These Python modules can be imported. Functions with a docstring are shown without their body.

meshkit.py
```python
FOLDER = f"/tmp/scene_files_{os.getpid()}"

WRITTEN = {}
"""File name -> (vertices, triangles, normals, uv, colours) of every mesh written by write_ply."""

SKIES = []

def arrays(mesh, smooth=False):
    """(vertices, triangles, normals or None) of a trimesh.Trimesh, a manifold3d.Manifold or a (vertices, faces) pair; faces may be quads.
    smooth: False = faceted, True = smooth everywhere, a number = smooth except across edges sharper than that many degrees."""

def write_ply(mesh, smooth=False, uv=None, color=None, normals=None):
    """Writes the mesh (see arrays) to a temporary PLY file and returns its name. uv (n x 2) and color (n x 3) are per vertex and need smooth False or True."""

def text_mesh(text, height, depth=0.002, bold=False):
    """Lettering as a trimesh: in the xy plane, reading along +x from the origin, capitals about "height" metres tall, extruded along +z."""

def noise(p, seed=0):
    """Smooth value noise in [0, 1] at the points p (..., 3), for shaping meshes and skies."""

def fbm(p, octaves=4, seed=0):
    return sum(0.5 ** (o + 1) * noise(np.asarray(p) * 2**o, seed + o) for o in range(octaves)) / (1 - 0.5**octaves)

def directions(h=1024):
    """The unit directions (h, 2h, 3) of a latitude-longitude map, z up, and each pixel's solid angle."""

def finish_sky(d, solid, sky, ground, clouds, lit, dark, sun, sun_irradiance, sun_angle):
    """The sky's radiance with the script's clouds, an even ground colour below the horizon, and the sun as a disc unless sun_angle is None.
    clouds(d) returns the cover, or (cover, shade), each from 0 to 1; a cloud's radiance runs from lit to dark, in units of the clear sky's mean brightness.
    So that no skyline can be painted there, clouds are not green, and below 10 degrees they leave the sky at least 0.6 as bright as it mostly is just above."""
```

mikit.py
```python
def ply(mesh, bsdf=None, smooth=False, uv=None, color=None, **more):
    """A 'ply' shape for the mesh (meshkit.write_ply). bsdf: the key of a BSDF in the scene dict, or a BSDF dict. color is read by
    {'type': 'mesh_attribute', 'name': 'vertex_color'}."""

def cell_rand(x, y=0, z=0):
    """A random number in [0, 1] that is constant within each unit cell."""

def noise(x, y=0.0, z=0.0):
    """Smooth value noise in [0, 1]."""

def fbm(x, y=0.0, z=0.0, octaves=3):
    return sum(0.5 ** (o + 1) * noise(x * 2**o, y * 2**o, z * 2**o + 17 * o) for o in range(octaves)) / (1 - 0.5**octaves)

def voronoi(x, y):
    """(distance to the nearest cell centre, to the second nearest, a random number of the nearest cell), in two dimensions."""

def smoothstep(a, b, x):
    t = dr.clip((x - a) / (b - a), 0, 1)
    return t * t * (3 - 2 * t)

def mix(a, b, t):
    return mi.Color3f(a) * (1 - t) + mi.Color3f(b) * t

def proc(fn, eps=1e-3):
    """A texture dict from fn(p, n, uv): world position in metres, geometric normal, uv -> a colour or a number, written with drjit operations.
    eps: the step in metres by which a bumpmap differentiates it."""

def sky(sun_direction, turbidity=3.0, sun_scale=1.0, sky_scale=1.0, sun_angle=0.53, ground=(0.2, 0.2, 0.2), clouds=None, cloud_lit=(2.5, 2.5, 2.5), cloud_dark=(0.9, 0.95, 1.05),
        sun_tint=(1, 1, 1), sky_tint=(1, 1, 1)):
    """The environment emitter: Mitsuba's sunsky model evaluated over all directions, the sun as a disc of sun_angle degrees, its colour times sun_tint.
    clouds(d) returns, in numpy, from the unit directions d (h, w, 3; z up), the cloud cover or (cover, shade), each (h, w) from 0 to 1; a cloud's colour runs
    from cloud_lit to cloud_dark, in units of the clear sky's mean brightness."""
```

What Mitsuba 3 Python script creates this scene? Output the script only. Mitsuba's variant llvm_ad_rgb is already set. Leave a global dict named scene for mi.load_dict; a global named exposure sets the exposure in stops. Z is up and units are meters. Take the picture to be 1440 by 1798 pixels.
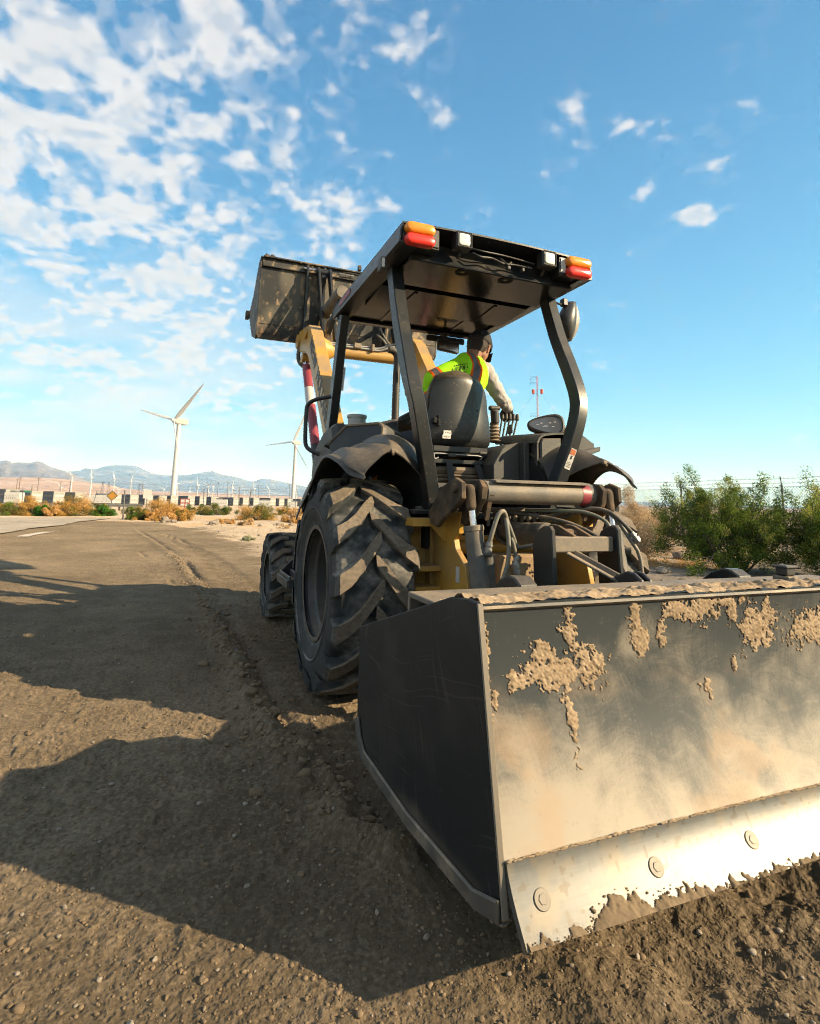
import math, random
import numpy as np, trimesh, mitsuba as mi, drjit as dr
import shapely.geometry as sg
import manifold3d as m3
import mikit, meshkit
from mikit import proc, noise, fbm, voronoi, cell_rand, smoothstep, mix

T = mi.ScalarTransform4f
scene, labels = {}, {}

# ---------------------------------------------------------------- camera, sky, exposure
# x = right of the tractor, y = the way it faces, z = up; the origin lies on the ground under the rear axle
CAM = np.array([-1.806, -3.490, 1.114])
FWD = np.array([0.36684, 0.91703, 0.15646])
UP = np.array([-0.07657, -0.13785, 0.98749])
scene['camera'] = {'type': 'perspective', 'fov': 72.05, 'fov_axis': 'x', 'near_clip': 0.05, 'far_clip': 60000.0,
                   'principal_point_offset_x': 0.0, 'principal_point_offset_y': 0.0965,
                   'to_world': T().look_at(origin=CAM.tolist(), target=(CAM + FWD).tolist(), up=UP.tolist()),
                   'medium': {'type': 'ref', 'id': 'air'}}
SUN_AZ, SUN_EL = math.radians(37.9), math.radians(25.5)      # the sun stands to the right, behind the tractor
SUN = np.array([math.cos(SUN_AZ) * math.cos(SUN_EL), -math.sin(SUN_AZ) * math.cos(SUN_EL), math.sin(SUN_EL)])


def sky_clouds(d):
    """Broken altocumulus, thick towards the left, thinning to single puffs and wisps towards the right."""
    z = np.maximum(d[..., 2], 0.02)
    p = np.stack([d[..., 0] / (z + 0.26), d[..., 1] / (z + 0.26), np.zeros_like(z)], -1) * 1.28
    w = np.stack([meshkit.fbm(p * 6.0 + k, 4, 5 + int(k)) for k in (1.0, 9.0)] + [np.zeros_like(z)], -1) - 0.5
    q = p + w * [0.055, 0.055, 0]
    big = meshkit.fbm(q * 2.1 + 3.9, 2, 21)
    puff = meshkit.fbm(q * 12.0 + 11.0, 3, 3)
    fine = meshkit.fbm(q * 34.0 + 5.0, 4, 17)
    az = np.degrees(np.arctan2(d[..., 0], d[..., 1]))
    el = np.degrees(np.arcsin(np.clip(d[..., 2], -1, 1)))
    s = lambda a, b, x: np.clip((x - a) / (b - a), 0, 1) ** 2 * (3 - 2 * np.clip((x - a) / (b - a), 0, 1))
    side = 1 - s(-3, 21, az + 12 * (big - 0.5)) * (1 - s(100, 150, np.abs(az)))
    amount = 0.52 * puff + 0.25 * big + 0.22 * fine + 0.19 * side - 0.05 * s(24, 34, np.abs(az)) * (1 - s(60, 100, np.abs(az)))
    for a, e, ra, re, k in ((22.2, 42.3, 3.2, 2.6, 0.20), (24.5, 36.5, 2.8, 3.0, 0.19), (29.2, 30.5, 2.6, 0.9, 0.22), (50.2, 25.8, 2.6, 0.9, 0.27), (11.5, 36.0, 3.2, 2.6, 0.14), (15.0, 29.0, 4.5, 2.5, 0.11), (13.0, 41.0, 5.0, 2.5, 0.07)):
        amount = amount + k * np.exp(-((az - a) / ra) ** 2 - ((el - e) / re) ** 2)
    cover = s(0.565, 0.755, amount)
    thin = s(0.48, 0.64, amount) * 0.32 * s(0.38, 0.6, fine) * (0.25 + 0.75 * side)
    veil = side * (1 - s(6, 27, el)) * s(0.22, 0.55, meshkit.fbm(p * [1.6, 2.4, 1] + 1.7, 4, 9)) * 0.78
    veil = np.maximum(veil, 0.40 * (1 - s(0, 12, el)) * (1 - s(25, 85, np.abs(az))))
    shade = np.clip(s(0.68, 0.84, amount) * 0.40 + 0.5 * (0.5 - fine), 0, 1)
    low = s(2, 10, el)
    cover = np.maximum(np.maximum(cover * (0.72 + 0.28 * s(0.35, 0.6, fine)) * low, thin * low), veil)
    return cover * s(-0.5, 1.5, el), shade


scene['sky_light'] = mikit.sky(SUN.tolist(), turbidity=3.0, sun_tint=(0.90, 1.01, 1.17), sky_tint=(0.285, 0.56, 0.66), clouds=sky_clouds,
                               cloud_lit=(2.0, 1.98, 2.0), cloud_dark=(1.4, 1.46, 1.52))
exposure = 3.35

# ---------------------------------------------------------------- helpers
rng = np.random.default_rng(7)


def V(*a):
    return np.array(a, float)


def unit(v):
    v = np.asarray(v, float)
    return v / (np.linalg.norm(v) + 1e-12)


def tm(v, f):
    return trimesh.Trimesh(np.asarray(v, float), np.asarray(f, int), process=False)


def cat(*ms):
    ms = [m for m in ms if m is not None]
    return trimesh.util.concatenate(ms) if len(ms) > 1 else ms[0]


def quadgrid(p, close_u=False, close_v=False):
    """A (n, m, 3) grid of points as a mesh."""
    n, m = p.shape[:2]
    i, j = np.meshgrid(np.arange(n if close_u else n - 1), np.arange(m if close_v else m - 1), indexing='ij')
    i2, j2 = (i + 1) % n, (j + 1) % m
    a, b, c, d = i * m + j, i2 * m + j, i2 * m + j2, i * m + j2
    f = np.concatenate([np.stack([a, b, c], -1).reshape(-1, 3), np.stack([a, c, d], -1).reshape(-1, 3)])
    return tm(p.reshape(-1, 3), f)


def box(lo, hi, ch=0.004):
    """An axis-aligned box with chamfered edges."""
    lo, hi = np.minimum(lo, hi).astype(float), np.maximum(lo, hi).astype(float)
    if ch <= 0:
        return trimesh.creation.box(bounds=[lo, hi])
    ch = min(ch, (hi - lo).min() * 0.45)
    c = []
    for s in np.ndindex(2, 2, 2):
        p = np.where(s, hi, lo)
        g = np.where(s, -1, 1) * ch
        for k in range(3):
            q = p + g
            q[k] = p[k]
            c.append(q)
    return trimesh.convex.convex_hull(np.array(c))


def bar(a, b, w, h, up=(0, 0, 1), ch=0.004):
    """A box-section bar from a to b, w wide (across) and h high (along up)."""
    a, b = np.asarray(a, float), np.asarray(b, float)
    t = unit(b - a)
    s = unit(np.cross(t, up))
    u = np.cross(s, t)
    m = box([-w / 2, 0, -h / 2], [w / 2, np.linalg.norm(b - a), h / 2], ch)
    M = np.eye(4)
    M[:3, 0], M[:3, 1], M[:3, 2], M[:3, 3] = s, t, u, a
    m.apply_transform(M)
    return m


def prism(poly, axis, lo, hi, ch=0.003):
    """A polygon [(a, b), ...] extruded along axis from lo to hi, with bevelled edges. For axis x the pairs are (y, z), for y (x, z), for z (x, y)."""
    p = np.array(poly, float)
    if ((np.roll(p[:, 0], -1) - p[:, 0]) * (np.roll(p[:, 1], -1) + p[:, 1])).sum() > 0:
        p = p[::-1]
    n = len(p)
    e = np.roll(p, -1, 0) - p
    e /= np.linalg.norm(e, axis=1, keepdims=True) + 1e-12
    nr = np.stack([-e[:, 1], e[:, 0]], -1)
    pn = np.roll(nr, 1, 0)
    mt = nr + pn
    mt /= np.maximum((mt * nr).sum(1, keepdims=True), 0.35)
    ins = p + mt * ch
    lo, hi = min(lo, hi), max(lo, hi)
    c = min(ch, (hi - lo) * 0.4)
    rings = [(ins, lo), (p, lo + c), (p, hi - c), (ins, hi)] if ch > 0 else [(p, lo), (p, hi)]
    v = np.vstack([np.column_stack([r, np.full(n, z)]) for r, z in rings])
    f = []
    for k in range(len(rings) - 1):
        for i in range(n):
            j = (i + 1) % n
            f += [[k * n + i, k * n + j, k * n + n + j], [k * n + i, k * n + n + j, k * n + n + i]]
    vv, tri = trimesh.creation.triangulate_polygon(sg.Polygon(rings[0][0]), engine='earcut')
    idx = np.array([np.argmin(((rings[0][0] - q) ** 2).sum(1)) for q in vv])
    tri = idx[tri]
    a = rings[0][0][tri]
    cr = (a[:, 1, 0] - a[:, 0, 0]) * (a[:, 2, 1] - a[:, 0, 1]) - (a[:, 1, 1] - a[:, 0, 1]) * (a[:, 2, 0] - a[:, 0, 0])
    tri = np.where((cr > 0)[:, None], tri, tri[:, ::-1])
    f = np.vstack([np.array(f), tri[:, ::-1], tri + (len(rings) - 1) * n])
    o = {'x': [2, 0, 1], 'y': [0, 2, 1], 'z': [0, 1, 2]}[axis]
    w = v[:, o]
    if axis == 'y':
        f = f[:, ::-1]
    return tm(w, f)


def smooth_path(pts, n=8):
    """Catmull-Rom through the points."""
    p = np.asarray(pts, float)
    q = np.vstack([2 * p[0] - p[1], p, 2 * p[-1] - p[-2]])
    out = []
    for i in range(1, len(q) - 2):
        t = np.linspace(0, 1, n, endpoint=False)[:, None]
        a, b, c, d = q[i - 1], q[i], q[i + 1], q[i + 2]
        out.append(0.5 * (2 * b + (c - a) * t + (2 * a - 5 * b + 4 * c - d) * t ** 2 + (3 * b - a - 3 * c + d) * t ** 3))
    return np.vstack(out + [p[-1:]])


def tube(pts, r, n=10, caps=True):
    p = np.asarray(pts, float)
    r = np.broadcast_to(np.asarray(r, float), (len(p),))
    t = np.gradient(p, axis=0)
    t /= np.linalg.norm(t, axis=1, keepdims=True) + 1e-12
    a = np.cross(t[0], [0, 0, 1.0] if abs(t[0, 2]) < 0.9 else [1.0, 0, 0])
    a = unit(a)
    rings, ang = [], np.arange(n) * 2 * np.pi / n
    for k in range(len(p)):
        a = unit(a - t[k] * (a @ t[k]))
        b = np.cross(t[k], a)
        rings.append(p[k] + r[k] * (np.cos(ang)[:, None] * a + np.sin(ang)[:, None] * b))
    g = np.array(rings)
    m = quadgrid(g, False, True)
    v, f = np.array(m.vertices), np.array(m.faces)[:, ::-1]
    if caps:
        k = len(v)
        v = np.vstack([v, p[0], p[-1]])
        i = np.arange(n)
        j = (i + 1) % n
        e = (len(p) - 1) * n
        f = np.vstack([f, np.stack([i, np.full(n, k), j], 1)[:, ::-1][:, ::-1], np.stack([e + i, e + j, np.full(n, k + 1)], 1)])
    m = tm(v, f)
    if m.volume < 0:
        m.invert()
    return m


def rod(a, b, r, n=14, ch=0.0):
    a, b = np.asarray(a, float), np.asarray(b, float)
    if ch <= 0:
        return tube([a, b], r, n)
    t = unit(b - a)
    return tube([a, a + t * 1e-4, a + t * ch, b - t * ch, b - t * 1e-4, b], [r - ch, r - ch, r, r, r - ch, r - ch], n)


def lathe(profile, center, axis, n=48):
    """profile [(distance along the axis, radius), ...]"""
    t = unit(axis)
    a = unit(np.cross(t, [0, 0, 1.0] if abs(t[2]) < 0.9 else [1.0, 0, 0]))
    b = np.cross(t, a)
    ang = np.arange(n) * 2 * np.pi / n
    ring = np.cos(ang)[:, None] * a + np.sin(ang)[:, None] * b
    g = np.array([np.asarray(center, float) + t * d + ring * max(r, 1e-4) for d, r in profile])
    m = quadgrid(g, False, True)
    if m.volume < 0:
        m.invert()
    return m


def hull(*balls, n=10):
    """Convex hull of spheres (center, radius)."""
    s = trimesh.creation.icosphere(subdivisions=2).vertices
    return trimesh.convex.convex_hull(np.vstack([np.asarray(c, float) + s * r for c, r in balls]))


def sheet(p, th):
    """A grid of points as a sheet of thickness th (offset against the normals)."""
    m = quadgrid(p)
    nrm = meshkit.arrays(m, True)[2].reshape(p.shape)
    q = p - nrm * th
    n, k = p.shape[:2]
    edge = np.concatenate([np.arange(k), np.arange(1, n) * k + k - 1, (n - 1) * k + np.arange(k - 2, -1, -1), np.arange(n - 2, 0, -1) * k])
    top, bot = quadgrid(p), quadgrid(q)
    bot.invert()
    v = np.vstack([p.reshape(-1, 3)[edge], q.reshape(-1, 3)[edge]])
    L = len(edge)
    i = np.arange(L)
    j = (i + 1) % L
    f = np.vstack([np.stack([i, i + L, j], 1), np.stack([j, i + L, j + L], 1)])
    return cat(top, bot, tm(v, f))


def numbered(key):
    if key not in scene and key not in holders:
        return key
    k = 1
    while f'{key}_{k:03d}' in scene or f'{key}_{k:03d}' in holders:
        k += 1
    return f'{key}_{k:03d}'


holders = set()


def holder(name):
    key = numbered(name)
    holders.add(key)
    return key


def put(name, mesh, bsdf, parent=None, smooth=30, **more):
    key = numbered(f'{parent}__{name}' if parent else name)
    scene[key] = mikit.ply(mesh, bsdf, smooth=smooth, **more)
    return key


def tag(key, label, category=None, group=None, kind=None):
    d = labels.setdefault(key, {})
    if label:
        d['label'] = label
    if category:
        d['category'] = category
    if group:
        d['group'] = group
    if kind:
        d['kind'] = kind
    return key


def mirror(m):
    m = m.copy()
    m.vertices[:, 0] *= -1
    m.invert()
    return m


def blob(balls, length=0.012, rounds=12):
    """One smooth body from capsules [(a, ra, b, rb), ...]."""
    s = trimesh.creation.icosphere(subdivisions=2).vertices
    total = None
    for a, ra, b, rb in balls:
        h = m3.Manifold.hull_points(np.vstack([np.asarray(a) + s * ra, np.asarray(b) + s * rb]))
        total = h if total is None else total + h
    mm = total.refine_to_length(length).to_mesh()
    m = trimesh.Trimesh(mm.vert_properties[:, :3], mm.tri_verts, process=True)
    trimesh.smoothing.filter_taubin(m, lamb=0.5, nu=0.52, iterations=rounds)
    return m

# ---------------------------------------------------------------- materials
def rgb(*c):
    return {'type': 'rgb', 'value': [float(x) for x in c]}


TONE = 0.66      # every paint, soil and cloth colour below is taken down by this much


def proc_color(fn):
    return proc(lambda p, n, uv: mi.Color3f(fn(p, n, uv)) * TONE)


def principled(color, rough=0.5, metal=0.0, spec=0.5, **more):
    c = color if isinstance(color, dict) else rgb(*(k * TONE for k in color))
    r = rough if isinstance(rough, dict) else float(rough)
    return {'type': 'twosided', 'b': {'type': 'principled', 'base_color': c, 'roughness': r, 'metallic': float(metal), 'specular': float(spec), **more}}


def mat(name, d):
    scene[name] = d
    return name


DUST = (0.31, 0.24, 0.168)


def dusty(base, film=0.10, top=0.75, specks=0.5, scale=1.0, dust=DUST):
    """Paint with a film of dry dust, thicker on upward faces, and pale specks of grit."""
    def f(p, n, uv):
        a = fbm(p.x * 5 * scale, p.y * 5 * scale, p.z * 5 * scale, 3)
        b = fbm(p.x * 60, p.y * 60, p.z * 60, 2)
        up = smoothstep(0.35, 0.95, n.z + (a - 0.5) * 0.7)
        s = smoothstep(0.80, 0.86, noise(p.x * 95, p.y * 95, p.z * 95)) * smoothstep(0.45, 0.7, a) * specks
        t = dr.clip(film * (0.25 + 1.5 * smoothstep(0.3, 0.75, a)) * (0.6 + 0.8 * b) + top * up * (0.55 + 0.6 * b) + s, 0, 1)
        return mix(base, dust, t)
    return proc_color(f)


mat('black_paint', principled(dusty((0.015, 0.019, 0.022), 0.020, 0.35, 0.22), 0.38, 0, 0.40))
mat('black_plastic', principled(dusty((0.020, 0.024, 0.027), 0.075, 0.38, 0.30, 0.9), 0.5, 0, 0.4))
mat('grey_panel', principled(dusty((0.040, 0.047, 0.050), 0.06, 0.35, 0.30, 0.8), 0.55, 0, 0.4))
mat('yellow_paint', principled(dusty((0.62, 0.34, 0.05), 0.25, 0.45, 0.15), 0.42, 0, 0.45))
mat('dusty_steel', principled(dusty((0.10, 0.105, 0.105), 0.34, 0.62, 0.3, 1.6), 0.6, 0.1, 0.4))
mat('caked_iron', principled(dusty((0.040, 0.033, 0.026), 0.30, 0.40, 0.2, 2.5, (0.24, 0.155, 0.09)), 0.8, 0, 0.3))
mat('canopy_lining', principled((0.012, 0.012, 0.012), 0.17, 0, 0.28))
mat('chrome', {'type': 'twosided', 'b': {'type': 'roughconductor', 'material': 'Cr', 'alpha': 0.08}})
mat('hose_rubber', principled(dusty((0.03, 0.036, 0.036), 0.30, 0.5, 0.2, 2.0), 0.6))
mat('pale_hose', principled(dusty((0.16, 0.17, 0.15), 0.35, 0.5, 0.2, 2.0), 0.6))
mat('fitting_steel', principled((0.42, 0.42, 0.40), 0.5, 0.5))
mat('red_paint', principled((0.30, 0.045, 0.065), 0.45))
mat('decal_white', principled((0.62, 0.60, 0.57), 0.5))
mat('decal_dark', principled((0.035, 0.04, 0.05), 0.5))
mat('decal_orange', principled((0.55, 0.17, 0.06), 0.5))
mat('amber_lens', principled((0.95, 0.30, 0.015), 0.22, 0, 0.5, clearcoat=0.6))
mat('red_lens', principled((0.85, 0.035, 0.02), 0.22, 0, 0.5, clearcoat=0.6))
mat('lamp_glass', principled((0.80, 0.82, 0.76), 0.18, 0, 0.6, clearcoat=0.8))
mat('mirror_glass', {'type': 'twosided', 'b': {'type': 'roughconductor', 'material': 'Al', 'alpha': 0.03}})
mat('mirror_shell', principled(dusty((0.014, 0.017, 0.020), 0.05, 0.4, 0.2), 0.42))
mat('gauge_glass', principled((0.10, 0.11, 0.13), 0.12, 0, 0.6, clearcoat=0.9))
mat('seat_vinyl', principled(dusty((0.014, 0.017, 0.019), 0.025, 0.35, 0.45), 0.40, 0, 0.45))
mat('webbing', principled((0.05, 0.05, 0.055), 0.85))
mat('tan_bellows', principled(dusty((0.10, 0.075, 0.05), 0.5, 0.5, 0.1), 0.7))
mat('dark_void', principled((0.008, 0.008, 0.008), 0.9))


def bumped(inner, fn, eps=0.002, scale=1.0):
    return {'type': 'twosided', 'b': {'type': 'bumpmap', 'arbitrary': proc(fn, eps), 'scale': scale, 'inner': inner['b']}}


def wheel_rubber(cy, R, band):
    """Rubber of a tyre on an axle at y = cy, z = R: brown dirt worn into the tops of the lugs, pale dust in the hollows."""
    def f(p, n, uv):
        r = dr.sqrt(dr.square(p.y - cy) + dr.square(p.z - R))
        a = fbm(p.x * 9, p.y * 9, p.z * 9, 3)
        b = fbm(p.x * 70, p.y * 70, p.z * 70, 2)
        c = mix((0.022, 0.027, 0.030), (0.25, 0.235, 0.21), dr.clip(smoothstep(0.33, 0.66, a) * (0.20 + 1.0 * b), 0, 1))
        side = smoothstep(0.75, 0.95, dr.abs(n.x))
        c = mix(c, mix((0.022, 0.028, 0.031), (0.16, 0.15, 0.135), 0.08 + 0.25 * smoothstep(0.35, 0.8, a) * b), side)
        worn = smoothstep(R - band - 0.004, R - band + 0.004, r) * (1 - side)
        return mix(c, mix((0.130, 0.102, 0.074), (0.30, 0.235, 0.17), b * (0.35 + 0.85 * a)), worn * (0.75 + 0.25 * b))
    return principled(proc_color(f), 0.75, 0, 0.3)


mat('rear_rubber', wheel_rubber(0.0, 0.63, 0.016))
mat('front_rubber', wheel_rubber(2.233, 0.40, 0.010))
mat('wheel_rim_paint', principled(dusty((0.035, 0.040, 0.044), 0.14, 0.3, 0.1), 0.5))


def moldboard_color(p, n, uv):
    """Bare blade steel: dark above, paler below from a beige dust film and painted-in brightness, fine scratches everywhere."""
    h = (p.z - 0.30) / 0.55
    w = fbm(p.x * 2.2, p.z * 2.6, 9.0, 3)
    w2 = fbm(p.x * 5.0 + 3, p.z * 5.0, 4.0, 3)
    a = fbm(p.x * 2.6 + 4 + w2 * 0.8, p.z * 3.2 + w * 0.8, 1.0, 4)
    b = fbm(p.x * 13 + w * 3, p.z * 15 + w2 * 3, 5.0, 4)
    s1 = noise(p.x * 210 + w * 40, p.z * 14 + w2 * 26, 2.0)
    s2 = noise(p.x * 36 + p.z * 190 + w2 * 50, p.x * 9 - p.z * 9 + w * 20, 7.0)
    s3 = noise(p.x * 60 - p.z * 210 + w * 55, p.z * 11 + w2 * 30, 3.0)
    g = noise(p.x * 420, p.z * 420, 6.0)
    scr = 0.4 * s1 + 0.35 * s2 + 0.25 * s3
    f = dr.clip(0.98 - h * 1.22 + (a - 0.5) * 1.5 + (b - 0.5) * 0.60 + (scr - 0.5) * 0.26 + (g - 0.5) * 0.12, 0, 1)  # rises towards the foot: part dust film, part light painted into the colour
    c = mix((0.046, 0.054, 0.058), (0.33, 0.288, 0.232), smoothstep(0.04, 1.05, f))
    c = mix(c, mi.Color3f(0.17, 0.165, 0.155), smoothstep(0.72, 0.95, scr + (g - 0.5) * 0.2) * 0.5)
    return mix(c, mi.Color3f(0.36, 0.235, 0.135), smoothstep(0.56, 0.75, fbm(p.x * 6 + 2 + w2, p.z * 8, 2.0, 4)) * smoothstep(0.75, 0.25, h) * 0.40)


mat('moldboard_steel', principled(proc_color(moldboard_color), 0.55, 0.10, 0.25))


def edge_color(p, n, uv):
    a = fbm(p.x * 5, p.z * 16, 1.0, 3)
    s = noise(p.x * 22, p.z * 420, 2.0)
    s2 = noise(p.x * 160, p.z * 26, 5.0)
    b = fbm(p.x * 24, p.z * 24, 3.0, 3)
    c = mix((0.100, 0.103, 0.102), (0.178, 0.175, 0.166), dr.clip(a * 0.6 + s * 0.35 + s2 * 0.2, 0, 1))
    c = mix(c, mi.Color3f(0.20, 0.165, 0.12), smoothstep(0.45, 0.8, b) * 0.7)
    return mix(c, mi.Color3f(0.10, 0.075, 0.05), smoothstep(0.80, 0.88, noise(p.x * 75, p.z * 75, 9.0)) * 0.6)


mat('cutting_steel', principled(proc_color(edge_color), 0.42, 0.25, 0.4))


def plate_color(p, n, uv):
    w = fbm(p.y * 2.5, p.z * 2.5, 2.0, 2)
    s = noise(p.y * 17 + p.z * 150 + w * 25, p.z * 4 - p.y * 3, 3.0)
    s2 = noise(p.y * 120 - p.z * 60 + w * 40, p.z * 5, 8.0)
    a = fbm(p.y * 4, p.z * 5, 1.0, 3)
    t = smoothstep(0.84, 0.99, s) * 0.09 + smoothstep(0.84, 0.99, s2) * 0.09 + 0.02 * noise(p.y * 300, p.z * 300, 1.0) + smoothstep(0.5, 0.8, a) * 0.05
    t += smoothstep(0.20, 0.12, p.z + (a - 0.5) * 0.1) * 0.4
    return mix((0.012, 0.016, 0.019), DUST, t)


mat('side_plate_steel', principled(proc_color(plate_color), 0.55, 0.0, 0.25))


def dirt_color(p, n, uv):
    a = fbm(p.x * 14, p.y * 14, p.z * 14, 3)
    b = noise(p.x * 160, p.y * 160, p.z * 160)
    return mix((0.26, 0.185, 0.115), (0.50, 0.38, 0.26), dr.clip(a * 0.9 + (b - 0.5) * 0.9, 0, 1))


mat('dry_dirt', principled(proc_color(dirt_color), 0.95, 0, 0.1))

# ---------------------------------------------------------------- ground
def poly_dist(x, y, path):
    """Signed distance (left of the path positive) and the length along it."""
    p = np.asarray(path, float)
    best = np.full(x.shape, 1e9)
    sgn, along, acc = np.zeros(x.shape), np.zeros(x.shape), 0.0
    for a, b in zip(p[:-1], p[1:]):
        d = b - a
        L = np.linalg.norm(d)
        t = np.clip(((x - a[0]) * d[0] + (y - a[1]) * d[1]) / L ** 2, 0, 1)
        qx, qy = x - a[0] - t * d[0], y - a[1] - t * d[1]
        e = np.hypot(qx, qy)
        m = e < best
        best = np.where(m, e, best)
        sgn = np.where(m, np.sign(d[0] * (y - a[1]) - d[1] * (x - a[0])), sgn)
        along = np.where(m, acc + t * L, along)
        acc += L
    return best * sgn, along


FURROW = smooth_path([(-1.05, -1.5), (-1.15, -0.85), (-1.24, -0.4), (-1.28, 0.94), (-1.34, 2.2), (-1.43, 4.17), (-1.68, 7.66), (-2.18, 11.8), (-3.11, 18.5)], 6)
THIN_FURROW = smooth_path([(-1.60, 3.2), (-1.75, 4.25), (-2.07, 6.83), (-2.58, 10.2), (-3.2, 14.0)], 5)
PRINT = smooth_path([(-0.93, -1.0), (-0.92, 1.2), (-0.94, 2.8), (-1.05, 5.5), (-1.28, 8.7), (-1.75, 12.8), (-2.6, 17.5)], 6)
SM = lambda a, b, t: np.clip((t - a) / (b - a), 0, 1) ** 2 * (3 - 2 * np.clip((t - a) / (b - a), 0, 1))


def lane_edge(y):
    return 4.6 - 4.7 * SM(1.5, 5.5, y) - 0.0106 * np.maximum(y - 9, 0) ** 2


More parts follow.
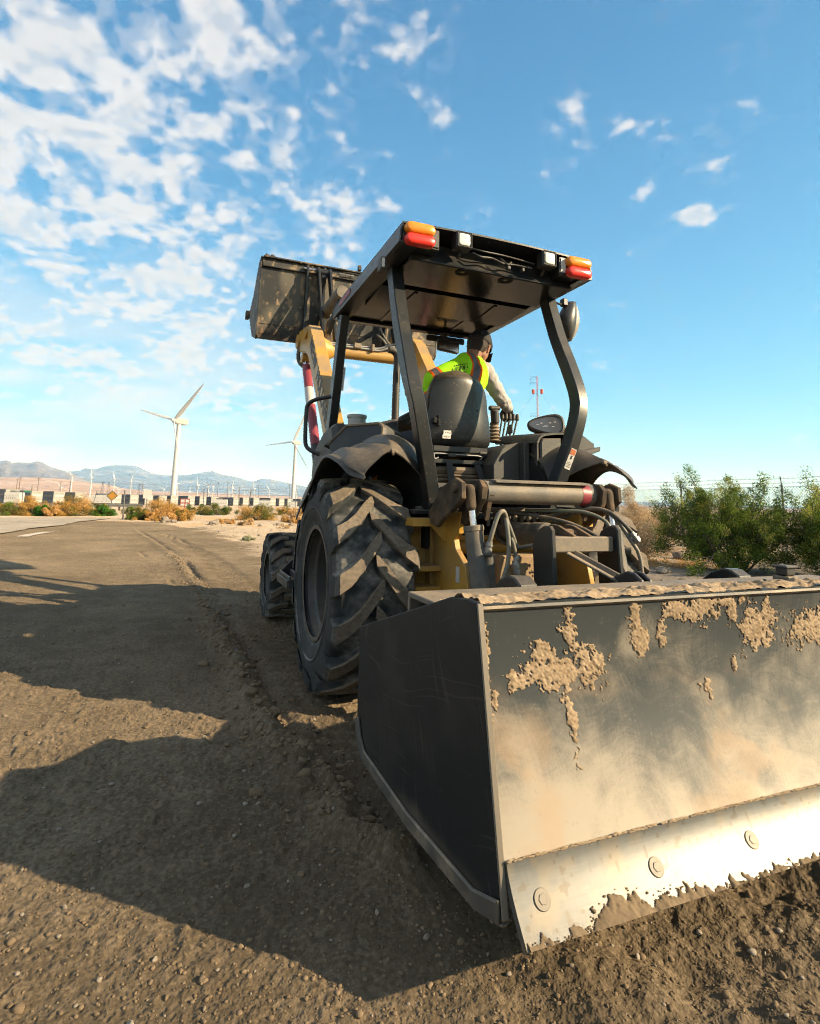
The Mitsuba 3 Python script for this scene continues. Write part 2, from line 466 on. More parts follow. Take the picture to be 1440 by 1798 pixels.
def ground_height(x, y, fine=True):
    d = np.hypot(x - CAM[0], y - CAM[1])
    P = lambda s, k=0: np.stack([x * s, y * s, np.full(x.shape, 3.7 + k)], -1)
    z = -0.008 * np.clip(d - 40, 0, 150) - 0.0007 * np.clip(d - 190, 0, 1500)
    desert = SM(-0.3, 0.5, x - lane_edge(y) + (meshkit.fbm(P(0.8), 2, 4) - 0.5) * 1.2)
    z = z + (meshkit.fbm(P(0.45), 3, 1) - 0.5) * (0.05 + 0.30 * desert) * np.clip(d / 6, 0.15, 1)
    if not fine:
        return z
    near = np.exp(-np.maximum(d - 6, 0) / 9)
    rough = meshkit.fbm(P(1.1), 3, 8)
    c1 = np.abs(meshkit.noise(P(13), 11) - 0.5) * 2
    c2 = meshkit.noise(P(31), 12)
    c3 = meshkit.noise(P(75), 13)
    c4 = meshkit.fbm(P(5), 2, 14)
    amp = 0.28 + 0.75 * SM(0.38, 0.72, rough)
    z = z + near * amp * (0.010 * (c4 - 0.5) * 2 + 0.008 * (0.4 - c1) + 0.014 * SM(0.45, 0.95, c2) + 0.010 * (c3 - 0.5))
    far = d > 26
    s, l = poly_dist(x, y, FURROW)
    s = s + (meshkit.fbm(P(2.0), 2, 31) - 0.5) * 0.10
    lump = 0.45 + 0.9 * SM(0.3, 0.7, meshkit.fbm(P(9), 3, 33))
    gap = np.maximum(SM(0.38, 0.60, meshkit.fbm(P(1.1), 2, 35)), SM(3.5, 1.5, y))
    fur = (0.020 + 0.032 * SM(4.0, 1.5, y)) * np.exp(-((s - 0.10) / 0.085) ** 2) * lump - 0.040 * np.exp(-((s + 0.04) / 0.045) ** 2) * gap
    s2, l2 = poly_dist(x, y, THIN_FURROW)
    fur = fur + (0.008 * np.exp(-((s2 - 0.05) / 0.05) ** 2) * lump - 0.026 * np.exp(-(s2 / 0.035) ** 2)) * SM(3.2, 4.5, y) * SM(0.45, 0.60, meshkit.fbm(P(1.3), 2, 36))
    s3, l3 = poly_dist(x, y, PRINT)
    w3 = np.exp(-(s3 / 0.22) ** 6)
    bars = np.sin(2 * np.pi * (l3 - np.abs(s3) * 0.35) / 0.115 + (meshkit.noise(P(3), 41) - 0.5) * 1.5)
    fur = fur + w3 * (0.018 * bars - 0.020) * SM(0.25, 0.55, meshkit.fbm(P(1.3), 2, 43) + 0.12)
    # grooves dragged behind the blade
    k = SM(-1.75, -2.25, y) * SM(-1.25, -0.75, x)
    g = meshkit.fbm(np.stack([x * 3.4 + y * 0.9, y * 0.7, np.full(x.shape, 1.0)], -1), 3, 51)
    fur = fur + k * (0.13 * (g - 0.52) + 0.030 * (meshkit.fbm(P(11), 3, 53) - 0.5) * 2)
    return np.where(far, z, z + fur)


def ground_mesh():
    c = math.radians(21.8)
    th = np.concatenate([np.linspace(c - 0.82, c + 0.82, 900), np.linspace(c + 0.82, c - 0.82 + 2 * np.pi, 70)[1:-1]])
    r = np.concatenate([[0.02, 0.4, 0.7], 0.95 * 1.0072 ** np.arange(440), 0.95 * 1.0072 ** 440 * 1.035 ** np.arange(1, 75)])
    r = np.concatenate([r, r[-1] * 1.17 ** np.arange(1, 33)])
    R, TH = np.meshgrid(r, th, indexing='ij')
    x, y = CAM[0] + R * np.sin(TH), CAM[1] + R * np.cos(TH)
    return quadgrid(np.stack([x, y, ground_height(x, y)], -1), False, True)


def ground_color(p, n, uv):
    x, y = p.x, p.y
    a = fbm(x * 0.9, y * 0.9, 1.0, 4)
    b = fbm(x * 7, y * 7, 2.0, 3)
    g = noise(x * 90, y * 90, 4.0)
    edge = 4.6 - 4.7 * smoothstep(1.5, 5.5, y) - 0.0106 * dr.square(dr.maximum(y - 9, 0))
    wob = (fbm(x * 0.8, y * 0.8, 7.0, 3) - 0.5) * 1.6 + (b - 0.5) * 0.5
    desert = smoothstep(-0.35, 0.45, x - edge + wob)
    desert = dr.maximum(desert, smoothstep(24.5, 27.5, y + wob * 1.5))
    desert = dr.maximum(desert, smoothstep(-6.6, -7.0, x + wob * 0.2) * smoothstep(8, 12, y))
    graded = mix((0.125, 0.094, 0.060), (0.26, 0.198, 0.132), dr.clip(0.15 + 0.9 * (a - 0.35) + (b - 0.5) * 0.7 + (g - 0.5) * 0.75, 0, 1))
    sand = mix((0.28, 0.215, 0.15), (0.47, 0.37, 0.27), dr.clip(a * 0.7 + (b - 0.5) * 0.8 + 0.2 + (g - 0.5) * 0.3, 0, 1))
    sand = mix(sand, mi.Color3f(0.46, 0.27, 0.12), smoothstep(0.55, 0.72, fbm(x * 0.5 + 3, y * 0.5, 5.0, 3)) * 0.55)
    c = mix(graded, sand, desert)
    g2 = noise(x * 210, y * 210, 8.0)
    c = c * (0.80 + 0.40 * g2)
    gravel = smoothstep(3.2, 4.2, x) * smoothstep(6.2, 5.0, y + (b - 0.5) * 2)
    c = mix(c, mix((0.10, 0.085, 0.07), (0.26, 0.22, 0.18), g), gravel * 0.8)
    far = smoothstep(60, 400, dr.sqrt(dr.square(x) + dr.square(y)))
    return mix(c, mix((0.34, 0.25, 0.17), (0.45, 0.34, 0.24), fbm(x * 0.01, y * 0.01, 1.0, 3)), far)


def ground_relief(p, n, uv):
    x, y = p.x, p.y
    k = smoothstep(14, 3, dr.sqrt(dr.square(x + 1.8) + dr.square(y + 3.5)))
    return k * (0.0075 * fbm(x * 38, y * 38, 1.0, 2) + 0.0045 * noise(x * 105, y * 105, 2.0) + 0.0022 * noise(x * 260, y * 260, 3.0))


mat('soil', bumped(principled(proc_color(ground_color), 0.95, 0, 0.15), ground_relief, 0.0015))
put('ground', ground_mesh(), 'soil', smooth=True)
tag('ground', 'brown graded dirt with tyre marks running into pale desert sand', kind='structure')


def asphalt_color(p, n, uv):
    a = fbm(p.x * 0.8, p.y * 2.5, 1.0, 4)
    g = noise(p.x * 60, p.y * 60, 3.0)
    c = mix((0.22, 0.19, 0.155), (0.36, 0.31, 0.25), dr.clip(a + (g - 0.5) * 0.3, 0, 1))
    return mix(c, mi.Color3f(0.10, 0.09, 0.08), smoothstep(0.66, 0.70, fbm(p.x * 0.9, p.y * 5, 6.0, 3)) * 0.6)


mat('old_asphalt', principled(proc_color(asphalt_color), 0.9, 0, 0.2))
gx, gy = np.meshgrid(np.linspace(-30, -6.1, 60), np.linspace(14.5, 29.5, 60), indexing='ij')
wob = (meshkit.fbm(np.stack([gx * 0.7, gy * 0.7, gx * 0], -1), 3, 3) - 0.5)
edge = (gx > -7)
gx2 = np.where(gx == gx.max(), -6.45 + (gy - 16) * 0.10 + wob * 0.5, gx)
put('road', quadgrid(np.stack([gx2, gy, ground_height(gx2, gy, False) + 0.035], -1)), 'old_asphalt', smooth=True)
tag('road', 'old pale asphalt road at the left edge', kind='structure')
lx = smooth_path([(-5.62, 14.6), (-5.62, 15.7), (-5.42, 16.8)], 6)
lv = np.array([[p + o for o in (V(-0.14, 0), V(0.14, 0))] for p in lx])
put('road_marking', quadgrid(np.concatenate([lv, (ground_height(lv[..., 0], lv[..., 1]) + 0.02)[..., None]], -1)), mat('worn_white_line', principled((0.42, 0.37, 0.31), 0.8)), smooth=True)
tag('road_marking', 'short worn white road line half buried in dirt', kind='structure')


# clods and pebbles lying on the graded dirt
def pebble(seed, sub=1):
    m = trimesh.creation.icosphere(subdivisions=sub)
    v = np.array(m.vertices)
    v *= (0.55 + 0.9 * meshkit.noise(v * 1.6 + seed * 7.3, seed))[:, None]
    v *= V(1, 0.6 + 0.4 * ((seed * 37) % 10) / 10, 0.55 + 0.3 * ((seed * 53) % 10) / 10)
    return v, np.array(m.faces)


def scatter_stones(xy, size, sub=1, sink=0.25, seed=1):
    r = np.random.default_rng(seed)
    kinds = [pebble(k, sub) for k in range(9)]
    vs, fs, at = [], [], 0
    h = ground_height(xy[:, 0], xy[:, 1])
    for k, (p, s, z) in enumerate(zip(xy, size, h)):
        v, f = kinds[k % 9]
        a, b = r.uniform(0, 6.28, 2)
        ca, sa = math.cos(a), math.sin(a)
        w = v @ np.array([[ca, sa, 0], [-sa, ca, 0], [0, 0, 1.0]])
        w = w * s + V(p[0], p[1], z + s * (0.5 - sink))
        vs.append(w)
        fs.append(f + at)
        at += len(v)
    return tm(np.vstack(vs), np.vstack(fs))


def fan(n, r0, r1, seed, power=1.0):
    r = np.random.default_rng(seed)
    rad = r0 * (r1 / r0) ** (r.uniform(0, 1, n) ** power)
    a = math.radians(21.8) + r.uniform(-0.80, 0.80, n)
    return np.stack([CAM[0] + rad * np.sin(a), CAM[1] + rad * np.cos(a)], -1), r


xy, r_ = fan(15000, 1.2, 8, 3)
size = 0.0032 * np.exp(r_.normal(0, 0.52, len(xy)))
mat('soil_clods', principled(proc_color(lambda p, n, uv: mix((0.15, 0.110, 0.070), (0.29, 0.215, 0.14), fbm(p.x * 30, p.y * 30, p.z * 30, 2))), 0.95, 0, 0.1))
mat('pale_pebbles', principled(proc_color(lambda p, n, uv: mix((0.20, 0.16, 0.12), (0.38, 0.33, 0.27), fbm(p.x * 11, p.y * 11, 3.0, 2))), 0.8, 0, 0.3))
put('clods', scatter_stones(xy, size, 0, 0.35, 5), 'soil_clods', smooth=True)
tag('clods', 'crumbs of brown soil strewn over the graded dirt', 'soil', kind='stuff')
xy, r_ = fan(520, 1.25, 7, 4)
size = 0.0052 * np.exp(r_.normal(0, 0.42, len(xy)))
fp = FURROW[(FURROW[:, 1] > -1.6) & (FURROW[:, 1] < 9)]
k = r_.integers(0, len(fp) - 1, 900)
t = r_.uniform(0, 1, (900, 1))
xy2 = fp[k] * (1 - t) + fp[k + 1] * t + r_.normal(0, 0.11, (900, 2)) - V(0.07, 0)
put('pebbles', scatter_stones(xy, size, 1, 0.3, 6), 'pale_pebbles', smooth=50)
tag('pebbles', 'small pale pebbles scattered over the graded dirt', 'gravel', kind='stuff')
put('windrow', scatter_stones(xy2, 0.010 * np.exp(r_.normal(0, 0.5, 900)), 1, 0.3, 8), 'soil_clods', smooth=50)
tag('windrow', 'line of crumbled soil clods along the furrow', 'soil', kind='stuff')
xy, r_ = fan(2600, 9, 42, 9)
keep = (xy[:, 0] > lane_edge(xy[:, 1])) | (xy[:, 1] > 25)
xy = xy[keep]
put('desert_gravel', scatter_stones(xy, 0.022 * np.exp(r_.normal(0, 0.6, len(xy))), 0, 0.3, 10), 'pale_pebbles', smooth=50)
tag('desert_gravel', 'pale stones strewn over the desert sand', 'gravel', kind='stuff')

# ---------------------------------------------------------------- tractor
TR = 'tractor'
holders.add(TR)
tag(TR, 'black and yellow landscape tractor with raised front bucket, canopy and rear box blade', 'tractor')


# wheels
def tyre_mesh(cx, side, cy, R, width, rim_r, lugs, lug_h, lug_w, offs, bend, droop):
    """Carcass of a tyre. side = -1: its outer face looks to -x; cx = x of the outer face."""
    w, c = width, R - lug_h
    s = (R - rim_r)
    prof = [(0.10 * w, rim_r - 0.02), (0.09 * w, rim_r), (0.045 * w, rim_r + 0.12 * s), (0.012 * w, rim_r + 0.30 * s), (0.0, rim_r + 0.48 * s),
            (0.012 * w, rim_r + 0.64 * s), (0.045 * w, c - 0.035), (0.09 * w, c - 0.014), (0.2 * w, c - 0.004), (0.35 * w, c), (0.5 * w, c + 0.002)]
    prof = prof + [(w - d, r) for d, r in prof[-2::-1]]
    body = lathe(prof, (cx, cy, R), (-side, 0, 0), 96)
    ribs = [lathe([(0.012 * w + 0.001, rim_r + 0.34 * s), (-0.003, rim_r + 0.37 * s), (-0.003, rim_r + 0.385 * s), (0.001, rim_r + 0.41 * s)], (cx, cy, R), (-side, 0, 0), 96)]
    return cat(body, *ribs)


def lug_set(cx, side, cy, R, width, n, lug_h, lw, path, phase, rear_up=1):
    """Bars of the tread: each runs from the shoulder past the middle; path = [(x share of the width, arc offset, lug width, top radius drop)]."""
    out = []
    for half in (0, 1):
        for k in range(n):
            ph = (k + 0.5 * half + phase) * 2 * np.pi / n
            secs = []
            for fx, arc, wd, drop in path:
                x = fx * width
                x = x if half == 0 else width - x
                edge = max(0.0, 1 - min(fx, 1 - fx) / 0.09)
                base = R - lug_h - 0.012 - 0.05 * edge ** 2
                top = R - drop
                sec = []
                for dw, r in ((-0.5 * wd - 0.016, base), (-0.5 * wd, top - 0.006), (-0.5 * wd + 0.005, top), (0.5 * wd - 0.005, top), (0.5 * wd, top - 0.006), (0.5 * wd + 0.016, base)):
                    a = ph + rear_up * (arc + dw) / R
                    sec.append((cx - side * x, cy - r * math.cos(a), R + r * math.sin(a)))
                secs.append(sec)
            g = np.array(secs)
            m = quadgrid(g)
            f = [np.array(m.faces)]
            for e in (0, len(g) - 1):
                b = e * 6
                f.append(np.array([[b, b + 1, b + 5], [b + 1, b + 4, b + 5], [b + 1, b + 2, b + 4], [b + 2, b + 3, b + 4]]))
            mm = trimesh.Trimesh(m.vertices, np.vstack(f), process=False)
            trimesh.repair.fix_normals(mm)
            out.append(mm)
    return cat(*out)


REAR_PATH = [(-0.012, -0.032, 0.095, 0.105), (0.004, -0.024, 0.112, 0.040), (0.045, -0.012, 0.110, 0.011), (0.17, 0.024, 0.100, 0.005), (0.28, 0.075, 0.092, 0.001), (0.42, 0.165, 0.088, 0.0), (0.515, 0.222, 0.080, 0.0), (0.545, 0.236, 0.058, 0.003)]
FRONT_PATH = [(-0.01, -0.022, 0.062, 0.06), (0.01, -0.018, 0.076, 0.022), (0.05, -0.010, 0.076, 0.006), (0.24, 0.030, 0.070, 0.001), (0.36, 0.058, 0.062, 0.0), (0.55, 0.060, 0.056, 0.0), (0.58, 0.060, 0.044, 0.002)]


def wheel(name, side, cx, cy, R, width, rim_r, n, lug_h, path, mtl, phase, label):
    w = holder(f'{TR}__{name}')
    put('tyre', tyre_mesh(cx, side, cy, R, width, rim_r, n, lug_h, 0, 0, 0, 0), mtl, w, smooth=50)
    put('tread', lug_set(cx, side, cy, R, width, n, lug_h, 0, path, phase), mtl, w, smooth=28)
    o = (cx, cy, R)
    q = rim_r
    rim = lathe([(0.055 * width, q - 0.012), (0.05 * width, q + 0.012), (0.075 * width, q + 0.016), (0.10 * width, q + 0.004), (0.11 * width, q - 0.012), (0.19 * width, q - 0.022),
                 (0.22 * width, q - 0.040), (0.40 * width, q - 0.045), (0.46 * width, q - 0.06), (0.50 * width, q * 0.66), (0.47 * width, q * 0.50), (0.47 * width, 0.002)], o, (-side, 0, 0), 72)
    inner = lathe([(0.48 * width, 0.002), (0.5 * width, q - 0.05), (0.9 * width, q - 0.02), (0.94 * width, q + 0.01)], o, (-side, 0, 0), 48)
    put('rim', cat(rim, inner), 'wheel_rim_paint', w, smooth=30)
    hub = [lathe([(0.30 * width, 0.002), (0.30 * width, q * 0.18), (0.33 * width, q * 0.24), (0.47 * width, q * 0.26)], o, (-side, 0, 0), 24)]
    for k in range(8):
        a = k * math.pi / 4
        c = V(cx - side * 0.47 * width, cy + q * 0.38 * math.cos(a), R + q * 0.38 * math.sin(a))
        hub.append(rod(c, c + V(side * 0.03, 0, 0), 0.014, 6))
    put('hub', cat(*hub), 'wheel_rim_paint', w, smooth=30)
    tag(w, label)
    return w


wheel('rear_wheel', -1, -1.04, 0.0, 0.63, 0.48, 0.325, 15, 0.046, REAR_PATH, 'rear_rubber', 0.30, 'tall left rear wheel with dusty diagonal lugs')
wheel('rear_wheel', 1, 1.04, 0.0, 0.63, 0.48, 0.325, 15, 0.046, REAR_PATH, 'rear_rubber', 0.55, 'tall right rear wheel half hidden by the blade hitch')
wheel('front_wheel', -1, -0.99, 2.233, 0.40, 0.31, 0.215, 14, 0.028, FRONT_PATH, 'front_rubber', 0.2, 'smaller left front wheel in the shade')
wheel('front_wheel', 1, 0.99, 2.233, 0.40, 0.31, 0.215, 14, 0.028, FRONT_PATH, 'front_rubber', 0.6, 'smaller right front wheel')

# frame, axles and the castings between the rear wheels
put('rear_axle', cat(lathe([(-0.56, 0.05), (-0.56, 0.15), (-0.48, 0.16), (-0.40, 0.12), (-0.22, 0.14), (-0.18, 0.24), (0.18, 0.24), (0.22, 0.14), (0.40, 0.12), (0.48, 0.16), (0.56, 0.15), (0.56, 0.05)],
                           (0, 0, 0.63), (1, 0, 0), 32), box([-0.20, -0.30, 0.44], [0.20, 0.45, 0.86], 0.03)), 'caked_iron', TR)
put('front_axle', cat(box([-0.66, 2.16, 0.34], [0.66, 2.31, 0.47], 0.015), box([-0.2, 2.05, 0.40], [0.2, 2.42, 0.62], 0.02)), 'caked_iron', TR)
put('front_frame', cat(box([-0.34, 0.5, 0.55], [-0.22, 2.9, 0.85], 0.01), box([0.22, 0.5, 0.55], [0.34, 2.9, 0.85], 0.01), box([-0.36, 2.75, 0.5], [0.36, 2.98, 0.95], 0.02)), 'yellow_paint', TR)
put('engine', box([-0.25, 0.9, 0.6], [0.25, 2.6, 1.15], 0.03), 'caked_iron', TR)
hood = np.array([[(x, y, z - 0.10 * ((y - 0.9) / 2.0)) for x, z in ((-0.36, 1.12), (-0.36, 1.42), (-0.33, 1.50), (-0.24, 1.545), (0, 1.56), (0.24, 1.545), (0.33, 1.50), (0.36, 1.42), (0.36, 1.12))] for y in (0.95, 1.5, 2.2, 2.85)])
put('engine_hood', cat(sheet(hood, 0.01), box([-0.36, 2.80, 0.95], [0.36, 2.90, 1.44], 0.02)), 'yellow_paint', TR, smooth=40)
for s in (-1, 1):
    e = [(-0.75, 1.07), (-0.72, 0.955), (-0.665, 0.92), (-0.685, 0.87), (-0.80, 0.79), (-0.83, 0.68), (-0.83, 0.50), (-0.10, 0.45), (0.30, 0.55), (0.30, 0.98), (-0.10, 1.02), (-0.55, 1.07)]
    pl = holder(f'{TR}__frame_plate')
    put('plate', prism(e, 'x', s * 0.405, s * 0.370, 0.004), 'yellow_paint', pl)
    put('bracket', cat(prism([(s * 0.61, 1.02), (s * 0.405, 1.02), (s * 0.405, 0.90), (s * 0.43, 0.915), (s * 0.50, 0.985), (s * 0.61, 0.985)], 'y', -0.58, -0.565, 0.002),
                       box([s * 0.61, -0.58, 1.012], [s * 0.405, -0.22, 1.03], 0.003), box([s * 0.61, -0.58, 0.985], [s * 0.595, -0.22, 1.015], 0.003)), 'yellow_paint', pl)
    put('panel', cat(box([s * 0.58, -0.33, 0.55], [s * 0.404, -0.315, 1.01], 0.003), box([s * 0.425, -0.40, 0.55], [s * 0.404, -0.33, 1.0], 0.003)), 'yellow_paint', pl)
    put('step_flange', cat(box([s * 0.57, -0.52, 0.735], [s * 0.406, -0.33, 0.765], 0.003), box([s * 0.57, -0.52, 0.62], [s * 0.406, -0.33, 0.65], 0.003)), 'yellow_paint', pl)
    put('decal', box([s * 0.4085, -0.74, 0.70], [s * 0.405, -0.70, 0.78], 0), 'decal_white', pl)
put('rear_cross_member', cat(rod((-0.37, -0.42, 0.86), (0.37, -0.42, 0.86), 0.042, 20), box([-0.37, -0.46, 0.90], [0.37, -0.38, 0.925], 0.004)), 'yellow_paint', TR)
arch = [(-0.10, 0.40), (-0.10, 0.80), (-0.08, 0.825), (0.22, 0.825), (0.24, 0.80), (0.24, 0.40), (0.17, 0.40), (0.165, 0.60), (0.145, 0.655), (0.10, 0.685), (-0.02, 0.69), (-0.04, 0.66), (-0.05, 0.40)]
put('transmission_guard', prism(arch, 'y', -0.62, -0.34, 0.012), mat('sand_cake', principled(proc_color(lambda p, n, uv: mix((0.30, 0.205, 0.12), (0.46, 0.34, 0.22), fbm(p.x * 16, p.y * 16, p.z * 16, 3))), 0.95, 0, 0.1)), TR)
put('transmission_case', box([-0.30, -0.33, 0.36], [0.30, 0.2, 0.98], 0.02), 'dark_void', TR)
mud = []
for k in range(16):
    q = np.random.default_rng(100 + k)
    c = V(q.uniform(-0.04, 0.20), -0.62, q.uniform(0.70, 0.76) if k < 18 else q.uniform(0.76, 0.80))
    mud.append(hull((c, q.uniform(0.004, 0.010)), (c + q.normal(0, 0.010, 3), q.uniform(0.003, 0.008))))
tag(put('mud', cat(*mud), 'dry_dirt', TR, smooth=60), 'dried mud on the transmission guard', kind='stuff')

# hydraulic lines behind the platform
man = [box([-0.20, -0.62, 1.075], [0.36, -0.50, 1.095], 0.003)]
for k in range(9):
    x = -0.14 + k * 0.045
    man.append(rod((x, -0.58, 0.99), (x, -0.58, 1.08), 0.011, 10))
    man.append(rod((x, -0.58, 1.02), (x, -0.58, 1.045), 0.015, 6))
put('valve_bank', cat(*man), 'dusty_steel', TR)
for k, pth in enumerate([[(-0.10, -0.58, 0.99), (-0.09, -0.60, 0.92), (-0.02, -0.66, 0.87)], [(-0.05, -0.58, 0.99), (-0.04, -0.62, 0.93), (0.05, -0.72, 0.93)], [(0.0, -0.58, 0.99), (0.02, -0.56, 0.86)],
                         [(0.05, -0.58, 0.99), (0.06, -0.60, 0.95), (0.17, -0.66, 0.98), (0.26, -0.66, 0.95)], [(0.10, -0.58, 0.99), (0.12, -0.62, 0.97), (0.26, -0.70, 1.0), (0.34, -0.60, 0.96)], [(0.15, -0.58, 0.99), (0.16, -0.56, 0.86)]]):
    put('hose', tube(smooth_path(pth, 8), 0.010, 8), 'hose_rubber', TR, smooth=60)

# rockshaft with lift arms, cylinders, hoses
rs = holder(f'{TR}__rockshaft')
put('tube', rod((-0.34, -0.87, 1.175), (0.36, -0.87, 1.175), 0.060, 32, 0.004), 'dusty_steel', rs, smooth=40)
put('cover', prism([(-0.94, 1.236), (-0.88, 1.244), (-0.70, 1.250), (-0.62, 1.245), (-0.62, 1.22), (-0.80, 1.225), (-0.94, 1.226)], 'x', -0.30, 0.30, 0.002), 'dusty_steel', rs)
put('red_band', rod((0.262, -0.87, 1.175), (0.318, -0.87, 1.175), 0.0615, 32), 'red_paint', rs, smooth=40)
tag(f'{rs}__red_band', 'faded red band round the right end of the tube')
for s in (-1, 1):
    arm = holder(f'{rs}__lift_arm')
    pr = [(-0.80, 1.225), (-0.86, 1.240), (-0.93, 1.235), (-0.965, 1.20), (-0.955, 1.13), (-0.93, 1.09), (-0.80, 1.12)] if s > 0 else [(-0.70, 1.225), (-0.86, 1.240), (-0.93, 1.235), (-0.965, 1.20), (-0.955, 1.14), (-0.86, 1.05), (-0.76, 1.0), (-0.70, 1.02)]
    long = [(-0.60, 1.00), (-0.56, 1.02), (-0.55, 1.06), (-0.72, 1.20), (-0.88, 1.245), (-0.95, 1.22), (-0.955, 1.14), (-0.90, 1.10), (-0.72, 1.02), (-0.66, 0.985)]
    a1 = prism(long, 'x', s * 0.51, s * 0.478, 0.006)
    a2 = prism(pr, 'x', s * 0.398, s * 0.36, 0.006)
    lug = prism([(-0.90, 1.12), (-0.93, 1.16), (-0.92, 1.19), (-0.86, 1.15), (-0.84, 1.07), (-0.87, 1.03)], 'x', s * 0.33, s * 0.30, 0.005)
    pin = cat(rod((s * 0.53, -0.90, 1.19), (s * 0.345, -0.90, 1.19), 0.024, 16, 0.003), rod((s * 0.516, -0.62, 1.03), (s * 0.45, -0.62, 1.03), 0.022, 16), hull(((s * 0.44, -0.91, 1.18), 0.034), ((s * 0.44, -0.93, 1.10), 0.026)))
    scene[arm] = mikit.ply(cat(a1, a2, lug, pin), 'caked_iron', smooth=30)
    tag(arm, 'rust brown lift arm at the left end of the tube' if s < 0 else 'rust brown lift arm at the right end of the tube')
    top, bot = V(s * 0.438, -0.925, 1.12), V(s * 0.405, -0.985, 0.60)
    if s > 0:
        bot = V(0.435, -1.02, 0.60)
    d = unit(bot - top)
    cyl = holder(f'{TR}__lift_cylinder')
    put('piston_rod', rod(top, top + d * 0.20, 0.0185, 20), 'chrome', cyl, smooth=40)
    j = top + d * 0.115
    put('barrel', cat(rod(j, j + d * 0.03, 0.052, 24, 0.004), rod(j + d * 0.02, bot, 0.048, 24, 0.003), rod(j + V(0.03, -0.045, -0.13), j + V(0.06, -0.075, -0.13), 0.020, 12)), 'dusty_steel', cyl, smooth=40)
    put('barrel_clevis', cat(rod(bot + V(-0.05, 0, -0.03), bot + V(0.05, 0, -0.03), 0.03, 16)), 'caked_iron', cyl)
    tag(cyl, 'lift cylinder with chrome rod at the left' if s < 0 else 'lift cylinder with chrome rod at the right')
top, bot = V(-0.30, -0.90, 1.05), V(-0.33, -0.93, 0.62)
put('tilt_cylinder', cat(rod((-0.345, -0.93, 0.86), (-0.335, -0.93, 0.58), 0.036, 20, 0.003)), 'dusty_steel', TR, smooth=40)


def hose_with_fittings(pth, r, mtl, ends=(1, 1), name='hose'):
    p = smooth_path(pth, 10)
    k = put(name, tube(p, r, 10), mtl, TR, smooth=60)
    fit = []
    for e, on in ((0, ends[0]), (-1, ends[1])):
        if on:
            a, b = p[e], p[1 if e == 0 else -2]
            d = unit(b - a)
            fit += [rod(a - d * 0.012, a + d * 0.05, r * 1.25, 12), rod(a - d * 0.004, a + d * 0.016, r * 1.8, 6), rod(a + d * 0.028, a + d * 0.036, r * 1.7, 6)]
    if fit:
        put('fitting', cat(*fit), 'fitting_steel', k, smooth=25)
    return k


hose_with_fittings([(-0.385, -1.00, 0.885), (-0.375, -1.02, 0.96), (-0.345, -1.03, 1.055), (-0.315, -1.03, 1.080), (-0.285, -1.01, 1.05), (-0.24, -0.98, 0.96), (-0.195, -0.97, 0.90)], 0.0115, 'pale_hose', (1, 0))
hose_with_fittings([(-0.375, -1.03, 0.64), (-0.35, -1.04, 0.70), (-0.305, -1.05, 0.82), (-0.295, -1.05, 0.92), (-0.30, -1.04, 1.02), (-0.29, -1.02, 1.035), (-0.255, -1.0, 0.99), (-0.20, -0.97, 0.90)], 0.0115, 'pale_hose', (1, 0))
hose_with_fittings([(-0.265, -1.02, 0.95), (-0.25, -1.02, 0.92), (-0.235, -1.02, 0.85), (-0.24, -1.02, 0.82)], 0.010, 'pale_hose', (0, 1))
hose_with_fittings([(-0.24, -1.02, 0.82), (-0.225, -1.02, 0.75), (-0.215, -1.02, 0.62)], 0.011, 'hose_rubber', (1, 0))
hose_with_fittings([(-0.195, -0.97, 0.895), (-0.10, -1.0, 0.915), (0.0, -1.05, 0.945)], 0.011, 'hose_rubber', (0, 1))
# long loops towards the right cylinder
hose_with_fittings([(-0.10, -0.70, 1.07), (0.04, -0.80, 1.055), (0.17, -0.92, 1.02), (0.27, -1.02, 0.955), (0.305, -1.06, 0.90)], 0.0105, 'hose_rubber', (0, 0))
hose_with_fittings([(0.02, -0.72, 1.085), (0.14, -0.85, 1.085), (0.25, -0.95, 1.080), (0.325, -1.03, 1.03), (0.335, -1.06, 0.94), (0.31, -1.07, 0.90)], 0.0105, mat('green_hose', principled(dusty((0.10, 0.14, 0.11), 0.25, 0.4, 0.1, 2.0), 0.55)), (0, 0))
hose_with_fittings([(0.13, -0.62, 0.92), (0.22, -0.75, 1.03), (0.30, -0.90, 1.095), (0.37, -1.0, 1.085), (0.435, -1.07, 1.0), (0.475, -1.09, 0.94)], 0.0105, 'hose_rubber', (0, 1))
hose_with_fittings([(0.12, -0.60, 0.95), (0.22, -0.72, 1.055), (0.32, -0.88, 1.105), (0.395, -0.99, 1.07), (0.455, -1.07, 0.93), (0.485, -1.09, 0.86), (0.495, -1.10, 0.74), (0.50, -1.12, 0.66)], 0.0105, 'pale_hose', (0, 1))

# top link cylinder lying towards the blade mast
tl = holder(f'{TR}__top_link')
put('barrel', cat(rod((-0.02, -0.55, 0.955), (0.0, -0.86, 0.955), 0.062, 24, 0.006), rod((0.0, -0.84, 0.955), (0.005, -0.95, 0.955), 0.068, 24, 0.006), rod((-0.06, -0.93, 0.96), (0.03, -0.93, 0.95), 0.035, 16, 0.005)), 'hose_rubber', tl, smooth=40)
put('end_block', cat(rod((0.0, -0.95, 0.955), (0.0, -1.08, 0.955), 0.045, 20, 0.004), rod((-0.05, -1.12, 0.955), (0.05, -1.12, 0.955), 0.045, 20, 0.004)), 'caked_iron', tl, smooth=40)

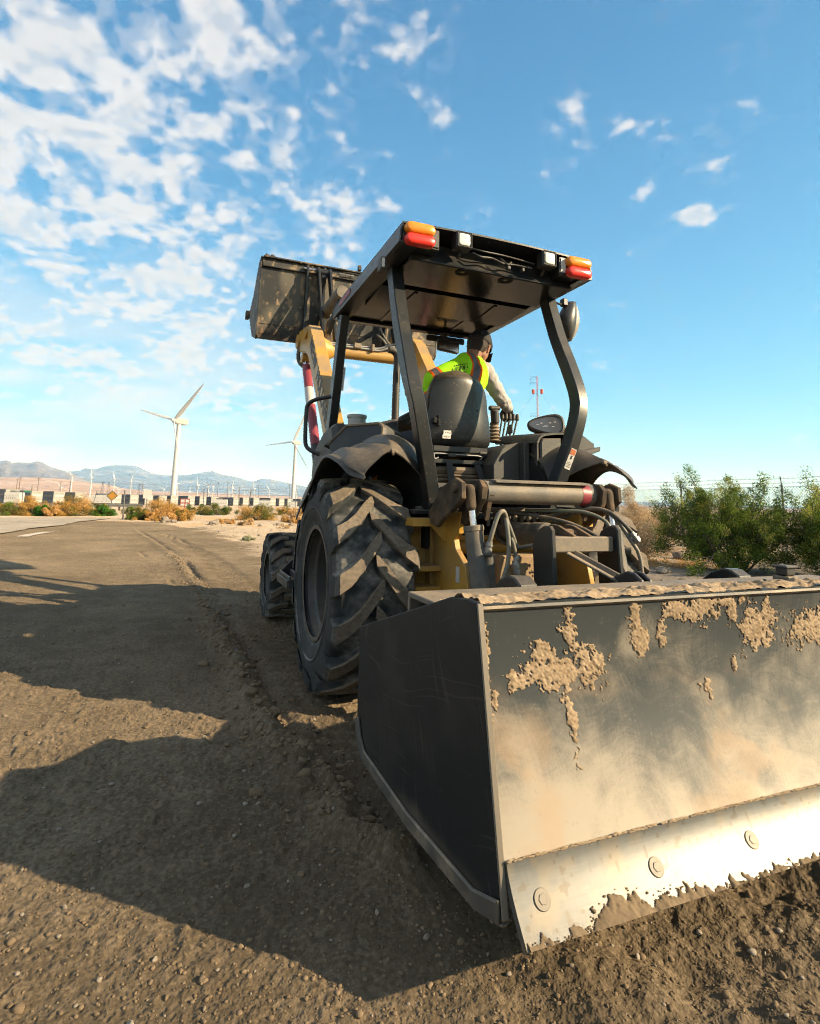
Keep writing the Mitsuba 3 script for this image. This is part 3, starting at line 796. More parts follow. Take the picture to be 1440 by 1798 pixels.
# ---------------------------------------------------------------- box blade
BB = holder(f'{TR}__box_blade')
tag(BB, 'wide box blade of scratched dark steel carried above the ground behind the tractor')
XL, XR = -1.065, 1.065
side = [(-2.130, 0.856), (-2.085, 0.860), (-1.974, 0.848), (-1.119, 0.597), (-1.119, 0.24), (-1.170, 0.155), (-1.233, 0.123), (-1.706, 0.116), (-2.143, 0.150), (-2.249, 0.185)]
for s in (-1, 1):
    k = put('side_plate', prism(side, 'x', s * 1.065, s * 1.047, 0.003), 'side_plate_steel', BB)
    put('edge_bar', cat(*[bar((s * 1.056, *a), (s * 1.056, *b), 0.020, 0.008, up=(0, 1, 1)) for a, b in (((-1.24, 0.119), (-1.706, 0.112)), ((-1.706, 0.112), (-2.143, 0.146)), ((-2.143, 0.146), (-2.25, 0.18)))],
                        bar((s * 1.056, -2.134, 0.856), (s * 1.056, -2.253, 0.19), 0.0185, 0.006, up=(0, 1, 0))), mat('bare_edge', principled((0.20, 0.17, 0.135), 0.55, 0.15)), BB)
    low = [(-1.119, 0.24), (-1.170, 0.155), (-1.233, 0.1225), (-1.706, 0.1155), (-2.143, 0.1495), (-2.2485, 0.1845)]
    hi = [(-1.160, 0.26), (-1.205, 0.195), (-1.25, 0.165), (-1.70, 0.158), (-2.13, 0.190), (-2.2485, 0.232)]
    put('wear_runner', prism(low + hi[::-1], 'x', s * 1.066, s * 1.078, 0.004), mat('runner_steel', principled(dusty((0.06, 0.058, 0.055), 0.35, 0.5, 0.3, 2.0), 0.6)) if s < 0 else 'runner_steel', BB)
# moldboard: slightly hollow, from the top lip to the joint with the cutting edge
pz = np.linspace(0, 1, 60)
my = -2.125 + pz * (-2.238 + 2.125) + 0.055 * np.sin(np.pi * pz) ** 0.9
mz = 0.850 + pz * (0.296 - 0.850)
mx = np.linspace(XL + 0.018, XR - 0.018, 150)
mold = np.stack([np.broadcast_to(mx, (60, 150)), np.repeat(my[:, None], 150, 1), np.repeat(mz[:, None], 150, 1)], -1)
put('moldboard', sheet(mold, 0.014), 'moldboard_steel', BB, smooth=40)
tag(f'{BB}__moldboard', 'scratched steel moldboard, dark above, dusty beige and painted brighter below')
# cutting edge, bolted on, curved rearwards
cz = np.linspace(0, 1, 14)
cyy = -2.243 - 0.082 * cz ** 1.5
czz = 0.300 - 0.128 * cz ** 1.06
cx_ = np.linspace(XL + 0.019, XR - 0.019, 60)
ce = np.stack([np.broadcast_to(cx_, (14, 60)), np.repeat(cyy[:, None], 60, 1), np.repeat(czz[:, None], 60, 1)], -1)
put('cutting_edge', sheet(ce, 0.020), 'cutting_steel', BB, smooth=40)
tag(f'{BB}__cutting_edge', 'bright worn cutting edge along the bottom of the blade')
for k in range(6):
    x = -0.975 + 0.337 * k
    t = 0.56
    c = V(x, -2.2435 - 0.082 * t ** 1.5, 0.300 - 0.128 * t ** 1.06)
    nrm = unit(V(0, -0.81, 0.585))
    put('bolt', cat(rod(c - nrm * 0.01, c + nrm * 0.003, 0.021, 24, 0.001), rod(c, c + nrm * 0.005, 0.011, 6, 0.001)), 'bare_edge', BB, smooth=30)
# top: torque tube, lip and brackets
put('torque_tube', cat(box([-1.045, -1.88, 0.790], [1.045, -1.60, 0.808], 0.003), box([-1.045, -1.617, 0.62], [1.045, -1.60, 0.789], 0.002), box([-1.045, -1.88, 0.62], [1.045, -1.863, 0.789], 0.002), box([-1.045, -1.90, 0.606], [1.045, -1.60, 0.622], 0.002)),
    'dusty_steel', BB)
lip = np.array([[(x, y, z) for x in np.linspace(XL + 0.02, XR - 0.02, 40)] for y, z in ((-1.895, 0.790), (-2.09, 0.832), (-2.128, 0.847), (-2.133, 0.840))])
put('top_lip', sheet(lip, 0.012), 'dusty_steel', BB, smooth=40)
# mast frame with the cross tube
for s in (-1, 1):
    put('mast_plate', prism([(-1.29, 0.62), (-1.13, 0.62), (-1.115, 0.93), (-1.15, 0.99), (-1.21, 1.018), (-1.255, 1.018), (-1.272, 1.0)], 'x', s * 0.205, s * 0.180, 0.005), 'black_paint', BB)
put('mast_tube', box([-0.181, -1.245, 0.895], [0.181, -1.155, 0.968], 0.006), 'dusty_steel', BB)
for x in (-0.045, 0.045):
    put('link_plate', prism([(-1.02, 1.0), (-1.06, 1.02), (-1.12, 1.015), (-1.235, 0.975), (-1.24, 0.962), (-1.10, 0.93), (-1.03, 0.95)], 'x', x - 0.011, x + 0.011, 0.003), 'caked_iron', BB)
for x in (-0.19, 0.19, -0.66, 0.66):
    put('tube_bracket', prism([(-1.61, 0.60), (-1.61, 0.80), (-1.44, 0.72), (-1.28, 0.62), (-1.28, 0.55)], 'x', x - 0.014, x + 0.014, 0.003), 'black_paint', BB)
for x in (-0.555, 0.0, 0.045, 0.60):
    put('hinge_lug', prism([(-1.62, 0.78), (-1.61, 0.815), (-1.57, 0.838), (-1.53, 0.842), (-1.46, 0.815), (-1.36, 0.74), (-1.36, 0.66), (-1.60, 0.66)], 'x', x - 0.03 * (abs(x) > 0.1) - 0.011, x + 0.03 * (abs(x) > 0.1) + 0.011, 0.006), 'black_paint', BB)
put('stabilizer', cat(bar((-0.14, -1.30, 0.90), (0.05, -1.50, 0.76), 0.055, 0.012), bar((-0.10, -1.30, 0.90), (0.075, -1.50, 0.77), 0.010, 0.030)), 'dusty_steel', BB)
for s in (-1, 1):
    put('lower_link', bar((s * 0.44, -1.48, 0.66), (s * 0.36, -0.55, 0.50), 0.035, 0.10), 'caked_iron', BB)
put('mount_clamp', cat(box([0.33, -1.93, 0.803], [0.45, -1.80, 0.812], 0.003), prism([(0.335, 0.812), (0.345, 0.845), (0.40, 0.835), (0.44, 0.812)], 'y', -1.90, -1.885, 0.002), prism([(0.40, 0.812), (0.42, 0.83), (0.455, 0.826), (0.465, 0.812)], 'y', -1.86, -1.84, 0.002)), 'dusty_steel', BB)
put('mast_socket', cat(box([0.515, -1.87, 0.809], [0.585, -1.80, 0.845], 0.004)), 'dusty_steel', BB)
put('mast_socket_cap', cat(box([0.520, -1.86, 0.846], [0.578, -1.81, 0.888], 0.006), box([0.512, -1.868, 0.876], [0.586, -1.802, 0.886], 0.004)), 'black_plastic', BB)


# dirt caked on the blade
def caked(grid_p, amount, thr, lift, key, parent=BB, normal=(0, -1, 0), mtl='dry_dirt'):
    """Lumps where amount > thr on a fine grid of points, standing off by lift."""
    n, m = amount.shape
    h = np.clip((amount - thr) / (1 - thr), 0, 1)
    rough = meshkit.noise(grid_p * 210, 91) - 0.5 + 0.8 * (meshkit.noise(grid_p * 90, 92) - 0.5)
    p = grid_p + np.asarray(normal, float) * (np.where(amount > thr, 0.0015, -0.004) + lift * h ** 0.8 + np.where(amount > thr, 0.0022 * rough, 0))[..., None]
    q = quadgrid(p)
    keep = (amount.reshape(-1) > thr - 0.03)[np.array(q.faces)].all(1)
    q.update_faces(keep)
    q.remove_unreferenced_vertices()
    return put(key, q, mtl, parent, smooth=60)


gx = np.arange(XL + 0.02, XR - 0.25, 0.0030)
gz = np.arange(0.845, 0.31, -0.0030)
GX, GZ = np.meshgrid(gx, gz)
tt = (0.850 - GZ) / (0.850 - 0.296)
GY = -2.125 + tt * (-2.238 + 2.125) + 0.055 * np.sin(np.pi * np.clip(tt, 0, 1)) ** 0.9
nz = meshkit.fbm(np.stack([GX * 26, GZ * 22, GX * 0], -1), 4, 61)
nf = meshkit.fbm(np.stack([GX * 90, GZ * 90, GX * 0], -1), 3, 62)
A = np.full(GX.shape, -1.0)
for x, z, rx, rz, pk in [(-0.79, 0.665, 0.125, 0.032, 0.50), (-0.70, 0.675, 0.07, 0.045, 0.46), (-0.84, 0.70, 0.05, 0.04, 0.40), (-0.765, 0.76, 0.020, 0.075, 0.46), (-0.775, 0.575, 0.016, 0.075, 0.46), (-0.655, 0.66, 0.020, 0.050, 0.42),
                         (-1.03, 0.68, 0.016, 0.085, 0.46), (-1.035, 0.79, 0.010, 0.03, 0.40), (-0.945, 0.655, 0.014, 0.028, 0.42), (-1.005, 0.61, 0.010, 0.025, 0.40),
                         (-0.52, 0.765, 0.022, 0.060, 0.46), (-0.50, 0.72, 0.026, 0.030, 0.46), (-0.42, 0.765, 0.020, 0.03, 0.42), (-0.415, 0.715, 0.014, 0.018, 0.44), (-0.36, 0.80, 0.06, 0.03, 0.45), (-0.26, 0.80, 0.07, 0.035, 0.46),
                         (-0.20, 0.82, 0.15, 0.015, 0.42), (-0.12, 0.80, 0.03, 0.05, 0.44), (-0.265, 0.585, 0.020, 0.030, 0.46), (-0.255, 0.555, 0.016, 0.02, 0.42), (-0.13, 0.62, 0.012, 0.02, 0.42), (0.0, 0.74, 0.08, 0.06, 0.50), (0.25, 0.72, 0.12, 0.05, 0.5), (0.6, 0.70, 0.2, 0.05, 0.5)]:
    A = np.maximum(A, pk + 0.42 - 0.42 * ((np.abs(GX - x) / rx) ** 2 + (np.abs(GZ - z) / rz) ** 2) ** 0.5)
A = A + (nz - 0.5) * 0.85 + (nf - 0.5) * 0.75 + (meshkit.noise(np.stack([GX * 230, GZ * 230, GX * 0], -1), 66) - 0.5) * 0.28
caked(np.stack([GX, GY, GZ], -1), np.clip(A, 0, 1), 0.42, 0.0045, 'caked_dirt')
tag(f'{BB}__caked_dirt', 'dry tan dirt stuck on the moldboard', kind='stuff')
# dirt lying in the trough behind the lip
gx = np.arange(XL + 0.02, XR - 0.02, 0.0045)
gy = np.arange(-2.124, -1.862, 0.0045)
GX, GY = np.meshgrid(gx, gy)
dz = 0.822 + 0.036 * SM(-1.88, -2.06, GY) + 0.034 * meshkit.fbm(np.stack([GX * 20, GY * 24, GX * 0], -1), 4, 63) - 0.014 - 0.010 * SM(-2.105, -2.124, GY)
put('trough_dirt', quadgrid(np.stack([GX, GY, dz], -1)), 'dry_dirt', BB, smooth=60)
tag(f'{BB}__trough_dirt', 'dry tan dirt heaped along the top of the blade', kind='stuff')
# crumbs hanging on the cutting edge and in the joint
crumbs = []
rr = np.random.default_rng(77)
kinds = [pebble(k, 1) for k in range(6)]
for k in range(700):
    x = rr.uniform(XL + 0.03, XR - 0.1)
    thick = 0.10 + 0.90 * float(SM(0.42, 0.62, meshkit.fbm(V(x * 3.2, 0.3, 0.0), 3, 64)))
    u = 1 - thick * 0.36 * rr.uniform(0, 1) ** 1.5
    s = 0.002 + 0.0050 * thick * rr.uniform(0, 1) ** 3
    c = V(x, -2.2435 - 0.082 * u ** 1.5 - s * 0.30, 0.300 - 0.128 * u ** 1.06 + s * 0.25)
    v, f = kinds[k % 6]
    crumbs.append(tm(v * s + c, f))
# a crust of soil along the foot of the edge
cgx = np.arange(XL + 0.025, XR - 0.2, 0.003)
cgu = np.linspace(0.45, 1.0, 40)
CU, CX = np.meshgrid(cgu, cgx, indexing='ij')
th = 0.03 + 0.24 * SM(0.42, 0.66, meshkit.fbm(np.stack([CX * 3.2, CX * 0 + 0.3, CX * 0], -1), 3, 64)) + 0.10 * (meshkit.fbm(np.stack([CX * 40, CX * 0, CX * 0], -1), 3, 67) - 0.4)
am = 0.5 + (CU - (1 - th)) * 2.2 + (meshkit.fbm(np.stack([CX * 70, CU * 9, CX * 0], -1), 3, 68) - 0.5) * 0.55
CP_ = np.stack([CX, -2.2435 - 0.082 * CU ** 1.5, 0.300 - 0.128 * CU ** 1.06], -1)
caked(CP_, np.clip(am, 0, 1), 0.5, 0.009, 'soil_crust', normal=(0, -0.81, 0.58), mtl='soil_clods')
tag(f'{BB}__soil_crust', 'dark soil stuck along the foot of the cutting edge', kind='stuff')
seam = []
for k in range(900):
    x = rr.uniform(XL + 0.02, XR - 0.02)
    s = rr.uniform(0.0015, 0.0042)
    v, f = kinds[k % 6]
    seam.append(tm(v * s * V(1.6, 1, 0.7) + V(x, -2.2440, 0.3015 + rr.uniform(0, 0.007) * rr.uniform(0, 1)), f))
tag(put('seam_dirt', cat(*seam), 'dry_dirt', BB, smooth=60), 'dry dirt in the seam above the cutting edge', kind='stuff')
put('crumbs', cat(*crumbs), 'soil_clods', BB, smooth=60)
tag(f'{BB}__crumbs', 'crumbs of brown soil clinging to the cutting edge', kind='stuff')

# ---------------------------------------------------------------- canopy and its posts
CP = holder(f'{TR}__canopy')
tag(CP, 'black canopy roof with lamps along its rear edge')
xs, ys = np.linspace(-0.69, 0.69, 24), np.linspace(-0.53, 1.08, 24)
roof = np.array([[(x, y, 2.772 + 0.020 * (1 - (x / 0.69) ** 2) - 0.03 * max(0.0, (y - 0.8) / 0.28) ** 2) for x in xs] for y in ys])
put('roof_skin', sheet(np.ascontiguousarray(roof[:, ::-1][:, ::-1]), 0.012), 'black_paint', CP, smooth=40)
for s in (-1, 1):
    ch = [(s * 0.690, 2.772), (s * 0.705, 2.735), (s * 0.712, 2.652), (s * 0.60, 2.630), (s * 0.60, 2.642), (s * 0.700, 2.664), (s * 0.694, 2.733), (s * 0.682, 2.765)]
    put('side_channel', prism(ch, 'y', -0.527, 1.08, 0.002), 'black_paint', CP)
put('front_channel', prism([(1.08, 2.76), (1.09, 2.66), (1.0, 2.615), (0.94, 2.615), (0.94, 2.63), (1.07, 2.68)], 'x', -0.70, 0.70, 0.003), 'black_paint', CP)
# lining panels below the roof: glossy brown black, with the rear bulkhead, a gap and two round vents
put('rear_bulkhead', cat(prism([(-0.36, 2.76), (-0.44, 2.60), (-0.43, 2.595), (-0.35, 2.75)], 'x', -0.605, 0.605, 0.002)), 'black_paint', CP)
put('rear_lining', cat(box([-0.60, -0.44, 2.598], [0.60, -0.03, 2.610], 0.003), box([-0.60, -0.045, 2.610], [0.60, -0.03, 2.68], 0.002)), 'canopy_lining', CP)
put('front_lining', cat(prism([(0.10, 2.622), (0.50, 2.60), (0.52, 2.66), (0.94, 2.64), (0.94, 2.655), (0.505, 2.675), (0.48, 2.615), (0.10, 2.634)], 'x', -0.60, 0.60, 0.002), box([-0.60, 0.10, 2.63], [0.60, 0.115, 2.70], 0.002)), 'canopy_lining', CP)
for x in (-0.33, 0.33):
    put('lining_rib', cat(bar((x, 0.12, 2.618), (x * 1.05, 0.48, 2.598), 0.03, 0.012), bar((x, 0.55, 2.655), (x, 0.92, 2.64), 0.03, 0.012)), 'canopy_lining', CP)
put('ceiling_pan', box([-0.60, -0.36, 2.70], [0.60, 1.0, 2.71], 0.002), 'dark_void', CP)
for x in (-0.215, 0.105):
    put('vent', cat(lathe([(0, 0.050), (0.004, 0.052), (0.006, 0.046), (0.003, 0.042), (0.0, 0.0)], (x, -0.385, 2.599), (0, 0, -1), 32)), 'dark_void', CP, smooth=40)
for s in (-1, 1):
    put('lamp_bracket', cat(box([s * 0.695, -0.520, 2.645], [s * 0.445, -0.36, 2.655], 0.003), box([s * 0.69, -0.520, 2.655], [s * 0.445, -0.511, 2.775], 0.003), box([s * 0.453, -0.511, 2.655], [s * 0.445, -0.36, 2.765], 0.002)),
        'black_paint' if s < 0 else 'black_paint', CP)
    if s > 0:
        put('mount_tab', box([0.455, -0.5245, 2.665], [0.495, -0.5205, 2.765], 0.001), 'decal_white', CP)
    else:
        put('mount_tab', box([-0.495, -0.5245, 2.660], [-0.450, -0.5205, 2.770], 0.001), 'grey_panel', CP)

    def lens(cz, mtl, nm):
        cx0 = s * 0.585
        p = []
        for t in np.linspace(0, 1, 9):
            k = math.sqrt(max(0.0, 1 - t ** 4))
            y = -0.525 - 0.046 * t
            ang = np.linspace(0, 2 * np.pi, 40, endpoint=False)
            ex = 2.6
            c, q = np.cos(ang), np.sin(ang)
            hw, hh = 0.098 - 0.016 * (1 - k), 0.0365 - 0.016 * (1 - k)
            px = cx0 + (hw - hh) * np.clip(c * 6, -1, 1) + hh * np.where(np.abs(c) < 1 / 6, 0, np.sign(c) * np.sqrt(np.maximum(0, 1 - q ** 2)))
            pz = cz + hh * q
            p.append(np.stack([px, np.full(40, y), pz], -1))
        p.append(np.stack([cx0 + (p[-1][:, 0] - cx0) * 0.6, np.full(40, -0.5735), cz + (p[-1][:, 2] - cz) * 0.5], -1))
        p.append(np.tile(np.array([cx0, -0.5745, cz]), (40, 1)))
        m = quadgrid(np.array(p), False, True)
        if m.volume < 0:
            m.invert()
        return put(nm, m, mtl, CP, smooth=50)
    lens(2.744, 'amber_lens', 'indicator_lamp')
    lens(2.672, 'red_lens', 'tail_lamp')
    scr = [rod((s * 0.585 + dx, -0.53, zz), (s * 0.585 + dx, -0.548, zz), 0.006, 8) for dx in (-0.088, 0.088) for zz in (2.744, 2.672)]
    put('lens_screw', cat(*scr), 'black_plastic', CP)
for x in (-0.285, 0.350):
    wl = holder(f'{CP}__work_lamp')
    z0 = 2.738 if x < 0 else 2.732
    w = 0.052
    frame = prism([(x - w, z0 - w), (x + w, z0 - w), (x + w, z0 + w), (x - w, z0 + w)], 'y', -0.545, -0.46, 0.010)
    scene[wl] = mikit.ply(cat(frame, bar((x, -0.48, z0 - w), (x, -0.44, z0 - w - 0.03), 0.02, 0.015)), 'black_plastic', smooth=30)
    tag(wl, 'square clear work lamp, the one nearer the left end' if x < 0 else 'square clear work lamp, the one nearer the right end')
    g = []
    for d in np.linspace(0, 1, 6):
        k = w - 0.013 - 0.008 * d ** 3
        ang = np.linspace(0, 2 * np.pi, 32, endpoint=False)
        c, q = np.cos(ang), np.sin(ang)
        r = k / (np.abs(c) ** 6 + np.abs(q) ** 6) ** (1 / 6)
        g.append(np.stack([x + r * c, np.full(32, -0.546 - 0.006 * d), z0 + r * q], -1))
    g.append(np.tile(np.array([x, -0.5525, z0]), (32, 1)))
    # the fork of __ would be too deep: the lens is a part of the canopy
    put('work_lamp_lens', quadgrid(np.array(g), False, True), 'lamp_glass', CP, smooth=50)
    put('work_lamp_rim', cat(bar((x - w, -0.549, z0 + w - 0.004), (x + w, -0.549, z0 + w - 0.004), 0.008, 0.008), bar((x - w, -0.549, z0 - w + 0.004), (x + w, -0.549, z0 - w + 0.004), 0.008, 0.008),
                             bar((x - w + 0.004, -0.549, z0 - w), (x - w + 0.004, -0.549, z0 + w), 0.008, 0.008, up=(0, 1, 0)), bar((x + w - 0.004, -0.549, z0 - w), (x + w - 0.004, -0.549, z0 + w), 0.008, 0.008, up=(0, 1, 0))), 'grey_panel', CP)
wires = [tube(smooth_path([(-0.19, -0.47, 2.70), (-0.14, -0.49, 2.675), (-0.05, -0.47, 2.69), (0.03, -0.48, 2.665), (0.12, -0.46, 2.68), (0.25, -0.48, 2.67)], 8), 0.008, 8),
         tube(smooth_path([(0.02, -0.47, 2.70), (0.06, -0.49, 2.66), (0.10, -0.47, 2.69)], 8), 0.006, 8), tube(smooth_path([(-0.20, -0.45, 2.74), (-0.12, -0.48, 2.72), (0.05, -0.46, 2.73), (0.28, -0.47, 2.71)], 8), 0.007, 8)]
put('lamp_wiring', cat(*wires), 'black_plastic', CP, smooth=60)
put('wire_connector', box([0.055, -0.50, 2.625], [0.080, -0.47, 2.650], 0.004), 'grey_panel', CP)
put('wire_connector', box([0.165, -0.50, 2.63], [0.185, -0.47, 2.655], 0.004), 'grey_panel', CP)
put('side_lamp', box([-0.745, -0.30, 2.56], [-0.70, -0.22, 2.65], 0.008), 'black_plastic', CP)
put('side_lamp_glass', box([-0.742, -0.306, 2.575], [-0.722, -0.301, 2.635], 0.002), 'lamp_glass', CP)
# maker's plate on the left channel: small red plate with pale lettering
put('side_decal', prism([(0.86, 2.69), (0.55, 2.70), (0.55, 2.74), (0.86, 2.735)], 'x', -0.7125, -0.7070, 0), 'red_paint', CP)

# posts: box section, cranked
for s in (-1, 1):
    def post(pts, w, h, up):
        p = smooth_path(pts, 10)
        t = np.gradient(p, axis=0)
        t /= np.linalg.norm(t, axis=1, keepdims=True)
        g = []
        c = 0.006
        for q, d in zip(p, t):
            a = unit(np.cross(d, up))
            b = np.cross(a, d)
            g.append([q + a * i + b * j for i, j in ((-w / 2 + c, -h / 2), (w / 2 - c, -h / 2), (w / 2, -h / 2 + c), (w / 2, h / 2 - c), (w / 2 - c, h / 2), (-w / 2 + c, h / 2), (-w / 2, h / 2 - c), (-w / 2, -h / 2 + c))])
        m = quadgrid(np.array(g), False, True)
        k = len(g)
        ends = tm(np.vstack([g[0], g[-1]]), [[0, i, i + 1] for i in range(1, 7)] + [[8, 8 + i + 1, 8 + i] for i in range(1, 7)])
        return cat(m, ends)
    rear = post([(s * 0.600, -0.145, 2.655), (s * 0.603, -0.27, 2.30), (s * 0.606, -0.40, 2.02), (s * 0.600, -0.480, 1.83), (s * 0.575, -0.505, 1.70), (s * 0.53, -0.485, 1.52), (s * 0.475, -0.445, 1.33), (s * 0.43, -0.41, 1.17), (s * 0.415, -0.40, 1.08)], 0.080, 0.095, (0, 1, 0.3))
    k = put('rear_post', rear, 'black_paint', CP, smooth=30)
    tag(k, 'left rear post of the canopy' if s < 0 else 'right rear post of the canopy, cranked inwards')
    foot = cat(box([s * 0.575, -0.50, 1.050], [s * 0.40, -0.30, 1.075], 0.004), rod((s * 0.525, -0.45, 1.075), (s * 0.525, -0.45, 1.095), 0.022, 6, 0.002), rod((s * 0.525, -0.45, 1.075), (s * 0.525, -0.45, 1.080), 0.034, 16))
    put('post_foot', foot, 'black_paint', CP)
    gus = prism([(s * 0.475, 1.225), (s * 0.31, 1.225), (s * 0.31, 1.12), (s * 0.38, 1.05), (s * 0.44, 1.05)], 'y', -0.60, -0.585, 0.003)
    put('post_gusset', cat(gus, rod((s * 0.445, -0.602, 1.195), (s * 0.445, -0.618, 1.195), 0.014, 6, 0.002)), 'grey_panel', CP)
    front = post([(s * 0.655, 0.90, 2.64), (s * 0.655, 1.0, 2.34), (s * 0.655, 1.10, 2.0), (s * 0.655, 1.19, 1.72), (s * 0.655, 1.25, 1.48)], 0.070, 0.11, (0, 1, 0.3))
    k = put('front_post', front, 'black_paint', CP, smooth=30)
dec = V(-0.604, -0.30, 2.24)
# safety stickers on two of the posts
stk = holder(f'{CP}__sticker')
scene[stk] = mikit.ply(bar((0.480, -0.500, 1.345), (0.522, -0.528, 1.475), 0.046, 0.0015, up=(0, -1, -0.2), ch=0), 'decal_white')
put('sticker_print', cat(bar((0.5085, -0.5210, 1.437), (0.519, -0.5280, 1.470), 0.040, 0.0022, up=(0, -1, -0.2), ch=0)), 'decal_orange', CP)
put('sticker_print', cat(*[bar(V(0.480, -0.5006, 1.345) + V(0.042, -0.028, 0.13) * a, V(0.480, -0.5006, 1.345) + V(0.042, -0.028, 0.13) * b, w_, 0.0022, up=(0, -1, -0.2), ch=0) for a, b, w_ in ((0.48, 0.66, 0.014), (0.10, 0.12, 0.034), (0.17, 0.19, 0.030), (0.24, 0.26, 0.034), (0.31, 0.33, 0.028))]), 'decal_dark', CP)
put('sticker', bar((-0.628, 0.985, 2.22), (-0.628, 1.040, 2.03), 0.05, 0.0015, up=(0, -1, -0.2), ch=0), 'decal_white', CP)

# ---------------------------------------------------------------- fenders, platform and consoles
ku = [0.55, 0.3, 0.12, 0.0, -0.12, -0.25, -0.42, -0.53, -0.62]
rim_x = [1.04, 1.06, 1.065, 1.06, 1.05, 1.04, 1.015, 0.975, 0.925]
rim_y = [0.55, 0.3, 0.12, 0.0, -0.12, -0.26, -0.43, -0.54, -0.64]
rim_z = [0.98, 1.07, 1.14, 1.22, 1.32, 1.365, 1.325, 1.258, 1.232]
bul_z = [1.18, 1.30, 1.36, 1.395, 1.415, 1.42, 1.39, 1.335, 1.275]
cro_z = [1.27, 1.40, 1.445, 1.458, 1.460, 1.452, 1.430, 1.398, 1.370]
clp_z = [1.28, 1.41, 1.455, 1.468, 1.470, 1.462, 1.445, 1.425, 1.400]
lst_z = [1.28, 1.42, 1.46, 1.46, 1.45, 1.42, 1.37, 1.31, 1.235]
rows = []
for i, y in enumerate(ku):
    last = i == len(ku) - 1
    e = 1.0 if last else 0.0
    w_ = 0.055 * (1 - e) * (0.55 if i == len(ku) - 2 else 1.0)
    yi = lambda k: y * k if y < 0 else y
    rows.append([(0.44, yi(0.60), lst_z[i] + 0.04 - 0.04 * e), (0.53, yi(0.69), clp_z[i] + w_ * 0.5 - 0.10 * e), (0.62, yi(0.78), clp_z[i] + w_ + 0.01 * (1 - e) - 0.045 * e), (0.70, yi(0.87), clp_z[i] + w_ - 0.010 * e),
                 (0.735, y + 0.055 * e, clp_z[i]), (0.79, y + 0.040 * e, cro_z[i] + 0.012 - 0.004 * e), (0.85, y + 0.020 * e, cro_z[i] - 0.018 - 0.024 * e), (0.93 - 0.035 * e, y + 0.005 * e, bul_z[i] + 0.010), (0.985 - 0.075 * e, y, bul_z[i] - 0.03 + 0.015 * e), (rim_x[i] - 0.012, rim_y[i], (rim_z[i] * 0.70 + bul_z[i] * 0.30)), (rim_x[i], rim_y[i], rim_z[i])])
G = np.array(rows)
G = np.stack([smooth_path(G[:, j], 5) for j in range(G.shape[1])], 1)
G = np.concatenate([np.stack([smooth_path(G[i, :5], 4) for i in range(G.shape[0])], 0)[:, :-1], np.stack([smooth_path(G[i, 4:], 5) for i in range(G.shape[0])], 0)], 1)
for s in (-1, 1):
    f = holder(f'{TR}__fender')
    g = G.copy()
    if s < 0:
        g[..., 0] *= -1
        g = g[:, ::-1]
    put('flare', sheet(np.ascontiguousarray(g), 0.008), 'black_plastic', f, smooth=32)
    put('clip', cat(box([s * 0.715, -0.575, 1.385], [s * 0.745, -0.545, 1.405], 0.004), rod((s * 0.735, -0.58, 1.375), (s * 0.735, -0.56, 1.39), 0.008, 8)), 'tan_bellows', f)
    tag(f, 'left rear fender of dusty black plastic' if s < 0 else 'right rear fender of dusty black plastic with a drooping rear tip')
    put('inner_wall', prism([(-0.40, 0.85), (-0.40, 1.22), (-0.20, 1.42), (0.35, 1.45), (0.62, 1.20), (0.62, 0.85)], 'x', s * 0.455, s * 0.43, 0.003), 'dark_void', f)
put('platform', cat(box([-0.43, -0.40, 1.02], [0.43, 0.95, 1.06], 0.006), box([-0.43, 0.30, 1.0], [-0.40, 0.95, 1.2], 0.004)), 'black_plastic', TR)


def rounded_panel(poly, axis, lo, hi, mtl, name, parent, ch=0.012):
    return put(name, prism(poly, axis, lo, hi, ch), mtl, parent, smooth=35)


lc = holder(f'{TR}__left_console')
prof = [(1.35, 1.20), (1.32, 1.45), (1.18, 1.585), (0.95, 1.675), (0.75, 1.700), (0.66, 1.695), (0.60, 1.60), (0.60, 1.20)]
rounded_panel(prof, 'x', -0.78, -0.46, 'grey_panel', 'cover', lc, 0.035)
PN, PO = unit(V(-0.78, -0.56, 0.28)), V(-0.645, 0.36, 1.60)
PU = unit(np.cross(PN, [0, 0, 1.0]))
PV = np.cross(PU, PN)
PV = PV if PV[2] > 0 else -PV
PU = PU if PU[1] < 0 else -PU
on_p = lambda a, b, d=0.0: PO + PU * a + PV * b + PN * d
pc = [(-0.27, -0.075), (-0.14, 0.060), (0.155, 0.062), (0.195, 0.030), (0.210, -0.12)]
body = []
for d, k in ((-0.20, 1.12), (-0.02, 1.10), (0.0, 1.04)):
    body.append([on_p(a * k, b * k + (0.02 if d < -0.1 else 0), d) for a, b in [(-0.30, -0.08)] + pc[:-1] + [(0.200, -0.03), (0.205, -0.08)]])
put('housing', cat(quadgrid(np.array(body), False, True), tm(np.array(body[-1]), [[0, i, i + 1] for i in range(1, 6)])), 'grey_panel', lc, smooth=35)
put('panel', cat(tm(np.array([on_p(a, b, 0.004) for a, b in pc + [(-0.2, -0.2)]]), [[0, i, i + 1] for i in range(1, 5)])), 'black_plastic', lc)
put('panel_trim', cat(*[bar(on_p(*a, 0.006), on_p(*b, 0.006), 0.020, 0.016, up=PN) for a, b in zip(pc[:-1], pc[1:])]), 'tan_bellows', lc)
put('fuel_cap', cat(lathe([(0, 0.0), (0, 0.070), (0.060, 0.070), (0.062, 0.078), (0.082, 0.078), (0.086, 0.072), (0.087, 0.0)], (-0.56, 0.75, 1.700), (0, 0, 1), 36)), 'fitting_steel', lc, smooth=35)
dash = holder(f'{TR}__dashboard')
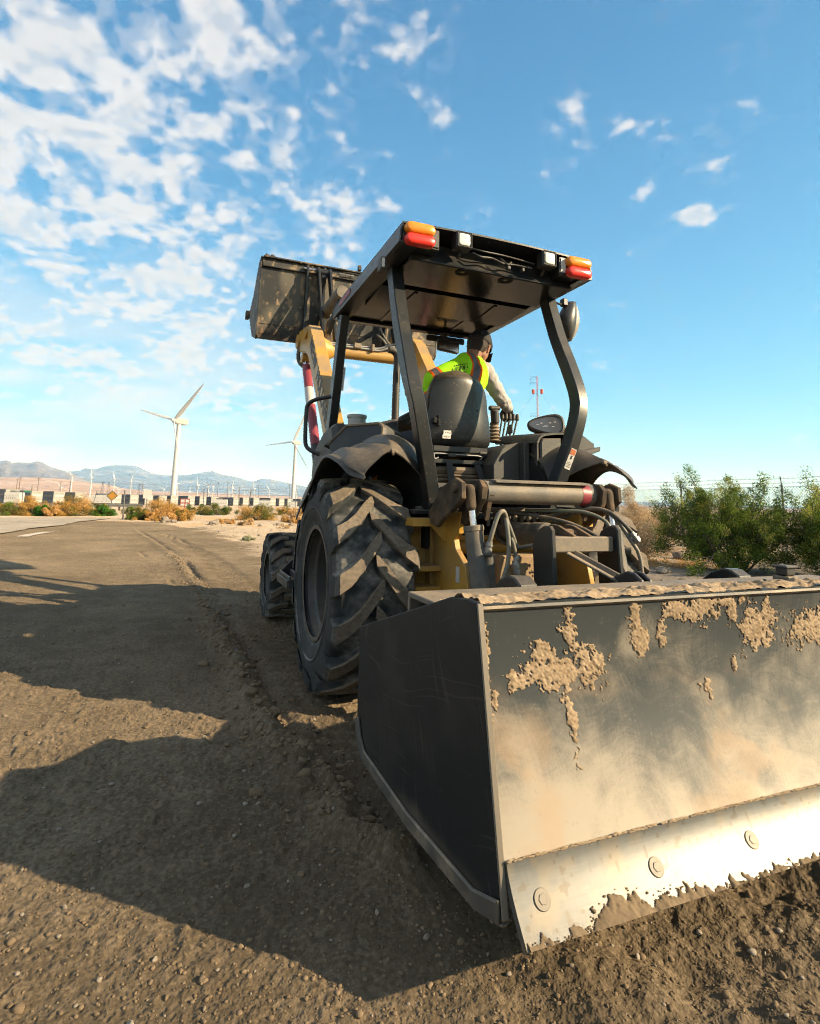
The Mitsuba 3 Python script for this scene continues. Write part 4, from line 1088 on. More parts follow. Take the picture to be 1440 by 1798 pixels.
put('column', cat(hull(((-0.05, 1.15, 1.35), 0.14), ((-0.02, 1.05, 1.75), 0.10), ((0.10, 1.1, 1.72), 0.10)), hull(((-0.30, 1.25, 1.45), 0.14), ((-0.24, 1.2, 1.70), 0.10), ((-0.10, 1.15, 1.74), 0.10))), 'grey_panel', dash, smooth=50)
put('cowl', cat(hull(((-0.12, 0.90, 1.80), 0.035), ((0.10, 0.88, 1.92), 0.04), ((0.10, 0.98, 1.76), 0.06), ((-0.08, 1.0, 1.74), 0.04))), 'black_plastic', dash, smooth=50)
a = np.linspace(0, 2 * np.pi, 41)[:-1]
wc, wn = V(0.08, 0.82, 2.0), unit(V(0, -0.55, 0.83))
e1 = unit(np.cross(wn, [1, 0, 0]))
e2 = np.cross(wn, e1)
ring = np.array([wc + 0.19 * (np.cos(t) * e1 + np.sin(t) * e2) for t in np.append(a, [a[0], a[1]])])
put('steering_wheel', cat(tube(ring, 0.014, 10, False), *[rod(wc - wn * 0.03, wc + 0.185 * (math.cos(t) * e1 + math.sin(t) * e2), 0.010, 8) for t in (0.5, 2.6, 4.7)], rod(wc - wn * 0.2, wc, 0.03, 12)), 'black_plastic', dash, smooth=50)

rc = holder(f'{TR}__right_console')
tag(rc, 'dusty grey right hand console beside the seat')
put('lever_box', prism([(0.175, 1.18), (0.175, 1.385), (0.245, 1.495), (0.275, 1.520), (0.385, 1.548), (0.385, 1.18)], 'y', -0.10, 0.45, 0.006), 'grey_panel', rc)
put('side_box', prism([(0.386, 1.18), (0.386, 1.545), (0.43, 1.550), (0.43, 1.18)], 'y', -0.16, 0.5, 0.005), 'grey_panel', rc)
put('pillar', box([0.432, -0.24, 1.18], [0.455, -0.20, 1.552], 0.005), 'black_plastic', rc)
put('rear_panel', prism([(0.457, 1.18), (0.457, 1.545), (0.475, 1.568), (0.63, 1.580), (0.63, 1.18)], 'y', -0.255, 0.3, 0.010), 'grey_panel', rc)
top = np.array([[(x, y, z + 0.05 * math.sin((y + 0.25) * 1.6)) for x, z in ((0.435, 1.530), (0.45, 1.560), (0.48, 1.582), (0.54, 1.594), (0.63, 1.602), (0.70, 1.60), (0.74, 1.58))] for y in np.linspace(-0.262, 0.30, 10)])
top = np.stack([smooth_path(r, 4) for r in top])
put('top_cover', sheet(np.ascontiguousarray(top[:, ::-1][:, ::-1]), 0.014), 'grey_panel', rc, smooth=45)
put('fender_box', prism([(0.60, 1.44), (0.66, 1.50), (0.70, 1.62), (0.76, 1.655), (0.93, 1.555), (0.93, 1.515), (0.84, 1.49), (0.70, 1.455)], 'y', -0.24, 0.45, 0.010), 'black_plastic', rc, smooth=35)
put('fender_band', prism([(0.56, 1.30), (0.60, 1.42), (0.70, 1.475), (0.93, 1.53), (0.93, 1.50), (0.72, 1.43), (0.62, 1.36)], 'y', -0.30, 0.40, 0.006), 'grey_panel', rc)
# levers bent twice, gaiters, knob
for k in range(5):
    t = k / 4
    x0 = 0.540 + 0.125 * t
    y0 = 0.40
    pth = [(x0, y0, 1.550 + 0.015 * t), (x0 - 0.004, y0, 1.60), (x0 - 0.022 + 0.004 * t, y0 - 0.005, 1.640), (x0 - 0.012 + 0.008 * t, y0 - 0.005, 1.70), (x0 + 0.010 + 0.015 * t, y0, 1.80)]
    lv = holder(f'{rc}__lever')
    scene[lv] = mikit.ply(tube(smooth_path(pth, 6), 0.0075, 8), 'black_plastic', smooth=60)
    put('lever_knob', hull((pth[-1], 0.016), (V(*pth[-1]) + V(0.002, 0, 0.03), 0.014)), 'black_plastic', rc, smooth=60)
    put('lever_ferrule', rod(pth[0], V(*pth[0]) + V(-0.002, 0, 0.045), 0.011, 10), 'tan_bellows', rc)
lv2 = []
for k in range(6):
    z = 1.575 + k * 0.026
    lv2.append(lathe([(0, 0.030), (0.013, 0.052 - 0.003 * k), (0.026, 0.030)], (0.372, 0.22, z), (0, 0, 1), 20))
put('joystick_gaiter', cat(*lv2), 'tan_bellows', rc, smooth=40)
put('joystick', cat(rod((0.37, 0.20, 1.72), (0.355, 0.19, 1.82), 0.032, 16, 0.006), hull(((0.325, 0.19, 1.832), 0.020), ((0.385, 0.19, 1.835), 0.020))), 'black_plastic', rc, smooth=40)
# gauge pod on the top cover
gp = holder(f'{TR}__gauge_pod')
gc, gn = V(0.600, -0.12, 1.690), unit(V(-0.40, -0.88, 0.22))
gr = unit(np.cross([0, 0, 1], gn))
gu = np.cross(gn, gr)
ang = np.linspace(0, 2 * np.pi, 48, endpoint=False)


def oval(hw, hh, d, ex=2.7, sh=0.32):
    c, q = np.cos(ang), np.sin(ang)
    px, pz = hw * np.sign(c) * np.abs(c) ** (2 / ex), hh * np.sign(q) * np.abs(q) ** (2 / ex)
    pz = pz * (1 + 0.45 * px / hw)
    return gc + gr * px[:, None] + gu * (pz + sh * px * 0)[:, None] + gn * d


rings = [oval(0.115, 0.055, -0.09), oval(0.132, 0.070, -0.03), oval(0.132, 0.070, 0.0), oval(0.120, 0.060, 0.004), oval(0.115, 0.056, -0.004)]
m = quadgrid(np.array(rings), False, True)
put('housing', m, 'black_plastic', gp, smooth=40)
put('dial', tm(np.vstack([oval(0.115, 0.056, -0.004), [gc - gn * 0.004]]), [[i, (i + 1) % 48, 48] for i in range(48)]), 'gauge_glass', gp)
marks = []
for dx, dz, w, h in [(-0.06, 0.0, 0.02, 0.004), (-0.03, 0.01, 0.016, 0.006), (0.0, -0.012, 0.024, 0.005), (0.03, 0.012, 0.02, 0.006), (0.05, -0.015, 0.02, 0.005), (0.065, 0.02, 0.018, 0.006), (-0.02, -0.015, 0.014, 0.004)]:
    c = gc + gr * dx + gu * dz - gn * 0.003
    marks.append(tm([c - gr * w / 2 - gu * h / 2, c + gr * w / 2 - gu * h / 2, c + gr * w / 2 + gu * h / 2, c - gr * w / 2 + gu * h / 2], [[0, 1, 2], [0, 2, 3]]))
put('dial_marks', cat(*marks), 'decal_white', gp)
put('bracket', hull((gc - gn * 0.10 - gu * 0.03, 0.03), (gc - gn * 0.09 + V(0.10, 0.1, -0.07), 0.03), (gc - gn * 0.09 + V(-0.10, 0, -0.07), 0.02)), 'black_plastic', gp, smooth=50)
put('lining_frame', hull((V(0.735, -0.14, 1.705), 0.008), (V(0.715, -0.16, 1.655), 0.008), (V(0.745, -0.12, 1.645), 0.008), (V(0.755, -0.1, 1.69), 0.008)), 'tan_bellows', gp)
put('cab_plug', cat(*[hull((V(0.50 + 0.012 * i, 0.22 + 0.02 * i, 1.655 + 0.016 * i), 0.010 + 0.004 * (i % 2)), (V(0.515 + 0.012 * i, 0.2 + 0.02 * i, 1.664 + 0.016 * i), 0.008)) for i in range(5)]), 'black_plastic', gp)
put('pod_hood', cat(hull(((0.80, -0.02, 1.71), 0.02), ((0.86, 0.05, 1.70), 0.02), ((0.885, -0.02, 1.65), 0.015), ((0.80, 0.1, 1.66), 0.02))), 'black_plastic', gp, smooth=45)

# ---------------------------------------------------------------- seat
ST = holder(f'{TR}__seat')
tag(ST, 'black bucket seat seen from behind, white label low on its shell')
zz = np.linspace(1.515, 2.052, 30)
wd = np.interp(zz, [1.515, 1.54, 1.58, 1.69, 1.79, 1.86, 1.92, 1.98, 2.02, 2.045, 2.052], [0.225, 0.243, 0.252, 0.240, 0.222, 0.218, 0.205, 0.172, 0.135, 0.095, 0.06])
shell = []
for z, w in zip(zz, wd):
    u = np.linspace(-1, 1, 33)
    y = 0.065 - (z - 1.515) * 0.02 + 0.060 * np.abs(u) ** 2.4 + 0.06 * max(0.0, (z - 1.98) / 0.072) ** 2 + 0.04 * max(0.0, (1.56 - z) / 0.05) ** 2
    bul = -0.016 * np.exp(-((z - 1.66) / 0.12) ** 2) * (1 - u ** 2)
    shell.append(np.stack([0.008 + u * w, y + bul, np.full(33, z)], -1))
shell = np.array(shell)
put('shell', sheet(np.ascontiguousarray(shell), 0.022), 'seat_vinyl', ST, smooth=50)
cush = shell.copy()
cen = np.array([0.008, 0, 1.80])
put('cushion', cat(hull(*[((0.008 + sx * 0.15, 0.16, z), 0.055) for sx in (-1, 1) for z in (1.62, 1.93)]), hull(*[((0.008 + sx * 0.17, y, 1.50), 0.055) for sx in (-1, 1) for y in (0.20, 0.58)])), 'seat_vinyl', ST, smooth=50)
edge = np.concatenate([shell[6:, 0], shell[-1, 1:-1], shell[6:, -1][::-1]])
put('piping', tube(smooth_path((edge[::3] - V(0.008, 0, 1.75)) * V(1.045, 1, 1.03) + V(0.008, 0.020, 1.75), 3), 0.015, 8), mat('grey_piping', principled(dusty((0.055, 0.05, 0.045), 0.4, 0.5, 0.2, 2), 0.7)), ST, smooth=60)
lb = lambda x, z, w, h, d=0.004, y=0.036: box([x - w / 2, y - d, z - h / 2], [x + w / 2, y, z + h / 2], 0)
put('label', cat(lb(-0.113, 1.600, 0.058, 0.030), lb(-0.119, 1.572, 0.062, 0.027)), 'decal_white', ST)
put('label_print', cat(lb(-0.110, 1.603, 0.046, 0.0025, 0.0045), lb(-0.110, 1.597, 0.046, 0.0025, 0.0045), *[lb(-0.142 + 0.006 * k, 1.571, 0.0028, 0.013, 0.0045) for k in range(8)]), 'decal_dark', ST)
put('screw', cat(*[rod((x, 0.038, z), (x, 0.06, z), 0.0045, 10) for x, z in ((-0.045, 1.795), (-0.047, 1.755), (0.13, 1.775), (0.125, 1.735))]), 'dark_void', ST)
put('buckle', cat(box([-0.225, 0.02, 1.66], [-0.195, 0.07, 1.70], 0.005), box([-0.195, 0.015, 1.64], [-0.175, 0.06, 1.69], 0.005), box([-0.19, 0.02, 1.69], [-0.18, 0.06, 1.72], 0.004)), 'dark_void', ST)
su = holder(f'{TR}__seat_suspension')
put('rail', cat(box([-0.225, 0.02, 1.465], [0.20, 0.05, 1.505], 0.004), box([-0.24, 0.06, 1.44], [0.22, 0.45, 1.465], 0.004), box([-0.235, 0.03, 1.385], [0.18, 0.40, 1.415], 0.004)), 'black_paint', su)
put('hook', tube(smooth_path([(-0.18, 0.03, 1.425), (-0.205, 0.03, 1.415), (-0.215, 0.03, 1.435), (-0.20, 0.03, 1.452), (0.0, 0.03, 1.45), (0.14, 0.03, 1.447), (0.155, 0.03, 1.43), (0.14, 0.03, 1.422)], 5), 0.005, 8), 'fitting_steel', su, smooth=60)
put('plate', cat(box([-0.11, 0.015, 1.432], [-0.05, 0.028, 1.458], 0.003), box([0.13, 0.01, 1.46], [0.19, 0.04, 1.478], 0.006)), 'grey_panel', su)
bl = []
for z0, z1, w in ((1.235, 1.262, 0.235), (1.262, 1.290, 0.225), (1.290, 1.318, 0.22), (1.318, 1.372, 0.205)):
    zm = (z0 + z1) / 2
    pr = []
    for z, k in ((z0, -0.02), (z0 + 0.004, 0.0), (zm, 0.010), (z1 - 0.004, 0.0), (z1, -0.02)):
        a_ = np.linspace(0, 2 * np.pi, 40, endpoint=False)
        c, q = np.cos(a_), np.sin(a_)
        r = 1 / (np.abs(c) ** 5 + np.abs(q) ** 5) ** 0.2
        pr.append(np.stack([-0.015 + (w + k) * r * c, 0.26 + (0.20 + k) * r * q, np.full(40, z)], -1))
    bl.append(quadgrid(np.array(pr), False, True))
put('bellows', cat(*bl), 'tan_bellows', su, smooth=40)
put('base', box([-0.25, 0.03, 1.06], [0.22, 0.48, 1.235], 0.01), 'black_plastic', su)
put('strap', cat(tube(np.array([(-0.105, 0.025, 1.40), (-0.10, 0.02, 1.33), (-0.085, 0.02, 1.245), (-0.083, 0.05, 1.2)]), 0.004, 6), ), 'webbing', su)
for x0, x1, z0, z1 in ((-0.105, -0.083, 1.40, 1.225), (0.115, 0.165, 1.385, 1.24)):
    put('strap', quadgrid(np.array([[(x0 + (x1 - x0) * t + o, 0.018 - 0.006 * math.sin(t * 3), z0 + (z1 - z0) * t) for o in (-0.024, 0.024)] for t in np.linspace(0, 1, 8)])), 'webbing', su, smooth=True)

# ---------------------------------------------------------------- mirrors, handrail, exhaust
mi_ = holder(f'{TR}__side_mirror')
tag(mi_, 'drop shaped side mirror hanging under the right edge of the canopy')
sec = []
for t in np.linspace(0, 1, 22):
    z = 2.705 - 0.305 * t
    w = 0.012 + 0.070 * np.sin(np.pi * min(1, 0.16 + 0.80 * t)) ** 0.8 * (0.72 + 0.42 * t)
    dp = 0.018 + 0.055 * np.sin(np.pi * (0.12 + 0.84 * t)) ** 0.9
    a_ = np.linspace(0, 2 * np.pi, 32, endpoint=False)
    c, q = np.cos(a_), np.sin(a_)
    cx0 = 0.955 - 0.035 * np.sin(np.pi * t * 0.9) - 0.02 * t
    sec.append(np.stack([cx0 + w * c, 0.02 + dp * q + np.where(q < 0, 0.0, -0.25 * dp * q), np.full(32, z)], -1))
m = quadgrid(np.array(sec), False, True)
m = cat(m, tm(np.vstack([sec[-1], sec[-1].mean(0)]), [[i, (i + 1) % 32, 32] for i in range(32)]), tm(np.vstack([sec[0], sec[0].mean(0)]), [[i, (i + 1) % 32, 32] for i in range(32)]))
put('shell', m, 'mirror_shell', mi_, smooth=50)
sp = np.array(sec)
fh_ = []
for t, ring in zip(np.linspace(0, 1, 22), sp):
    c_ = ring.mean(0)
    fh_.append((ring - c_) * V(0.80, 0.9, 1) + c_ + V(0.066 * np.sin(np.pi * (0.15 + 0.75 * t)) + 0.006, 0.035, 0.0))
fh_ = quadgrid(np.array(fh_), False, True)
put('front_housing', fh_, mat('pale_housing', principled(dusty((0.42, 0.39, 0.33), 0.3, 0.4, 0.1), 0.5)), mi_, smooth=60)
put('arm', cat(tube(smooth_path([(0.74, 0.05, 2.75), (0.755, 0.02, 2.705), (0.80, 0.0, 2.675), (0.86, 0.0, 2.670), (0.955, 0.02, 2.678)], 6), 0.009, 8), box([0.855, -0.02, 2.66], [0.90, 0.03, 2.72], 0.006), rod((0.86, 0.0, 2.668), (0.99, 0.03, 2.675), 0.012, 12)), 'black_paint', mi_, smooth=40)
rm = holder(f'{TR}__rear_view_mirror')
tag(rm, 'small rear view mirror under the front edge of the canopy')
pm = [(0.205, 2.465), (0.212, 2.453), (0.40, 2.436), (0.412, 2.446), (0.414, 2.53), (0.405, 2.54), (0.215, 2.552), (0.205, 2.542)]
put('frame', prism(pm, 'y', 0.90, 0.935, 0.005), 'black_plastic', rm)
put('glass', prism([(0.214, 2.470), (0.395, 2.447), (0.403, 2.452), (0.404, 2.527), (0.398, 2.532), (0.216, 2.543)], 'y', 0.8965, 0.8995, 0), 'mirror_glass', rm)
put('stem', cat(rod((0.295, 0.93, 2.54), (0.29, 0.95, 2.62), 0.011, 10), lathe([(0, 0.05), (0.01, 0.04), (0.025, 0.012)], (0.29, 0.95, 2.615), (0, 0, -1), 20), prism([(0.305, 2.50), (0.312, 2.50), (0.305, 2.45), (0.298, 2.45)], 'y', 0.8955, 0.8962, 0)), 'black_plastic', rm)
put('visor', box([0.14, 1.0, 2.56], [0.52, 1.03, 2.615], 0.01), 'black_plastic', CP)
put('handrail', tube(smooth_path([(-0.70, 1.05, 1.975), (-0.82, 1.10, 1.945), (-0.872, 1.14, 1.905), (-0.882, 1.15, 1.84), (-0.882, 1.15, 1.65), (-0.874, 1.14, 1.565), (-0.84, 1.10, 1.52), (-0.76, 1.05, 1.48)], 8), 0.017, 12), 'black_paint', TR, smooth=60)
put('exhaust_pipe', tube(smooth_path([(0.075, 1.6, 1.5), (0.075, 1.6, 1.9), (0.08, 1.6, 2.35), (0.085, 1.6, 2.50), (0.07, 1.6, 2.565), (0.03, 1.6, 2.595), (-0.01, 1.6, 2.60)], 8), np.append(np.full(48, 0.036), 0.034), 20), 'black_plastic', TR, smooth=60)
put('exhaust_guard', lathe([(0, 0.02), (0, 0.13), (0.16, 0.14), (0.20, 0.11), (0.21, 0.02)], (0.02, 1.7, 1.66), (0, 0, 1), 24), 'grey_panel', TR)
# step with a grating on the left
gs = holder(f'{TR}__access_step')
put('hanger', prism([(-0.60, 0.86), (-0.92, 0.86), (-0.925, 0.66), (-1.03, 0.555), (-1.02, 0.52), (-0.60, 0.52)], 'y', 1.150, 1.165, 0.003), 'black_paint', gs)
for k in range(3):
    put('tread_bar', bar((-1.03 + 0.085 * k, 1.15, 0.548 + 0.004 * k), (-1.03 + 0.085 * k, 0.70, 0.548 + 0.004 * k), 0.014, 0.045), 'grey_panel', gs)
put('frame', cat(bar((-1.045, 1.15, 0.515), (-1.045, 0.70, 0.515), 0.010, 0.06), box([-1.04, 0.70, 0.49], [-0.80, 1.15, 0.50], 0.003), box([-1.04, 0.69, 0.49], [-0.80, 0.70, 0.55], 0.003)), 'grey_panel', gs)
put('toolbox', box([-0.75, 0.75, 0.75], [-0.45, 1.3, 1.05], 0.015), 'black_paint', TR)

# ---------------------------------------------------------------- loader: arms, bucket, linkage
for s in (-1, 1):
    ar = holder(f'{TR}__loader_arm')
    side_p = [(1.02, 1.42), (1.16, 1.36), (1.30, 1.50), (1.52, 1.78), (2.30, 2.62), (2.50, 2.72), (2.86, 2.80), (2.95, 2.90), (2.94, 3.02), (2.86, 3.05), (2.62, 3.02), (2.52, 2.985), (2.36, 2.985), (2.24, 2.90), (1.20, 1.745), (1.05, 1.58)]
    put('beam', prism(side_p, 'x', s * 0.665, s * 0.530, 0.006), 'yellow_paint', ar)
    put('hinge_boss', cat(rod((s * 0.69, 2.88, 2.93), (s * 0.505, 2.88, 2.93), 0.085, 24, 0.006), rod((s * 0.69, 2.42, 2.90), (s * 0.51, 2.42, 2.90), 0.060, 20, 0.005), rod((s * 0.672, 2.62, 2.68), (s * 0.52, 2.62, 2.68), 0.055, 20, 0.005)), 'yellow_paint', ar)
    put('lug', cat(*[prism([(2.55, 2.95), (2.50, 3.08), (2.54, 3.13), (2.60, 3.12), (2.68, 3.0)], 'x', s * x - 0.011, s * x + 0.011, 0.004) for x in (0.49, 0.40)], box([s * 0.50, 2.50, 2.94], [s * 0.39, 2.68, 2.985], 0.01)), 'yellow_paint', ar)
    tw = holder(f'{TR}__loader_tower')
    put('plate', prism([(0.80, 0.60), (1.45, 0.60), (1.30, 1.45), (1.20, 1.62), (1.05, 1.66), (0.95, 1.55)], 'x', s * 0.50, s * 0.44, 0.006), 'yellow_paint', tw)
    put('pivot', rod((s * 0.70, 1.10, 1.50), (s * 0.42, 1.10, 1.50), 0.06, 20, 0.004), 'black_paint', tw)
    lcy = holder(f'{TR}__lift_ram')
    a0, a1 = V(s * 0.625, 2.62, 2.66), V(s * 0.60, 1.55, 0.95)
    dd = unit(a1 - a0)
    put('piston_rod', rod(a0, a0 + dd * 0.3, 0.025, 16), 'chrome', lcy, smooth=40)
    put('barrel', rod(a0 + dd * 0.80, a1, 0.045, 20, 0.004), 'black_paint', lcy, smooth=40)
    put('safety_strut', cat(rod(a0 + dd * 0.10, a0 + dd * 0.46, 0.047, 20, 0.004), rod(a0 + dd * 0.66, a0 + dd * 1.2, 0.047, 20, 0.004)), 'red_paint', lcy, smooth=40)
    put('strut_label', rod(a0 + dd * 0.44, a0 + dd * 0.68, 0.0485, 20), 'decal_white', lcy, smooth=40)
    put('strut_label_print', cat(bar(a0 + dd * 0.58 + V(s * 0.0, -0.049, 0), a0 + dd * 0.66 + V(0, -0.049, 0), 0.03, 0.004, up=(0, 1, 0))), 'red_paint', lcy)
tag(f'{TR}__loader_arm', 'yellow left loader arm with dark lettering')
# lettering runs down the outer face of the left arm
arm_dir = unit(V(0, -1.04, -1.155))
tx, ty = arm_dir, unit(np.cross(V(-1, 0, 0), arm_dir))
for txt, start, h in (('NEW', V(-0.6665, 2.235, 2.715), 0.150), ('HOLLAND', V(-0.6665, 1.86, 2.30), 0.150)):
    m = meshkit.text_mesh(txt, h, 0.002, True)
    v = np.array(m.vertices)
    sc = 0.95 if txt == 'NEW' else 0.80
    w = start + v[:, :1] * sc * tx + v[:, 1:2] * ty + v[:, 2:3] * V(-1, 0, 0)
    mm = tm(w, m.faces)
    put('lettering', mm, mat('letter_blue', principled((0.035, 0.045, 0.07), 0.5)) if txt == 'NEW' else 'letter_blue', f'{TR}__loader_arm')
put('cross_tube', cat(rod((-0.53, 2.40, 2.735), (0.53, 2.40, 2.735), 0.068, 28), *[lathe([(0, 0.068), (0.07, 0.11), (0.16, 0.15), (0.165, 0.0)], (s * 0.36, 2.40, 2.735), (s, 0, 0), 28) for s in (-1, 1)]), 'yellow_paint', TR, smooth=40)
for dz, dy in ((0.085, -0.03), (0.05, -0.075)):
    put('pipe', tube(smooth_path([(-0.50, 2.40 + dy, 2.735 + dz), (0.0, 2.40 + dy, 2.735 + dz), (0.14, 2.40 + dy, 2.735 + dz), (0.26, 2.38 + dy, 2.78 + dz), (0.36, 2.36, 2.80 + dz), (0.46, 2.32, 2.70 + dz)], 6), 0.012, 8), 'fitting_steel', TR, smooth=60)
put('pipe_clamp', cat(box([0.04, 2.29, 2.76], [0.07, 2.42, 2.84], 0.004), box([-0.16, 2.30, 2.78], [-0.08, 2.42, 2.835], 0.004)), 'tan_bellows', TR)
for k, pth in enumerate([[(0.30, 2.38, 2.86), (0.24, 2.45, 2.98), (0.22, 2.55, 3.12), (0.25, 2.6, 3.22)], [(0.33, 2.38, 2.86), (0.30, 2.50, 2.98), (0.36, 2.55, 3.22)], [(0.26, 2.38, 2.85), (0.20, 2.42, 2.95), (0.16, 2.5, 3.02)], [(-0.46, 2.36, 2.90), (-0.42, 2.40, 3.02), (-0.40, 2.48, 3.20)], [(-0.42, 2.36, 2.90), (-0.38, 2.42, 3.05), (-0.34, 2.5, 3.22)]]):
    put('hose', tube(smooth_path(pth, 6), 0.011, 8), 'pale_hose', TR, smooth=60)
put('hose', tube(smooth_path([(-0.60, 2.88, 2.98), (-0.66, 2.84, 2.84), (-0.67, 2.82, 2.72), (-0.63, 2.80, 2.64), (-0.52, 2.76, 2.58), (-0.42, 2.74, 2.60), (-0.42, 2.74, 2.68), (-0.48, 2.74, 2.70)], 8), 0.024, 10), 'hose_rubber', TR, smooth=60)
put('tilt_lever', cat(*[prism([(2.36, 2.86), (2.42, 2.84), (2.46, 2.90), (2.86, 3.78), (2.84, 3.84), (2.78, 3.84), (2.74, 3.78)], 'x', x - 0.014, x + 0.014, 0.004) for x in (-0.49, -0.355)], rod((-0.52, 2.81, 3.79), (-0.33, 2.81, 3.79), 0.04, 16, 0.004), *[prism([(2.80, 3.80), (2.86, 3.74), (3.02, 3.60), (3.04, 3.44), (2.98, 3.42), (2.92, 3.58), (2.78, 3.72)], 'x', x - 0.03, x + 0.03, 0.006) for x in (-0.425,)]), 'black_paint', TR)
put('tilt_lever', cat(*[prism([(2.36, 2.86), (2.42, 2.84), (2.46, 2.90), (2.86, 3.78), (2.84, 3.84), (2.78, 3.84), (2.74, 3.78)], 'x', x - 0.014, x + 0.014, 0.004) for x in (0.49, 0.355)]), 'black_paint', TR)
for s in (-1, 1):
    tc = holder(f'{TR}__tilt_ram')
    put('barrel', cat(rod((s * 0.42, 1.90, 3.235), (s * 0.42, 2.62, 3.24), 0.068, 28, 0.006), rod((s * 0.42, 2.58, 3.24), (s * 0.42, 2.64, 3.24), 0.074, 24, 0.004)), 'dusty_steel', tc, smooth=40)
    put('piston_rod', rod((s * 0.42, 2.6, 3.24), (s * 0.42, 2.98, 3.30), 0.030, 16), 'chrome', tc, smooth=40)
    put('anchor', cat(bar((s * 0.42, 2.0, 3.18), (s * 0.46, 2.30, 2.90), 0.05, 0.06)), 'black_paint', tc)
BK = holder(f'{TR}__bucket')
tag(BK, 'raised front loader bucket seen from behind, scuffed black with tan dirt')
bp = [(2.93, 3.90), (2.93, 3.80), (2.99, 3.15), (3.01, 3.00), (3.06, 2.965), (3.45, 3.10), (3.92, 3.47)]
outer = np.array(bp)
xs = np.linspace(-1.12, 1.12, 40)
op = smooth_path(np.column_stack([outer, outer[:, 0] * 0]), 5)[:, :2]
g = np.array([[(x, y, z) for x in xs] for y, z in op])


def bucket_color(p, n, uv):
    a = fbm(p.x * 4, p.z * 4, p.y * 4, 4)
    b = fbm(p.x * 26, p.z * 16, p.y * 26, 3)
    c = mix((0.026, 0.028, 0.029), (0.13, 0.115, 0.09), smoothstep(0.35, 0.7, a))
    c = mix(c, (0.36, 0.25, 0.14), smoothstep(0.58, 0.72, b + (a - 0.5) * 0.4) * 0.8)
    return mix(c, (0.12, 0.065, 0.03), smoothstep(3.16, 3.05, p.z) * 0.5 * smoothstep(0.4, 0.6, b))


mat('bucket_steel', principled(proc_color(bucket_color), 0.6, 0.1, 0.4))
put('shell', sheet(np.ascontiguousarray(g), 0.016), 'bucket_steel', BK, smooth=40)
sidep = [(2.925, 3.92), (2.925, 3.80), (2.985, 3.15), (3.005, 2.99), (3.06, 2.955), (3.46, 3.09), (3.94, 3.47), (3.96, 3.55), (3.55, 3.66), (3.15, 3.92)]
for s in (-1, 1):
    put('side', prism(sidep, 'x', s * 1.142, s * 1.121, 0.004), 'bucket_steel', BK)
put('top_lip', cat(box([-1.12, 2.875, 3.895], [1.12, 3.12, 3.915], 0.004), box([-1.12, 2.915, 3.80], [1.12, 2.925, 3.895], 0.002), box([-1.12, 2.895, 3.792], [1.12, 2.95, 3.806], 0.003)), 'bucket_steel', BK)
put('seam', rod((-1.12, 2.990, 3.13), (1.12, 2.990, 3.13), 0.006, 6), 'bucket_steel', BK)
for x in (-0.605, -0.40, 0.40, 0.605):
    hp = [(2.93, 3.86), (2.86, 3.88), (2.83, 3.84), (2.86, 3.50), (2.90, 3.10), (2.84, 2.93), (2.86, 2.88), (2.93, 2.87), (3.0, 2.97)]
    put('hinge_plate', prism(hp, 'x', x - 0.014, x + 0.014, 0.004), 'black_paint', BK)
put('hinge_pin', cat(*[rod((s * 0.65, 2.865, 3.83), (s * 0.38, 2.865, 3.83), 0.018, 12) for s in (-1, 1)]), 'chrome', BK)
put('edge_tooth', cat(box([-1.19, 3.90, 3.46], [-1.142, 4.0, 3.56], 0.005), box([1.142, 3.90, 3.46], [1.19, 4.0, 3.56], 0.005)), 'bucket_steel', BK)
put('teeth', cat(*[prism([(3.88, 3.44), (4.10, 3.62), (3.88, 3.50)], 'x', x - 0.05, x + 0.05, 0.003) for x in np.linspace(-1.0, 1.0, 7)]), 'bucket_steel', BK)
put('lip_clod', cat(*[hull((V(-1.09 + 0.022 * k, 2.95 + 0.02 * (k % 2), 3.93), 0.018), (V(-1.08 + 0.022 * k, 2.96, 3.96 - 0.01 * (k % 3)), 0.014)) for k in range(5)]), 'caked_iron', BK, smooth=50)
put('hose_guard', cat(box([0.02, 2.88, 3.935], [0.06, 2.93, 4.0], 0.004), tube(smooth_path([(-0.14, 2.87, 3.82), (-0.14, 2.86, 3.86), (0.02, 2.86, 3.86), (0.02, 2.87, 3.82)], 4), 0.006, 6)), 'bucket_steel', BK)
put('bucket_loop', tube(smooth_path([(-0.20, 2.90, 3.86), (-0.20, 2.87, 3.84), (-0.05, 2.87, 3.84), (-0.05, 2.90, 3.86)], 4), 0.007, 6), 'fitting_steel', BK)

# ---------------------------------------------------------------- the person on the seat
PE = 'person'
tag(PE, 'person in a lime safety vest and dark cap leaning right over the levers', 'person')
J = dict(pelvis=V(0.02, 0.30, 1.60), waist=V(0.0, 0.27, 1.78), chest=V(0.045, 0.235, 1.97), neck=V(0.160, 0.240, 2.195), head=V(0.262, 0.270, 2.298),
         ls=V(-0.120, 0.240, 2.010), rs=V(0.300, 0.240, 2.125), re=V(0.470, 0.300, 1.950), rw=V(0.592, 0.385, 1.885), le=V(-0.08, 0.50, 1.80), lw=V(-0.05, 0.66, 1.93),
         lh=V(-0.09, 0.36, 1.57), rh=V(0.12, 0.36, 1.57), lk=V(-0.14, 0.80, 1.62), rk=V(0.20, 0.80, 1.62), la=V(-0.15, 0.92, 1.16), ra=V(0.20, 0.92, 1.16), lt=V(-0.16, 1.10, 1.10), rt=V(0.21, 1.10, 1.10))
